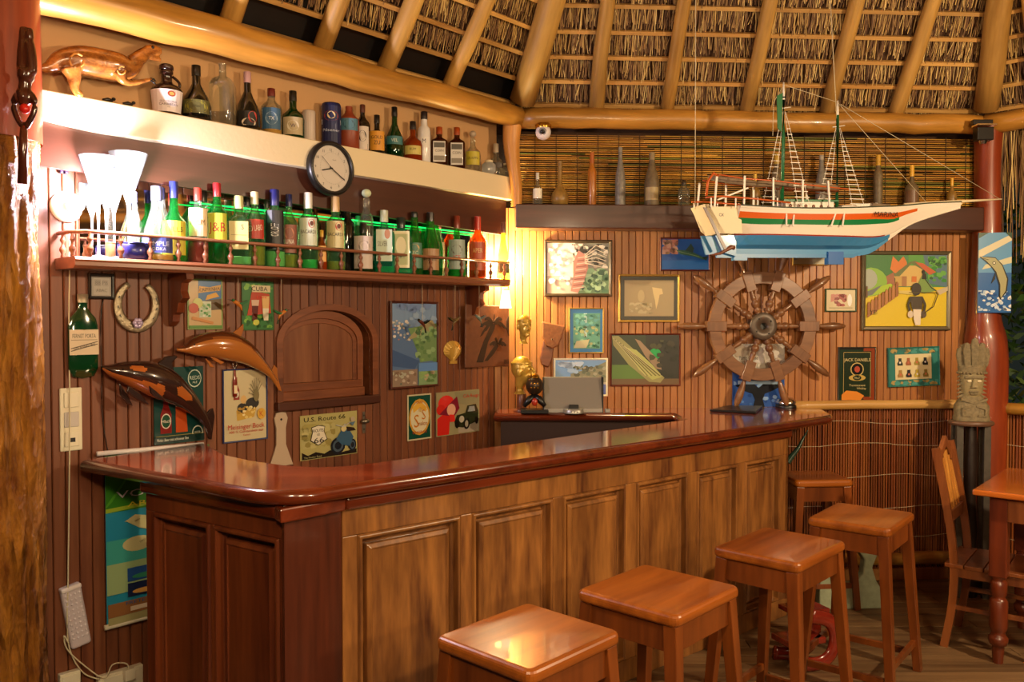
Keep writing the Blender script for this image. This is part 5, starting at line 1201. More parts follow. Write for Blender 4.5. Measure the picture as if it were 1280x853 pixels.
SB_(501, 272, 28, 'sq', 'teal', '#1c2c28', (.10, .74, '#d8d0a0', ('R', .1, .08, .9, .92, '#a8b078'), ('E', .5, .6, .3, .25, '#e0d8b0'), ('T', 'DRY', .5, .3, .1, '#4c4c30')), 'bright turquoise square bottle with a tall yellow-green label', 'green', .08)
SB_(518, 265, 22, 'champ', 'green', '#1c2018', (.1, .5, '#4c7c68', ('T', 'SEC', .5, .6, .14, '#d8d8b0'), ('E', .5, .8, .3, .14, '#c8a060')), 'green bottle with black cap right of the turquoise pair', capk='cyl')
SB_(538, 266, 25, 'champ', 'green', '#241c18', (.08, .42, '#a88058', ('R', .1, .1, .9, .9, '#c09c74'), ('T', 'Fratelli', .5, .5, .14, '#3c2418', .7)), 'dark green wine bottle with a brown square label', 'dark', .14, capk='long')
SB_(544, 264, 20, 'champ', 'green', '#1c8c48', None, 'green wine bottle standing behind the brown-labelled one', back=True)
SB_(549, 275, 14, 'std', 'dgreen', '#b84c30', (.15, .6, '#c8b8a0', ('R', .2, .2, .8, .8, '#2c5c3c')), 'narrow green bottle with orange cap left of the mint one', back=True)
SB_(571, 270, 24, 'squat', 'green', '#7c3020', (.12, .6, '#98a8a0', ('E', .5, .66, .3, .16, '#5c4c40'), ('T', 'ICE', .5, .4, .14, '#c83020')), 'mint green bottle with a dark red cap and silver label', 'pale', .2)
SB_(597, 271, 22, 'std', 'amber', '#b02c1c', (.12, .58, '#b84c28', ('T', 'APER', .5, .7, .16, '#e8c080', .6), ('R', 0, .92, 1, 1, '#e8b020')), 'orange aperitif bottle with a red cap near the right lamp', 'amber', .56, capk='long')
SB_(604, 280, 14, 'slim', 'clear', '#b87c58', None, 'slim clear bottle with tan cap behind the orange aperitif', back=True)
SB_(629, 278, 18, 'cone', 'yellow', '#5c3838', (.1, .3, '#3c3c28', ('R', .2, .2, .8, .8, '#d8d8a0')), 'yellow bottle in the glare of the right lamp')
# small things on the shelf, left end
def pot(px, yt, w_, mat, desc, cat='jar', nme='jar'):
    x, zt = LW.at(px, yt, .12); P = LW.w(x, SZ, .12); k = P.y/FPX; H = zt-SZ; r = w_/2*k
    q = empty(nme, Matrix.Translation(P), desc, cat); obj('body', MB().lathe([(r*.85, 0), (r, H*.1), (r, H*.9), (r*.9, H)], 16), mat, q); obj('rim', MB().lathe([(r*.92, H*.97), (r*1.02, H), (r*.9, H*1.05)], 16), mat, q)
pot(138, 304, 12, plain('tan_wood', '#9c6038', .4), 'small tan cup on the shelf below the tall stemmed glasses', 'cup', 'cup')
pot(167, 305, 38, plain('navy_bowl', '#1c1c5c', .3, coat=.5), 'dark blue bowl on the shelf between glasses and flared bottle', 'bowl', 'bowl')
# stemmed cocktail glasses at the left end, and the slim tumbler
def stem_glass(px, yt, w_, desc, off=.12):
    x, zt = LW.at(px, yt, off); P = LW.w(x, SZ, off); k = P.y/FPX; H = zt-SZ; r = w_/2*k
    q = empty('cocktail_glass', Matrix.Translation(P), desc, 'glass', 'stemmed cocktail glasses at the left end of the shelf')
    obj('bowl', MB().lathe([(r*.10, H*.52), (r*.35, H*.66), (r, H), (r*.96, H), (r*.30, H*.68), (r*.06, H*.56)], 20), GL['frost'], q)
    obj('stem', MB().lathe([(r*.08, H*.03), (r*.06, H*.3), (r*.10, H*.53)], 10), GL['frost'], q); obj('foot', MB().lathe([(r*.62, 0), (r*.6, .004), (r*.1, H*.035)], 20), GL['frost'], q)
stem_glass(122, 196, 44, 'leftmost of the three tall frosted cocktail glasses'); stem_glass(142, 214, 36, 'shorter middle frosted cocktail glass'); stem_glass(160, 192, 46, 'rightmost and tallest frosted cocktail glass')
SB_(168, 240, 11, 'slim', 'clear', '#b8c0e0', None, 'slender clear vial-like bottle right of the cocktail glasses')
# left wall lamp: round white base, bulb facing the room
cx, cz = LW.at(85, 258, .02); wlp = empty('wall_lamp', LW.M(cx, cz, .001), 'round white wall lamp with a glowing globe bulb at the left end of the shelf', 'lamp')
obj('base', MB().lathe([(.062, 0), (.062, .008), (.05, .018), (.022, .03), (.022, .06)], 28), plain('porcelain', '#efe8dc', .25, coat=.6), wlp, RYm)
obj('bulb', MB().ell((0, -.095, 0), (.032, .036, .032), 16, 10), plain('bulb_cool', '#f2ecff', .3, emit=30), wlp)
cx, cz = LW.at(84, 207, .05); q = empty('wall_clip', LW.M(cx, cz, .001), 'small dark double clip on the wall above the round lamp', 'clip')
for s_ in (-.009, .009): obj('clip', MB().box(s_-.007, s_+.007, -.02, 0, -.028, .028), plain('violet_dark', '#2c1838', .4), q, bev=.004)
# right lamp: small globe in the corner above the shelf end
cx, cz = LW.at(651, 313, .10)
rl = empty('corner_lamp', Matrix.Translation(LW.w(LW.at(646, 306, .07)[0], LW.at(646, 306, .07)[1], .07)), 'small glowing globe bulb in the corner at the right end of the shelf', 'lamp')
obj('bulb', MB().ell((0, 0, 0), (.026, .026, .032), 16, 10), plain('bulb_warm', '#fff0c0', .3, emit=30), rl)
obj('socket', MB().lathe([(.016, .025), (.016, .06), (.006, .07)], 14), plain('porcelain', '#efe8dc', .25, coat=.6), rl)
obj('wire', MB().box(-.0015, .0015, -.0015, .0015, .07, .17), M_cord, rl)
# small white shade lamp under the shelf end
ps = D(632, 374, 5.0); q = empty('shade_lamp', Matrix.Translation(ps), 'small white tapered lampshade below the right end of the shelf', 'lamp')
obj('shade', MB().lathe([(.036, -.055), (.022, .05)], 20), plain('shade_white', '#fff4d0', .5, emit=2.2), q); obj('cap', MB().lathe([(.022, .05), (.01, .055)], 20), M_white, q); obj('cord', MB().box(-.001, .001, -.001, .001, .055, .10), M_cord, q)
# -------------------------------------------------- bottles on the dark ledge
gD = 'old bottles on the dark ledge'; DZ = 2.346
def DB(px, yt, w_, typ, gl, cap, lab, desc, **k): return bottle(BW, px, yt, w_, .085, DZ, typ, gl, cap, lab, desc, group=gD, **k)
DB(672, 216, 13, 'squat', 'clear', '#d8d0b8', (.2, .5, '#e8e0c8', ('R', .2, .3, .8, .7, '#b8b098')), 'small clear bottle with white label at the left end of the dark ledge')
DB(700, 200, 22, 'bulb', 'dusty_gold', None, None, 'bulb-shaped gourd-like dusty bottle with a thin neck')
DB(740, 191, 11, 'slim', 'orange', '#a85818', None, 'slim orange bottle on the dark ledge', capk='long')
DB(775.5, 184, 13, 'champ', 'dustgrey', '#8c867a', None, 'tall slim grey dusty bottle on the dark ledge')
DB(815, 191, 19, 'champ', 'dusty', '#8c7a58', (.1, .34, '#a89468', ('P', [(.1, .1), (.9, .1), (.5, .95)], '#c8b488')), 'dusty champagne bottle with torn label left of the ship', capk='long')
DB(855, 225, 14, 'sq', 'clear', '#3c3020', None, 'small empty square glass bottle beside the stern of the ship')
DB(944, 218, 13, 'squat', 'dusty_gold', '#d8b040', None, 'dusty bottle with golden neck seen through the stern railing', capk='long')
DB(971, 192, 12, 'slim', 'dusty', '#c8a438', None, 'dark slim bottle with yellow neck left of the rear mast', capk='long')
DB(1027, 194, 14, 'champ', 'dustgrey', '#a8a090', None, 'grey dusty bottle between the two masts')
DB(1007, 238, 22, 'bulb', 'yellow', '#b8a040', None, 'squat yellow bottle behind the ship railing between the masts')
DB(1098, 194, 11, 'slim', 'dusty', '#c89828', None, 'slim dusty bottle with a long yellow neck right of the front mast', capk='long')
DB(1140, 207, 17, 'squat', 'dusty', '#d8a42c', (.1, .4, '#6c4c34', ('R', .1, .2, .9, .8, '#8c6c4c')), 'stout dusty bottle with yellow neck above the bowsprit', capk='long')
DB(1190, 223, 12, 'squat', 'dusty_gold', '#d8a42c', None, 'small dusty bottle at the right end of the dark ledge', capk='long')
# -------------------------------------------------- animal on the top ledge (reptile-like carved beast)
M_beast = paint('beast_paint', .25, coat=.7)
def bcol(c, fin=False):
    g = math.sin(c.x*90+c.z*40)*.5+.5
    return '#a8622c' if g > .35 else '#6b3418'
o2 = .10
s0, z0_ = LW.at(125, 80, o2); beast = empty('carved_beast', LW.M(s0, 2.513, o2), 'striped lacquered carved reptile with open jaws standing on the cream ledge', 'figurine')
def bp2(px, py, dy=0): s_, z_ = LW.at(px, py, o2+dy); return (s_-s0, -dy, z_-2.513)
mb = MB()
def tube(pts, rads, col='#a05c2a', n=14, kx=3.25/1050): mb.sweep([p_ for p_ in spl([bp2(*q) for q in pts], 4)], [a for (a,) in spl([(r_*kx,) for r_ in rads], 4)], n, col=col)
tube([(48, 86), (62, 84), (78, 76), (100, 76), (125, 80), (148, 84), (162, 84), (172, 76)], [3, 8, 14, 19, 20, 19, 14, 9])       # tail, trunk, chest
tube([(160, 84), (172, 74), (182, 66), (188, 65)], [12, 10, 8, 7])                             # neck
tube([(184, 64), (192, 63), (201, 64)], [8, 7, 5], '#b8742e')                                   # head
tube([(188, 72), (195, 74), (201, 75)], [4, 3, 2.5], '#c8a070')                                 # lower jaw
for dy in (.045, -.03):
    tube([(88, 84, dy), (92, 96, dy), (93, 108, dy), (97, 117, dy), (103, 117.5, dy)], [13, 9, 6, 4.5, 4])    # hind leg
    tube([(150, 92, dy), (153, 100, dy), (164, 104, dy), (180, 101, dy), (190, 99, dy)], [9, 6, 4, 3, 2])       # front arm
bo_ = obj('body', mb, wood('beast_wood', '#5c2c12', '#c07a32', .25, 'x', 26, 1.5, .4, .02, coat=.6), beast, remesh=.006)
for dz, dy in ((0, .045), (4, .05)):
    for k in range(2): obj('claw', MB().sweep([bp2(188+k*2, 98+dz*.6+k, dy), bp2(193, 99+dz+k, dy), bp2(195, 102+dz, dy)], [.004, .003, .001], 6), M_black, beast)
obj('eye', MB().ell(bp2(191, 59, .022), (.006, .006, .006), 8, 6), M_black, beast)
obj('arm_ring', MB().sweep([bp2(152+5*math.cos(a_*.6), 88+5*math.sin(a_*.6), .075) for a_ in range(10)], .003, 6), plain('ring_tan', '#e0a050', .3), beast)
obj('hip_ring', MB().sweep([bp2(96+9*math.cos(a_*.62), 76+9*math.sin(a_*.62), .062) for a_ in range(10)], .004, 6), plain('ring_tan', '#e0a050', .3), beast)
for px, lb in ((135, 'tiny dark figurine under the belly of the carved reptile'), (160, 'tiny dark figurine under the front claws of the carved reptile')):
    s_, z_ = LW.at(px, 122, .12); q = empty('tiny_figurine', LW.M(s_, 2.513, .12), lb, 'figurine')
    obj('body', MB().sweep([(-.02, 0, .006), (0, 0, .012), (.018, 0, .010)], [.006, .009, .005], 8), M_black, q); obj('head', MB().ell((.022, 0, .018), (.008, .007, .007), 8, 6), M_black, q)
    for k in (-.014, .012): obj('leg', MB().box(k-.003, k+.003, -.004, .004, 0, .01), M_black, q)
# ================================================================ pictures on the back wall
M_fdark = wood('frame_dark', '#3a2c1c', '#5c4630', .35, 'z', 8, 8, .1, .05, coat=.2); M_fgold = plain('frame_gold', '#c49a48', .35, .5, bump=.3, vs=60)
M_fred = wood('frame_red', '#4a1a10', '#702c18', .3, 'z', 8, 8, .1, .05, coat=.4)
def lobster(p):
    p.Rr(0, 0, 1, 1, '#e8dcd8').Rr(.5, 0, 1, .45, '#6c9068').Rr(.45, .4, 1, 1, '#8c8c80').Rr(0, 0, .5, .35, '#c8b0a8')
    p.spots(60, (.5, .02, .98, .5), .06, ['#4c7858', '#88b088', '#385c48', '#a8c8a0']).spots(50, (.4, .5, .98, .98), .05, ['#e8e0d8', '#5c5448', '#b0a098', '#302c28']).spots(40, (.02, .05, .5, .95), .05, ['#f4ecec', '#e0d0d0', '#c89898', '#f0e4e0'])
    p.P([(.38, .05), (.5, .02), (.58, .2), (.66, .5), (.64, .75), (.5, .85), (.42, .6), (.42, .3)], '#b07870')
    for k in range(11): p.L([(.41+.008*k, .10+.06*k), (.59+.006*k, .13+.06*k)], .016, '#8c4c48' if k % 2 else '#d8b0a8')
    for k in range(6): p.L([(.6, .75-.03*k), (.78, .95-.08*k), (.95, .85-.07*k)], .012, '#e8d8c8')
picture('lobster_photo', BW, (680, 300, 765, 371), 'dark-framed lobster photograph nearest the corner lamp', 'picture', lobster, '#e0d8d0', .020, M_fdark, .02)
def sea1(p):
    p.Rr(0, 0, 1, 1, '#1c60b8').Rr(0, 0, 1, .3, '#1470c8').spots(24, (.02, .5, .35, .98), .08, ['#c88878', '#b89868', '#8c6858', '#d8a890']).P([(.3, .65), (.6, .62), (.88, .4), (.9, .32), (.7, .42), (.4, .5)], '#3c6c58').P([(.5, .62), (.62, .85), (.68, .7), (.66, .55)], '#2c4c48').P([(.85, .4), (.98, .44), (.94, .3)], '#24403c').L([(.35, .6), (.8, .42)], .01, '#88a878')
picture('diver_photo', BW, (825, 297, 888, 339), 'small blue underwater photograph left of the ship stern', 'picture', sea1, '#1c60b8', .010, M_fred, .014)
def engr(p):
    p.Rr(.0, .0, 1, 1, '#38352a').Rr(.07, .09, .93, .91, '#a08c64').Rr(.08, .105, .92, .895, '#a8946c')
    p.P([(.55, .75), (.72, .72), (.74, .6), (.68, .58), (.66, .42), (.62, .25), (.6, .45), (.57, .6)], '#d8c088').E(.36, .55, .06, .14, '#b8a478').spots(20, (.15, .15, .55, .4), .05, ['#b8a880', '#c0b088', '#a89870'])
picture('engraving', BW, (773, 343, 850, 403), 'gold-framed faded sepia print above the green photograph', 'picture', engr, '#38352a', .014, M_fgold, .016)
def falls(p):
    p.Rr(0, 0, 1, 1, '#2c78b0').Rr(.10, .08, .92, .90, '#5c9c88').Rr(.42, .35, .52, .9, '#b8d8d0').spots(50, (.12, .1, .9, .6), .06, ['#2c6c54', '#4c9870', '#88b898', '#a8b078', '#3c5c44']).spots(30, (.12, .6, .9, .88), .07, ['#5ca0a0', '#78b8a8', '#48887c']).P([(.12, .1), (.5, .1), (.6, .3), (.2, .26)], '#c0b890')
picture('waterfall_print', BW, (711, 385, 755, 442), 'small upright waterfall print with a blue mount in a thin gold frame', 'picture', falls, '#2c78b0', .008, M_fgold, .012)
def frog(p):
    p.Rr(0, 0, 1, 1, '#34402c').Rr(.5, 0, 1, 1, '#2c2c24').Rr(0, 0, .5, .4, '#5c8038').Rr(0, .0, 1, .12, '#6c5434').E(.64, .62, .09, .11, '#1ca854')
    p.P([(0, .98), (.10, .98), (.5, .5), (.78, .14), (.72, .04), (.55, .06), (.25, .4), (.02, .8)], '#98945c').P([(.2, .75), (.36, .7), (.6, .4), (.76, .16), (.6, .1), (.4, .3)], '#b4b868').P([(.34, .92), (.42, .88), (.7, .48), (.74, .3), (.66, .32), (.5, .56)], '#9c8468')
    for k in range(9): p.L([(.02+.02*k, .94-.02*k), (.5+.03*k, .18+.0*k)], .008, '#4c4420' if k % 2 else '#d0c890')
    p.spots(16, (.55, .12, .98, .9), .05, ['#24281c', '#48482c', '#3c3828'])
picture('iguana_photo', BW, (763, 417, 851, 483), 'red-brown framed photograph of a green iguana on bark left of the wheel', 'picture', frog, '#34402c', .010, M_fred, .014)
def shore(p):
    p.Rr(0, 0, 1, 1, '#7ca8d8').Rr(0, 0, 1, .3, '#5c6cb0').Rr(0, .3, 1, .38, '#c8c0a8').P([(.3, .6), (.6, .72), (.8, .82), (1, .95), (1, .36), (.3, .36)], '#8c8c70').spots(30, (.35, .5, 1, .84), .05, ['#6c7860', '#98987c', '#a8a890', '#585c48']).spots(10, (.05, .6, .6, .95), .08, ['#a8c8e8', '#c0d8f0'])
picture('shore_photo', BW, (692, 448, 760, 496), 'white-bordered seashore photograph standing behind the grey speaker dock', 'picture', shore, '#7ca8d8', .012, M_cream, .010)
def smallp(p): p.Rr(.1, .1, .9, .9, '#d8c8a0').spots(16, (.15, .2, .7, .8), .09, ['#a85048', '#c88478', '#8c3c38']).Rr(.1, .1, .9, .16, '#b8a880').E(.80, .5, .08, .3, '#f4f0e8')
picture('small_print', BW, (1032, 361, 1071, 390), 'very small green-framed print with red scribbles right of the wheel', 'picture', smallp, '#d8c8a0', .008, plain('frame_green', '#2c4a34', .35), .012)
def keelp(p): p.Rr(0, 0, 1, 1, '#b8b090').P([(0, .2), (.5, .5), (1, .3), (1, 1), (0, 1)], '#8c98a0')
picture('hull_hidden_picture', BW, (991, 306, 1036, 332), 'gold-framed picture mostly hidden behind the blue ship hull', 'picture', keelp, '#b8b090', .008, M_fgold, .012)
def naive(p):
    p.Rr(0, 0, 1, 1, '#e0c424').Rr(0, .55, 1, 1, '#4c8c58').E(.15, .9, .3, .2, '#3c7c3c').P([(.3, .8), (.33, .98), (.4, .9), (.46, .98), (.5, .9), (.52, .75), (.4, .7)], '#d87c34').Rr(.52, .85, .75, 1, '#5ca048').P([(.7, 1), (1, 1), (1, .55), (.78, .6)], '#5c7c8c').spots(34, (.76, .62, .99, .98), .04, ['#3c8c38', '#58a048', '#34603c', '#6cb050'])
    p.P([(.33, .7), (.48, .56), (.66, .56), (.72, .85), (.5, .85)], '#d8b86c').P([(.34, .72), (.38, .66), (.56, .88), (.8, .72), (.84, .76), (.6, .92), (.54, .9)], '#6c7848').P([(.6, .9), (.7, .88), (.86, .76), (.78, .72)], '#c8643c').Rr(.36, .56, .5, .7, '#c8a458').Rr(.44, .56, .5, .7, '#a87848').Rr(.56, .62, .62, .7, '#d07830').P([(.22, .68), (.34, .76), (.36, .56), (.24, .56)], '#a06848')
    p.E(.06, .62, .2, .2, '#88b83c').E(.03, .66, .11, .14, '#a8b0a0').P([(0, .4), (.38, .54), (.3, .6), (0, .5)], '#a8c828').P([(0, .48), (.2, .58), (.08, .44), (0, .42)], '#6c7470')
    p.P([(.6, .5), (.66, .66), (.70, .74), (.74, .64), (.86, .5), (.72, .46)], '#7c9c50').E(.70, .76, .02, .03, '#2c2418').P([(.68, .66), (.74, .66), (.73, .74), (.69, .74)], '#2c2418').L([(.72, .66), (.80, .54), (.86, .50)], .01, '#2c2418').P([(.86, .5), (1, .56), (1, .5), (.9, .44)], '#c8b898').P([(.4, .5), (.62, .5), (.6, .44), (.4, .46)], '#d8c46c').P([(0, .56), (.02, .56), (.02, .4), (0, .4)], '#6c4824')
    for k in range(9): x_ = .02+.042*k; y_ = .12+.035*k; p.P([(x_, y_), (x_+.036, y_+.03), (x_+.036, y_+.20), (x_+.018, y_+.23), (x_, y_+.19)], '#b87c44' if k % 2 else '#9c6434')
    p.T('YEI', .09, .2, .06, '#4c3018').E(.61, .52, .06, .09, '#3c3428').P([(.53, .42), (.69, .42), (.68, .24), (.56, .24)], '#4c4030').L([(.54, .4), (.51, .3), (.54, .19)], .028, '#3c3428').L([(.68, .4), (.72, .3), (.70, .18)], .028, '#3c3428').E(.54, .17, .035, .05, '#d8c8b0').E(.70, .17, .035, .05, '#5c4c3c').P([(.57, .24), (.67, .24), (.66, .02), (.6, .02), (.58, .1)], '#e8dcc8').L([(.7, .18), (.82, .28), (.87, .44), (.84, .48)], .01, '#2c2418').Rr(.52, .47, .86, .478, '#5c5020')
picture('village_painting', BW, (1077, 314, 1188, 413), 'large yellow and green naive village painting in a grey-brown frame', 'painting', naive, '#e0c424', .026, plain('frame_pewter', '#6b6048', .35, .4), .024, mat=M_canvas, part='canvas')
def jd(p):
    p.Rr(0, 0, 1, 1, '#181410').Rr(0, 0, .72, .97, '#1c3420').Rr(.68, 0, 1, 1, '#8c3c1c').Rr(.1, .08, .9, .94, '#20301c').L([(.12, .08), (.12, .92), (.88, .92), (.88, .06)], .012, '#c8a868')
    p.T('JACK DANIELS', .5, .78, .06, '#e0cc90', wide=.74).E(.5, .6, .19, .13, '#c8b070').E(.5, .6, .16, .11, '#181410').E(.5, .6, .08, .06, '#b8503c').E(.5, .44, .24, .06, '#c8a858').E(.5, .44, .12, .05, '#20301c').T('No.7', .5, .44, .04, '#e0cc90').T('Tennessee', .5, .30, .04, '#e0cc90', wide=.46).T('Whiskey', .62, .24, .04, '#e0cc90').P([(.06, .02), (.6, .02), (.7, .1), (.5, .18), (.2, .2), (.06, .12)], '#e08c34')
picture('whiskey_mirror', BW, (1048, 434, 1095, 503), 'dark green whiskey mirror sign with an orange patch in its lower corner', 'sign', jd, '#181410', .008, plain('frame_steel', '#4c4c44', .3, .5), .012, mat=M_gloss)
def shoes(p):
    p.Rr(0, 0, 1, 1, '#2c7c74').spots(30, (0, 0, 1, .14), .06, ['#489890', '#387068', '#b09858']).spots(20, (0, .86, 1, 1), .06, ['#489890', '#387068', '#b09858']).Rr(.12, .16, .86, .84, '#e0d0a0')
    cs = ['#2c3430', '#a0603c', '#a08c3c', '#18181c', '#a88448', '#241c28', '#c0a838', '#8c7838']
    for k in range(8):
        x_ = .22+.17*(k % 4); y_ = .62 if k < 4 else .30; p.P([(x_-.05, y_-.08), (x_+.055, y_-.08), (x_+.055, y_-.02), (x_+.03, y_+.04), (x_+.03, y_+.12), (x_-.03, y_+.12), (x_-.03, y_+.04), (x_-.06, y_-.02)], cs[k]).E(x_, y_, .02, .03, '#c86c50' if k % 3 else '#e8e0d8')
picture('boot_plaque', BW, (1110, 434, 1174, 483), 'turquoise wooden plaque showing eight little painted boots', 'plaque', shoes, '#2c7c74', .008, plain('teal_paint', '#2c7c74', .5, var=.2), .022, rot=R(-2))
# ================================================================ ship wheel
wx, wz = BW.at(953, 408, .09); wheel = empty('ship_wheel', BW.M(wx, wz, .085), 'large wooden ship wheel with turned spokes on the back wall', 'ship wheel')
ky = (BW.w(wx, wz, .085)).y/FPX; Ro, Ri = 68*ky, 53*ky
for k in range(10):          # rim felloes, each a part
    a0, a1 = R(36*k+.4), R(36*k+36-.4); seg = 6
    P = [((Ro)*math.cos(a0+(a1-a0)*i/seg), (Ro)*math.sin(a0+(a1-a0)*i/seg)) for i in range(seg+1)]+[((Ri)*math.cos(a1+(a0-a1)*i/seg), (Ri)*math.sin(a1+(a0-a1)*i/seg)) for i in range(seg+1)]
    mbf = MB(); n = len(P); v = [(x, yy, z) for yy in (-.018, .018) for x, z in P]
    f = [(i, i+1, n-2-i, n-1-i) for i in range(seg)]+[(n+n-1-i, n+n-2-i, n+i+1, n+i) for i in range(seg)]+[(i, i+n, (i+1) % n+n, (i+1) % n) for i in range(n)]
    obj('felloe', mbf.add(v, f), M_wheel, wheel, bev=.003)
spk = mesh('spoke', MB().lathe([(.013, .05), (.013, .062), (.021, .07), (.021, .080), (.012, .087), (.022, .098), (.025, .108), (.013, .120), (.021, .128), (.025, .142), (.024, .156), (.012, .167), (.017, .175), (.017, .185), (.013, .21), (.013, Ro)], 14), M_wheel)
hdl = mesh('handle', MB().lathe([(.016, Ro-.002), (.018, Ro+.012), (.010, Ro+.022), (.013, Ro+.035), (.021, Ro+.075), (.024, Ro+.115), (.021, Ro+.150), (.013, Ro+.180), (.004, Ro+.192)], 16), M_wheel)
blk = mesh('spoke_block', MB().box(-.031, .031, -.027, .027, Ri-.035, Ro+.016), M_wheel)
for k in range(10):
    Mr = Matrix.Rotation(R(18+36*k), 4, 'Y')
    obj('spoke', spk, None, wheel, Mr); obj('handle', hdl, None, wheel, Mr); obj('spoke_block', blk, None, wheel, Mr, bev=.003)
obj('hub', MB().lathe([(.022, .0), (.022, .06), (.078, .06), (.085, .054), (.085, 0), (.085, -.0)], 32), plain('hub_grey', '#5a4c40', .4, .2, var=.1), wheel, Matrix.Translation((0, .028, 0)) @ RYm)
obj('hub_bore', MB().lathe([(.020, -.0), (.020, .03)], 20), M_black, wheel, Matrix.Translation((0, .028, 0)) @ RYm)
for dg in (35, 125, 215, 305): obj('hub_screw', MB().ell((.055*math.cos(R(dg)), -.033, .055*math.sin(R(dg))), (.005, .003, .005), 8, 4), M_black, wheel)
for dg in (0,): obj('mount', MB().lathe([(.03, -.084), (.03, -.02)], 14), M_wheel, wheel, RYm)
# poster behind the wheel
def sailp(p):
    p.Rr(0, 0, 1, 1, '#2c58a8').Rr(0, .55, 1, 1, '#c8c0b4').spots(40, (.02, .02, .98, .42), .05, ['#1c4490', '#3c70c0', '#5888d0', '#8cb0e0']).spots(20, (.02, .7, .98, .98), .09, ['#d8d0c8', '#a89888', '#b8a898']).P([(.05, .34), (.2, .38), (.42, .36), (.5, .30), (.58, .36), (.8, .38), (.95, .34), (.78, .26), (.62, .21), (.58, .12), (.62, 0), (.40, 0), (.43, .12), (.38, .21), (.2, .26)], '#181c24').Rr(.1, .36, .9, .42, '#a8c8e8').P([(.42, .5), (.5, .7), (.56, .5)], '#e8e4dc').T('Porto Cruise', .3, .78, .06, '#3c3430', wide=.36).T('Belair', .8, .72, .05, '#3c3430')
picture('sailing_poster', BW, (916, 430, 981, 509), 'blue and white sailing poster seen through the wheel rim above the bar top', 'poster', sailp, '#2c58a8')
# ================================================================ model ship
s0 = D(900, 300, 4.62); s1_ = D(1205, 260, 4.93)
SF = Frame((s0.x, s0.y), math.degrees(math.atan2(s1_.y-s0.y, s1_.x-s0.x)))
ship = empty('model_ship', SF.M(0, 2.2), 'two-masted white, orange, green and blue model sailing ship hung on lines', 'model ship')
SI = SF.M(0, 2.2).inverted()
def sp(px, py, off=0): s_, z_ = SF.at(px, py, off); return (s_, -off, z_-2.2)
# stations: px, sheer, white/orange, orange/green, green/white, red line, waterline, keel, half width deck, half width waterline
ST = [(914, 260, 267, 274.5, 281, 293.5, 295, 321, .115, .03), (940, 262, 269, 276, 283, 294, 295.5, 321, .125, .07), (975, 264, 270.5, 277.5, 283.5, 295, 296.5, 321, .135, .095), (1010, 264.5, 271, 278, 284, 296, 297.5, 321, .135, .10),
      (1050, 263.5, 270.5, 277.5, 284, 296.5, 298, 320.5, .125, .085), (1085, 261.5, 269, 276, 282, 296.5, 298, 318, .098, .05), (1110, 260, 268, 275, 279, 292, 293.5, 301, .07, .02), (1135, 257.5, 263, 267, 269, 279, 281, 283, .042, .006), (1160, 255, 258, 261, 263, 270, 271.5, 273, .024, .004), (1200, 253, 254, 255, 256, 259, 260, 261, .010, .003)]
cols = ['#efe4d4', '#d8601c', '#1c7c44', '#efe4d4', '#a83018', '#3c84bc', '#2c6ca8']
P2 = spl([tuple(map(float, q)) for q in ST], 3)
mbh = MB()
def ring(q):
    px = q[0]; wd, ww = q[8], q[9]; zs = [sp(px, q[i])[2] for i in range(1, 8)]; x = sp(px, q[1])[0]
    zw = zs[5]; out = []
    for i, z in enumerate(zs[:6]):
        t = (z-zw)/max(1e-4, zs[0]-zw); out.append((x, ww+(wd-ww)*max(0, t)**.75, z))
    out.append((x, .55*ww+.006, zw+(zs[6]-zw)*.45)); out.append((x, .007, zw+(zs[6]-zw)*.62)); out.append((x, .005, zs[6]))
    return out
RG = [ring(q) for q in P2]
bandc = ['#efe4d4', '#d8601c', '#1c7c44', '#efe4d4', '#a83018', '#3c84bc', '#3c84bc', '#4a90c4']
for sd in (-1, 1):
    for a, b in zip(RG, RG[1:]):
        for i in range(8):
            c = bandc[i]; pxx = P2[RG.index(a)][0]
            if (i == 1 and pxx > 1136) or (i == 2 and pxx > 1112) or (i == 4 and pxx > 1100) or (i > 4 and pxx > 1104): c = '#efe4d4'
            v = [(a[i][0], sd*a[i][1], a[i][2]), (b[i][0], sd*b[i][1], b[i][2]), (b[i+1][0], sd*b[i+1][1], b[i+1][2]), (a[i+1][0], sd*a[i+1][1], a[i+1][2])]
            mbh.add(v, [(0, 1, 2, 3)] if sd > 0 else [(3, 2, 1, 0)], col=c)
for r_ in (RG[0],):   # transom
    v = [(q[0], -q[1], q[2]) for q in r_]+[(q[0], q[1], q[2]) for q in reversed(r_)]; mbh.add(v, [tuple(range(len(v)))], col='#efe4d4')
M_ship = paint('ship_paint', .35, coat=.4)
obj('hull', mbh, M_ship, ship)
dk_ = MB()
for a, b in zip(RG, RG[1:]):
    dk_.add([(a[0][0], -a[0][1], a[0][2]-.012), (b[0][0], -b[0][1], b[0][2]-.012), (b[0][0], b[0][1], b[0][2]-.012), (a[0][0], a[0][1], a[0][2]-.012)], [(0, 1, 2, 3)])
obj('deck', dk_, plain('deck_pale', '#c8ac80', .5), ship)
# gunwale strip along both sheers
for sd in (-1, 1): obj('gunwale', MB().sweep([(q[0][0], sd*q[0][1], q[0][2]+.002) for q in RG], (.006, .004), 6), plain('gunwale_dark', '#3c4838', .4), ship)
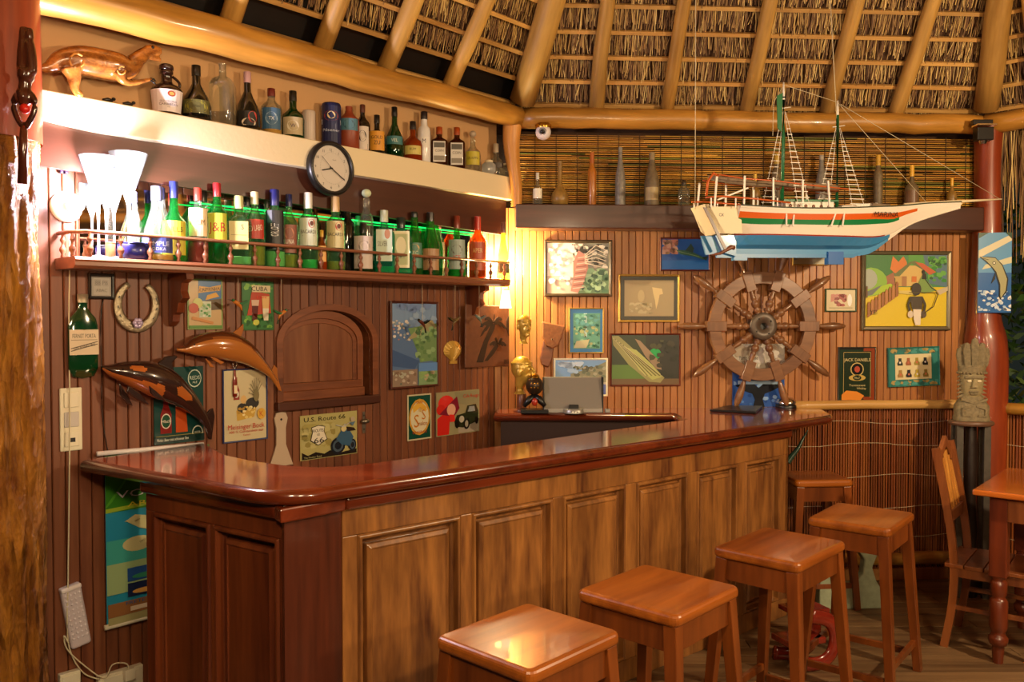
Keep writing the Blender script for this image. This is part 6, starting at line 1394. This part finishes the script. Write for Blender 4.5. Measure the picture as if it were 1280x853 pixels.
# stern overhang panel, rudder
def sprism(pts, y0, y1): return MB().prism([(sp(*q)[0], sp(*q)[2]) for q in pts], y0, y1)
obj('stern_panel', sprism([(872, 258), (889, 261), (917, 260), (919, 294), (892, 294), (884, 288)], -.085, -.075), M_white, ship, bev=.002)
obj('stern_panel', sprism([(872, 258), (889, 261), (917, 260), (919, 294), (892, 294), (884, 288)], .075, .085), M_white, ship, bev=.002)
obj('stern_board', sprism([(871, 258), (878, 258), (898, 294), (890, 294)], -.085, .085), M_white, ship, bev=.002)
tl = Pic(.05, .02, '#efe4d4', .0005); tl.T('CX', .5, .5, .8, '#2c2c2c'); tl.mb.f = tl.mb.f[6:]; tl.mb.m = tl.mb.m[6:]; tl.mb.s = tl.mb.s[6:]; tl.mb.c = tl.mb.c[6:]
obj('stern_lettering', tl.mb, M_print, ship, Matrix.Translation(Vector(sp(893, 271))+Vector((0, -.087, 0))))
M_bl = plain('ship_blue', '#3c84bc', .35, coat=.3)
obj('rudder', sprism([(876, 295), (889, 295), (896, 317), (882, 319)], -.008, .008), M_bl, ship)
obj('lower_transom', sprism([(891, 295), (917, 295), (917, 321), (900, 316)], -.03, .03), M_bl, ship)
obj('keel_fin', sprism([(895, 318), (1066, 318), (1098, 303), (1066, 322.5), (895, 322.5)], -.006, .006), M_bl, ship)
obj('rudder_post', sprism([(870, 262), (874, 262), (899, 312), (896, 314)], -.092, -.086), M_ledge, ship)
obj('keel_block', sprism([(916, 318), (932, 318), (932, 326), (916, 326)], -.02, .02), M_bl, ship); obj('keel_block', sprism([(1033, 315), (1052, 315), (1052, 331), (1033, 331)], -.02, .02), plain('ship_blue2', '#2464b0', .35), ship)
obj('propeller_shaft', MB().sweep([sp(890, 319, .03), sp(900, 317, .03), sp(914, 309, .03), sp(918, 310, .03)], [.005, .008, .013, .013], 10), M_carve, ship)
# bowsprit and prow
obj('bowsprit', MB().sweep([sp(1130, 257), sp(1190, 252.5), sp(1252, 249)], [.014, .010, .004], 8), M_white, ship)
obj('prow_knee', sprism([(1098, 300), (1135, 280), (1160, 270), (1198, 259), (1203, 254), (1140, 258), (1112, 272)], -.005, .005), M_white, ship)
nmx = sp(1095, 269); nm_ = Pic(.19, .036, '#d8601c', .0005); nm_.T('MARINA', .5, .5, .70, '#241810', wide=.95, shear=.25) if False else nm_.T('MARINA', .5, .5, .80, '#241810', wide=.98, shear=.3)
nm_.mb.f = nm_.mb.f[6:]; nm_.mb.m = nm_.mb.m[6:]; nm_.mb.s = nm_.mb.s[6:]; nm_.mb.c = nm_.mb.c[6:]
# place the name on the hull side near the bow
def hull_y(px, z):
    x = sp(px, 270)[0]
    for a, b in zip(RG, RG[1:]):
        if a[0][0] <= x <= b[0][0]:
            t = (x-a[0][0])/(b[0][0]-a[0][0]); return a[1][1]+(b[1][1]-a[1][1])*t
    return .06
xa, xb = sp(1077, 269), sp(1115, 269); ya, yb = hull_y(1077, 0), hull_y(1115, 0); an = math.atan2(-(yb-ya)*-1, xb[0]-xa[0])
obj('name_lettering', nm_.mb, M_print, ship, Matrix.Translation(((xa[0]+xb[0])/2, -(ya+yb)/2-.012, xa[2]-.004)) @ Matrix.Rotation(math.atan2(ya-yb, xb[0]-xa[0]), 4, 'Z') @ Matrix.Rotation(R(-2), 4, 'Y'))
# deck house, rails, stanchions
M_ws = plain('ship_white', '#e8e0d4', .4); M_or = plain('ship_orange', '#c85c20', .4, coat=.3); M_gr = plain('ship_green', '#1c6c40', .35, coat=.3)
obj('cabin', sprism([(975, 254), (1035, 254), (1035, 264), (975, 264)], -.06, .06), M_ws, ship, bev=.003)
obj('cabin_roof', sprism([(972, 251), (1040, 252), (1040, 254.5), (972, 254)], -.068, .068), M_gr, ship, bev=.002)
for k in range(6): obj('porthole', MB().ell((sp(981+k*9.5, 259)[0], -.061, sp(981, 259)[2]), (.010, .003, .010), 10, 6), M_carve, ship)
obj('fore_cabin', sprism([(1046, 258), (1090, 255), (1096, 260), (1046, 264)], -.05, .05), M_ws, ship, bev=.003)
for sd in (-.11, .11):
    obj('side_rail', MB().sweep([(sp(x, y)[0], sd*w_, sp(x, y)[2]) for x, y, w_ in ((873, 250, .8), (890, 249, 1), (930, 252, 1), (975, 257, 1))], (.006, .005), 8), M_or, ship)
    for px in (878, 908, 935, 959): obj('rail_post', MB().taper((sp(px, 250)[0], sd, sp(px, 251)[2]), (sp(px, 250)[0], sd, sp(px, 263)[2]), .006, .006, .006, .006), M_ws, ship)
    for px, yt, dx in ((885, 225, -3), (919, 224, -1), (954, 226, 0), (990, 229, 0), (1021, 230, 2)):
        a_, b_ = sp(px, yt), sp(px+dx, 262); obj('stanchion', MB().taper((a_[0], sd, a_[2]), (b_[0], sd, b_[2]), .009, .008, .009, .008), M_ws, ship)
    obj('awning_rail', MB().sweep([(sp(x, y)[0], sd*.9, sp(x, y)[2]) for x, y in ((888, 222), (920, 227), (960, 230), (1000, 235), (1048, 240))], .004, 6), M_or, ship)
obj('stern_hoop', MB().sweep([(sp(873, 250)[0], -.1, sp(873, 248)[2]), (sp(875, 230)[0], -.1, sp(875, 230)[2]), (sp(883, 220)[0], -.09, sp(883, 220)[2]), (sp(889, 222)[0], -.09, sp(889, 224)[2])], .007, 8), M_or, ship)
obj('furled_sail', MB().sweep([sp(886, 222), sp(915, 226), sp(945, 230), sp(980, 230), sp(1015, 233), sp(1048, 235)], [.012, .018, .016, .019, .018, .014], 10), plain('sail_cloth', '#8c7860', .8, bump=.4, vs=40), ship)
obj('boom', MB().sweep([sp(975, 235), sp(1048, 239)], .009, 8), M_carve, ship)
obj('ramp', MB().taper(sp(897, 250), sp(935, 235), .008, .008, .008, .008), M_ws, ship)
def mast(px, yt, pxb):
    obj('mast', MB().sweep([sp(pxb, 262), sp(px, 170), sp(px, yt+18)], [.011, .009, .008], 10), M_gr, ship)
    obj('mast_top', MB().sweep([sp(px, yt+22), sp(px, yt)], [.008, .004], 8), M_ws, ship)
    obj('cross_tree', MB().sweep([sp(px-6, yt+33), sp(px+9, yt+31)], .003, 6), M_ws, ship)
mast(979.5, 103, 977); mast(1047, 126, 1046)
def ladder(pxt, yt, pxb, yb, dirx, y):
    """rope ladder: two stays and rungs"""
    a0, b0 = sp(pxt, yt), sp(pxb, yb); a1, b1 = sp(pxt+1*dirx, yt), sp(pxb+15*dirx, yb); m_ = MB()
    def at(t, u): 
        lx = a0[0]+(b0[0]-a0[0])*t; rx = a1[0]+(b1[0]-a1[0])*t; return (lx+(rx-lx)*u, y*t, a0[2]+(b0[2]-a0[2])*t)
    m_.taper(at(0, 0), at(1, 0), .002, .002, .002, .002).taper(at(0, 1), at(1, 1), .002, .002, .002, .002)
    for k in range(1, 15):
        t = .12+k*.06; m_.taper(at(t, -.15), at(t, 1.15), .004, .004, .004, .004, xd=(0, 0, 1))
    obj('rope_ladder', m_, M_ws, ship)
ladder(981, 140, 983, 262, 1, -.12); ladder(978, 140, 965, 262, 1, .12); ladder(1049, 160, 1051, 262, 1, -.11); ladder(1045, 160, 1034, 262, 1, .11)
for px, dx in ((983, 3), (1046, -4), (993, 1), (1056, 0)): 
    a_, b_ = sp(px, 262, .12), sp(px-3+dx, 283, .135); obj('side_board', MB().taper(a_, b_, .008, .006, .008, .006), M_ws, ship)
M_line = plain('line', '#c8b898', .6)
def ln(name, pts, r=.0016): obj(name, MB().sweep(pts, r, 5), M_line, ship)
ln('suspension_line', [sp(869, 262), sp(869.5, 30), sp(869.5, -120)], .0022); ln('suspension_line', [sp(1046, 150), sp(1040, 40), sp(1034, -80)], .0022)
ln('stay', [sp(980, 106), sp(1047, 128)]); ln('stay', [sp(1047, 128), sp(1158, 253)]); ln('stay', [sp(1050, 130), sp(1250, 249)]); ln('stay', [sp(980, 106), sp(967, 128), sp(966, 170)])
obj('pennant', sprism([(971, 120), (978, 116), (977, 165), (972, 160)], -.003, .003), M_gr, ship)
obj('anchor_bundle', MB().sweep([sp(1090, 256, .06), sp(1100, 258, .07), (sp(1112, 257, .06))], [.012, .014, .008], 8), plain('sail_cloth', '#8c7860', .8), ship)
# ================================================================ things on the back counter
def onbar(px, py): v = G(px, py, ZT); return v
ZC = ZT+.001
# speaker dock
P = D(716, 500, 4.98); dock = empty('speaker_dock', Matrix.Translation((P.x, P.y, ZC)) @ Matrix.Rotation(R(2), 4, 'Z'), 'silver-grey wide speaker dock on the back counter', 'speaker')
kd = P.y/FPX; wD = 73*kd; hD = 44*kd
obj('grille', MB().add([(x, y, z) for x in (-wD/2, wD/2) for y, z in ((-.03, .02), (.0, hD), (.03, hD), (.045, .0), (-.035, .0))], [(0, 1, 6, 5), (1, 2, 7, 6), (2, 3, 8, 7), (3, 4, 9, 8), (4, 0, 5, 9), (4, 3, 2, 1, 0), (5, 6, 7, 8, 9)]), plain('grille_grey', '#7c7468', .55, .1, bump=.1, vs=300), dock, bev=.004)
obj('trim_band', MB().box(-wD/2, wD/2, -.04, .03, 0, .026), plain('silver', '#a8a49c', .35, .6), dock, bev=.003)
obj('dock_base', MB().lathe([(.058, 0), (.058, .02), (.05, .026)], 24, ax=(1, .7)), plain('silver', '#a8a49c', .3), dock, Matrix.Translation((0, -.06, 0))); obj('dock_slot', MB().box(-.028, .028, -.065, -.045, .02, .05), M_black, dock, bev=.003)
obj('side', MB().box(-wD/2-.006, -wD/2-.0005, -.03, .04, 0, hD), M_black, dock); obj('side', MB().box(wD/2+.0005, wD/2+.006, -.03, .04, 0, hD), M_black, dock)
for k in range(3): obj('button', MB().ell((-.02+.02*k, -.101, .012), (.004, .002, .004), 8, 4), M_black, dock)
q = empty('remote_cube', Matrix.Translation((P.x+wD/2+.03, P.y-.02, ZC)), 'small grey cube right of the speaker dock', 'box'); obj('body', MB().box(-.016, .016, -.016, .016, 0, .022), plain('silver', '#a8a49c', .3), q, bev=.003)
# golden heads
M_goldh = plain('gold_head', '#c9a040', .3, .35, bump=.1, vs=30, coat=.3)
def head(name, P, H, face_deg, label, parent_mat, neck=True):
    r = empty(name, Matrix.Translation(P) @ Matrix.Rotation(R(face_deg), 4, 'Z') @ Matrix.Scale(H, 4), label, 'head')
    mb = MB()   # faces local +x
    mb.ell((0, 0, .66), (.27, .23, .30), 20, 14); mb.ell((.06, 0, .46), (.23, .17, .24), 16, 12)          # skull, face
    mb.sweep([(-.04, 0, .0), (-.04, 0, .2), (-.02, 0, .4)], [(.16, .17), (.13, .13), (.14, .14)], 14)      # neck
    mb.sweep([(.24, 0, .68), (.33, 0, .57), (.39, 0, .50), (.28, 0, .46)], [(.04, .04), (.05, .045), (.065, .045), (.045, .04)], 10)  # nose
    mb.ell((.22, 0, .72), (.07, .18, .035), 12, 6); mb.ell((.24, 0, .42), (.05, .08, .022), 10, 6); mb.ell((.235, 0, .38), (.05, .07, .022), 10, 6); mb.ell((.2, 0, .29), (.09, .09, .07), 10, 6)
    for s_ in (-1, 1):
        mb.ell((-.02, s_*.235, .55), (.07, .03, .11), 10, 8); mb.ell((.21, s_*.10, .62), (.05, .055, .03), 10, 6)
    obj('bust', mb, parent_mat, r, remesh=.022)
    obj('cap_band', MB().lathe([(.265, .74), (.275, .77), (.262, .80)], 24, ax=(1, .86)), parent_mat, r)
    for s_ in (-1, 1): obj('eye', MB().ell((.245, s_*.10, .625), (.022, .035, .014), 8, 6), M_black, r)
    return r
P = D(654, 500, 5.03); kh = P.y/FPX
head('gold_head_bust', (P.x-.01, P.y, 1.155+.05), 50*kh, -12, 'golden bust of a head facing right on the back counter beside the speaker dock', M_goldh)
o = obj('bust_stand', MB().lathe([(.05, 0), (.05, .012), (.03, .02), (.028, .105)], 18), M_carve, None, Matrix.Translation((P.x-.01, P.y, ZC))); tag(o, 'small dark turned stand under the golden bust', 'stand')
P = D(655, 411, 5.0)
mk = head('gold_mask', (P.x, P.y, D(655, 430, 5.0).z), 38*kh, -60, 'small golden mask hanging on a cord above the golden bust', M_goldh)
o = obj('mask_cord', MB().box(-.002, .002, -.002, .002, 0, .30), M_cord, None, Matrix.Translation((P.x-.005, P.y+.03, P.z+.02))); tag(o, 'pale cord holding the small golden mask under the shelf end', 'cord')
# black toy / owl lamp
P = D(668, 508, 4.95); k = P.y/FPX
ow = empty('black_globe_toy', Matrix.Translation((P.x, P.y, ZC)), 'black round-bodied ornament on feet and a square base beside the golden bust', 'ornament')
obj('base', MB().box(-17*k, 17*k, -.06, .05, 0, .022), M_black, ow, bev=.003)
obj('globe', MB().ell((0, 0, 34*k), (11*k, 11*k, 12*k), 20, 12), plain('bronze_dark', '#3c2c1c', .3, .4), ow)
for s_ in (-1, 1): obj('foot', MB().sweep([(0, 0, 20*k), (s_*6*k, -.01, 17*k), (s_*13*k, -.03, 9*k)], [.02, .022, .012], 10), M_black, ow)
obj('tongue', MB().ell((0, -.035, 14*k), (4*k, .012, 5*k), 10, 6), plain('tongue_red', '#a83018', .3), ow)
for a_ in (-1, 0, 1):
    for b_ in (0, 1): obj('stud', MB().ell((a_*4*k, -10.5*k, (32+b_*5)*k), (.006, .006, .006), 8, 5), M_brass, ow)
obj('cap', MB().lathe([(7*k, 44*k), (6*k, 47*k), (2*k, 49*k)], 16), M_brass, ow)
# leather sheath on wall
cx, cz, w_, h_ = BW.rect(675, 402, 705, 461, off=.03)
sh = empty('leather_sheath', BW.M(cx, cz, .004), 'brown leather pouch with a hanging knife handle left of the waterfall print', 'pouch')
M_le = plain('leather_brown', '#8c5430', .55, bump=.2, vs=50, var=.15)
obj('flap', MB().prism([(a*w_, b*h_) for a, b in [(-.42, .5), (.55, .40), (.40, .15), (.25, -.02), (0, -.08), (-.25, -.02), (-.40, .18)]], -.035, -.001), M_le, sh, bev=.008, seg=3)
obj('knife_handle', MB().prism([(a*w_, b*h_) for a, b in [(-.35, .1), (.1, -.02), (.02, -.3), (-.14, -.48), (-.44, -.42), (-.5, -.3)]], -.022, 0), M_carve, sh, bev=.006)
obj('stud', MB().ell((-.0, -.038, .12*h_), (.006, .004, .006), 10, 6), M_chrome, sh)
# call bell, black folder on main top
P = G(983, 509.5, ZT); bell = empty('call_bell', Matrix.Translation((P.x, P.y, ZC)) @ Matrix.Scale(1.2, 4), 'shiny chrome call bell at the far end of the bar top', 'bell')
obj('base', MB().lathe([(.055, 0), (.055, .012), (.048, .018)], 24), M_black, bell); obj('dome', MB().lathe([(.052, .018), (.052, .026), (.045, .04), (.028, .052), (.006, .057)], 24), M_chrome, bell); obj('button', MB().lathe([(.004, .055), (.004, .066), (.009, .068), (.007, .073)], 12), M_chrome, bell)
fo = [G(887, 515, ZT), G(945, 518, ZT), G(953, 510.5, ZT), G(912, 509.5, ZT)]
o = obj('menu_folder', MB().hprism([(q.x-fo[0].x, q.y-fo[0].y) for q in fo], 0, .014), M_black, None, Matrix.Translation((fo[0].x, fo[0].y, ZC)), bev=.003); tag(o, 'flat black folder lying on the bar top left of the bell', 'folder')
# ================================================================ security camera and floodlight
P = D(679, 163, 5.05); cc = empty('dome_camera', Matrix.Translation(P), 'small white ball camera fixed under the log beam in the corner', 'camera')
obj('mount', MB().lathe([(.045, .012), (.05, .03), (.04, .04)], 20), M_brass, cc); obj('ball', MB().ell((0, 0, -.012), (.046, .046, .046), 20, 14), plain('white_plastic', '#ece4e6', .3), cc)
obj('lens_ring', MB().lathe([(.024, 0), (.02, .008)], 20), plain('grey_ring', '#8c8c90', .3), cc, Matrix.Rotation(R(-8), 4, 'Z') @ Matrix.Rotation(R(112), 4, 'X') @ Matrix.Translation((0, 0, .041)))
obj('lens', MB().ell((0, 0, .008), (.015, .015, .008), 16, 8), M_black, cc, Matrix.Rotation(R(-8), 4, 'Z') @ Matrix.Rotation(R(112), 4, 'X') @ Matrix.Translation((0, 0, .041)))
P = D(1229, 170, 5.12); fl_ = empty('flood_lamp', Matrix.Translation(P), 'black floodlight bracket at the top of the red trunk', 'lamp')
obj('housing', MB().box(-.05, .05, -.03, .03, -.03, .05), M_black, fl_, bev=.006); obj('top_plate', MB().box(-.055, .06, -.045, .03, .056, .066), M_chrome, fl_); obj('bulb_cap', MB().lathe([(.018, -.05), (.025, -.03)], 16), M_chrome, fl_); obj('bracket', MB().box(-.06, .06, .0, .035, .07, .10), M_black, fl_, bev=.003)
# ================================================================ dolphin board on the red trunk
def dolp(p):
    p.Rr(0, .5, 1, 1, '#5c98c8').Rr(0, 0, 1, .5, '#2c64a8').P([(0, .78), (1, .98), (1, .9), (0, .68)], '#d8d0b0').P([(.2, .6), (1, .7), (1, .62), (.1, .54)], '#d0cca8').P([(0, 1), (.3, 1), (0, .93)], '#2c4c38').P([(.8, 1), (1, 1), (1, .92)], '#2c4c38')
    p.spots(60, (0, .02, 1, .28), .07, ['#e8e8e8', '#3c70b0', '#b8d0e8', '#1c4c90', '#d0e0f0']).P([(.02, .70), (.28, .70), (.5, .69), (.72, .6), (.9, .42), (.86, .26), (.66, .16), (.62, .2), (.62, .34), (.5, .5), (.4, .56), (.2, .64)], '#26241c').P([(.05, .695), (.28, .69), (.5, .68), (.70, .59), (.86, .42), (.82, .27), (.68, .18), (.66, .22), (.66, .35), (.53, .51), (.4, .575), (.22, .65)], '#a8a478')
    p.P([(.5, .5), (.42, .42), (.38, .36), (.5, .42)], '#26241c').E(.46, .62, .05, .02, '#26241c').E(.46, .62, .03, .012, '#e8e0c0').L([(.12, .68), (.3, .66)], .012, '#26241c')
cxp = RP.x-.012; db = empty('dolphin_board', Matrix.Translation((cxp, 5.165, (D(0, 291, 5.17).z+D(0, 391, 5.17).z)/2)) @ Matrix.Rotation(R(-6), 4, 'Z'), 'blue board painted with a leaping dolphin tied to the red trunk', 'painting')
Hd = D(0, 291, 5.17).z-D(0, 391, 5.17).z; Wd = 39*5.17/FPX
pd = Pic(Wd, Hd, '#5c98c8', .012); dolp(pd); obj('canvas', pd.mb, M_gloss, db)
# ================================================================ totem and stand
P = D(1214, 524, 4.98); kt = P.y/FPX
st_ = empty('totem_stand', Matrix.Translation((P.x, P.y, 0)) @ Matrix.Rotation(R(-10), 4, 'Z'), 'dark stand with a round-cornered wooden top carrying the carved totem', 'stand')
zt_ = D(0, 526, 4.98).z
M_sd = plain('stand_dark', '#4a4238', .6, bump=.2, vs=30, var=.2)
obj('top', MB().lathe([(.115, zt_-.026), (.125, zt_-.018), (.125, zt_-.006), (.118, zt_)], 24, ax=(1, .8)), wood('stand_top', '#5c4030', '#846048', .4, 'x', 8, 8, .1, .05), st_)
for s_ in (-1, 1): obj('leg', MB().box(s_*.075-.018, s_*.075+.018, -.05, -.02, 0, zt_-.026), M_sd, st_); obj('leg', MB().box(s_*.075-.018, s_*.075+.018, .03, .06, 0, zt_-.026), M_sd, st_)
obj('carved_column', MB().lathe([(.045, 0), (.05, .1), (.03, .2), (.045, .4), (.03, .6), (.04, .8), (.03, zt_-.026)], 10), plain('black_brown', '#241812', .4, bump=.3, vs=20), st_)
obj('shelf', MB().box(-.09, .09, -.05, .06, .1, .12), M_sd, st_)
tot = empty('totem', Matrix.Translation((P.x, P.y, zt_+.001)) @ Matrix.Rotation(R(-12), 4, 'Z'), 'grey-beige carved totem bust wearing a tall feather crown', 'carving')
M_tot = plain('weathered_wood', '#7e7052', .7, bump=.35, vs=60, var=.25)
u = kt
def tsec(z, w, d, p=3): return (w*u, z*u, p)
obj('torso', MB().lathe([(20*u, 0, 4), (20.5*u, 3*u, 4), (19*u, 8*u, 4), (20*u, 18*u, 3), (15*u, 26*u, 3), (11*u, 32*u)], 24, ax=(1, .62)), M_tot, tot, bev=0)
obj('face', MB().lathe([(7*u, 24*u), (9*u, 28*u), (12*u, 38*u, 3), (13*u, 52*u, 3), (13*u, 60*u, 3)], 20, ax=(1, .8)), plain('weathered_pale', '#94855f', .65, bump=.25, vs=50, var=.15), tot)
obj('nose', MB().prism([(-1.8*u, 53*u), (1.8*u, 53*u), (3.6*u, 42*u), (-3.6*u, 42*u)], -14*u, -8*u), plain('weathered_pale', '#94855f', .65), tot, bev=.002)
obj('lips', MB().box(-5.5*u, 5.5*u, -11.5*u, -8*u, 36*u, 38*u), M_tot, tot, bev=.002); obj('lips', MB().box(-4.5*u, 4.5*u, -11.5*u, -8*u, 33.2*u, 35.2*u), M_tot, tot, bev=.002)
obj('brow', MB().box(-11*u, 11*u, -12*u, -8*u, 53*u, 56*u), M_tot, tot, bev=.003)
for s_ in (-1, 1):
    obj('eye', MB().ell((s_*5.5*u, -10.5*u, 50*u), (3*u, 1.2*u, 1.5*u), 10, 6), M_white, tot)
    for k in range(7): z_ = (24+5*k)*u; obj('hair_tuft', MB().add([(s_*10*u, -3*u, z_+5*u), (s_*10*u, 4*u, z_+5*u), (s_*18*u, 0, z_), (s_*10*u, -3*u, z_), (s_*10*u, 4*u, z_)], [(0, 1, 2), (0, 2, 3), (3, 2, 4), (1, 4, 2), (0, 3, 4, 1)]), M_tot, tot)
    obj('chest_carving', MB().prism([(s_*2*u, 20*u), (s_*14*u, 17*u), (s_*14*u, 6*u), (s_*4*u, 6*u), (s_*4*u, 8*u), (s_*12*u, 8*u), (s_*12*u, 15*u), (s_*2*u, 18*u)], -13.6*u, -11.6*u), M_tot, tot)
    obj('collar', MB().prism([(0, 21*u), (s_*15*u, 26*u), (s_*15*u, 29*u), (0, 24*u)], -12*u, -7*u), M_tot, tot, bev=.001)
obj('crown_band', MB().lathe([(15.5*u, 60*u), (16.5*u, 62*u), (15.5*u, 64.5*u), (16.8*u, 67*u), (15.5*u, 70*u)], 24, ax=(1, .75)), M_tot, tot)
for k in range(24):
    a_ = 2*math.pi*k/24; obj('crown_tooth', MB().ell((16*u*math.cos(a_), 12*u*math.sin(a_), 60*u), (2*u, 2*u, 1.8*u), 6, 4), M_tot, tot) if -1.0 < math.sin(a_) < .3 else None
for k, (xx, hh_, yy) in enumerate([(-13, 92, -3), (-7.5, 98, -8), (0, 104, -10), (7.5, 98, -8), (13, 92, -3), (-7, 96, 6), (7, 96, 6)]):
    obj('feather', MB().prism([(xx*u-3.6*u, 68*u), (xx*u+3.6*u, 68*u), (xx*1.12*u+4.6*u, (hh_-10)*u), (xx*1.15*u+3*u, (hh_-2)*u), (xx*1.15*u, hh_*u), (xx*1.15*u-3*u, (hh_-2)*u), (xx*1.12*u-4.6*u, (hh_-10)*u)], yy*u-2.5*u, yy*u+2.5*u), M_tot, tot, bev=.004)
    for j_ in range(9 if yy < 5 else 0):
        for s_ in (-1, 1): obj('feather_barb', MB().taper((xx*1.08*u, yy*u-2.9*u, (70+j_*3)*u), (xx*1.08*u+s_*3.6*u, yy*u-2.9*u, (72.5+j_*3)*u), .003, .002, .003, .002), M_tot, tot)
# ================================================================ things beyond the counter end
# cast bench end
P = G(1064, 760, 0); fb_ = Frame((P.x, P.y), 4); kb = P.y/FPX
be = empty('bench_pedestal', fb_.M(), 'pale green-grey cut-out pedestal standing behind the fourth stool', 'pedestal')
pts = [(-44, 0), (44, 0), (42, 18), (30, 34), (24, 52), (33, 74), (22, 76), (6, 74), (14, 62), (12, 44), (-2, 32), (-20, 34), (-30, 48), (-28, 62), (-16, 74), (-36, 76), (-42, 60), (-44, 40)]
obj('slab', MB().prism([(a*kb, b*kb) for a, b in pts], -.03, .03), plain('pale_concrete', '#9aa286', .7, bump=.3, vs=30, var=.12), be, bev=.008)
# red curved wooden thing low behind the third stool
P = G(1022, 838, 0); rc = empty('red_rocker', Matrix.Translation((P.x, P.y, 0)) @ Matrix.Rotation(R(20), 4, 'Z'), 'low red lacquered curved wooden piece seen between the legs of the third stool', 'ornament')
M_rl = wood('red_lacquer', '#5c140c', '#98301c', .2, 'x', 8, 6, .1, .05, coat=.7)
obj('curved_side', MB().sweep(spl([(-.14, 0, .05), (0, 0, .03), (.08, 0, .07), (.10, 0, .16), (.06, 0, .23), (-.04, 0, .26)], 5), (.035, .016), 10, up=(0, 1, 0)), M_rl, rc)
obj('curved_side', MB().sweep(spl([(-.14, .14, .05), (0, .14, .03), (.08, .14, .07), (.10, .14, .16), (.06, .14, .23), (-.04, .14, .26)], 5), (.035, .016), 10, up=(0, 1, 0)), M_rl, rc)
obj('seat_board', MB().box(-.16, .05, .0, .14, .12, .15), M_rl, rc, bev=.006); obj('top_board', MB().box(-.12, .07, .0, .14, .262, .285), M_rl, rc, bev=.004)
# dark green tusk shape beside the counter end
P = D(998, 560, 5.1); 
o = obj('whale_tail_carving', MB().sweep(spl([tuple(D(x, y, 5.12)-P) for x, y in ((984, 578), (990, 570), (998, 560), (1004, 548), (1010, 538))], 4), [(.030*(1-t/18), .022*(1-t/18)) for t in range(17)], 12), plain('green_horn', '#2c4438', .25, coat=.5), None, Matrix.Translation(P)); tag(o, 'dark green polished horn shape sticking out behind the end of the bar', 'carving')
# ================================================================ acrobat carving on the left trunk
ac = empty('acrobat_carving', Matrix.Translation(D(30, 100, 2.86)), 'dark carved upside-down figure holding a red ball on the left trunk', 'carving')
def aq(px, py, dy=0): return tuple(D(px, py, 2.86+dy)-D(30, 100, 2.86))
M_ac = wood('ebony', '#2a120c', '#5c2a18', .2, 'z', 8, 6, .1, .05, coat=.8)
mb = MB()
mb.sweep(spl([aq(29, 33), aq(29, 50), aq(28, 70), aq(27, 92)], 4), [.012, .013, .014, .015, .015, .016, .017, .018, .018, .018, .018, .017, .016], 10)
mb.sweep(spl([aq(37, 35), aq(37, 52), aq(39, 72), aq(40, 92)], 4), [.012, .013, .014, .015, .015, .016, .017, .018, .018, .018, .018, .017, .016], 10)
mb.sweep(spl([aq(33, 88), aq(32, 98), aq(31, 108), aq(30, 116), aq(30, 124)], 3), [(.034, .026)]*4+[(.022, .02)]*5+[(.03, .024)]*4, 12)
mb.sweep(spl([aq(24, 116), aq(18, 124), aq(18, 138), aq(24, 152), aq(30, 160)], 3), [.011]*13, 8)
mb.sweep(spl([aq(37, 116), aq(43, 124), aq(43, 138), aq(38, 150), aq(32, 160)], 3), [.011]*13, 8)
mb.ell(aq(30, 126), (.022, .022, .022), 12, 8)
obj('body', mb, M_ac, ac, remesh=.006)
obj('red_ball', MB().ell(aq(31, 136, -.01), (.017, .017, .017), 14, 10), plain('red_ball', '#d02418', .25, coat=.6), ac)
obj('lower_shaft', MB().sweep([aq(30, 158), aq(29, 180), aq(28, 230)], [.012, .014, .016], 10), M_ac, ac)
# ================================================================ outside: dark garden behind the right rail
rg = random.Random(5); gb = MB(); gcols = ['#2c4c18', '#3f6422', '#20380f', '#6c6a24', '#345226', '#526c1c']
for k in range(5200):
    x = rg.uniform(3.3, 6.8); y = rg.uniform(6.2, 8.2); z = rg.uniform(.1, 3.2); s_ = rg.uniform(.03, .09); a_ = rg.uniform(0, 6.28); b_ = rg.uniform(-1, 1)
    u_ = Vector((math.cos(a_), math.sin(a_)*.5, b_)).normalized()*s_; v_ = Vector((-math.sin(a_)*.3, .3, 1)).normalized()*s_*.35
    c = Vector((x, y, z)); gb.add([c-u_, c-v_, c+u_, c+v_], [(0, 1, 2, 3)], col=rg.choice(gcols))
o = obj('foliage', gb, paint('leafy', .6), kind='stuff'); o['label'] = 'dark garden foliage beyond the right rail at night'; o['category'] = 'foliage'
hb = MB()
for k in range(700):      # fringe of thatch hanging at the right eave
    t = rg.random(); p = Vector((2.98, 5.42, 0)).lerp(Vector((5.3, 3.4, 0)), t); L_ = rg.uniform(.35, 1.0); z1 = 2.92
    dx = rg.uniform(-.05, .05); o_2 = rg.uniform(.0, .22); p += Vector((.2, .2, 0))*o_2*2; w_ = rg.uniform(.003, .008)
    hb.add([(p.x, p.y, z1), (p.x+w_, p.y, z1), (p.x+w_+dx, p.y, z1-L_), (p.x+dx, p.y, z1-L_)], [(0, 1, 2, 3)], col=rg.choice(straw))
o = obj('thatch_fringe', hb, M_straw, ceiling, kind='stuff')
og = obj('ground', MB().box(-12, 14, -10, 16, -.3, -.1), plain('soil', '#2a2416', .9), kind='structure', label='dark ground around the open hut')
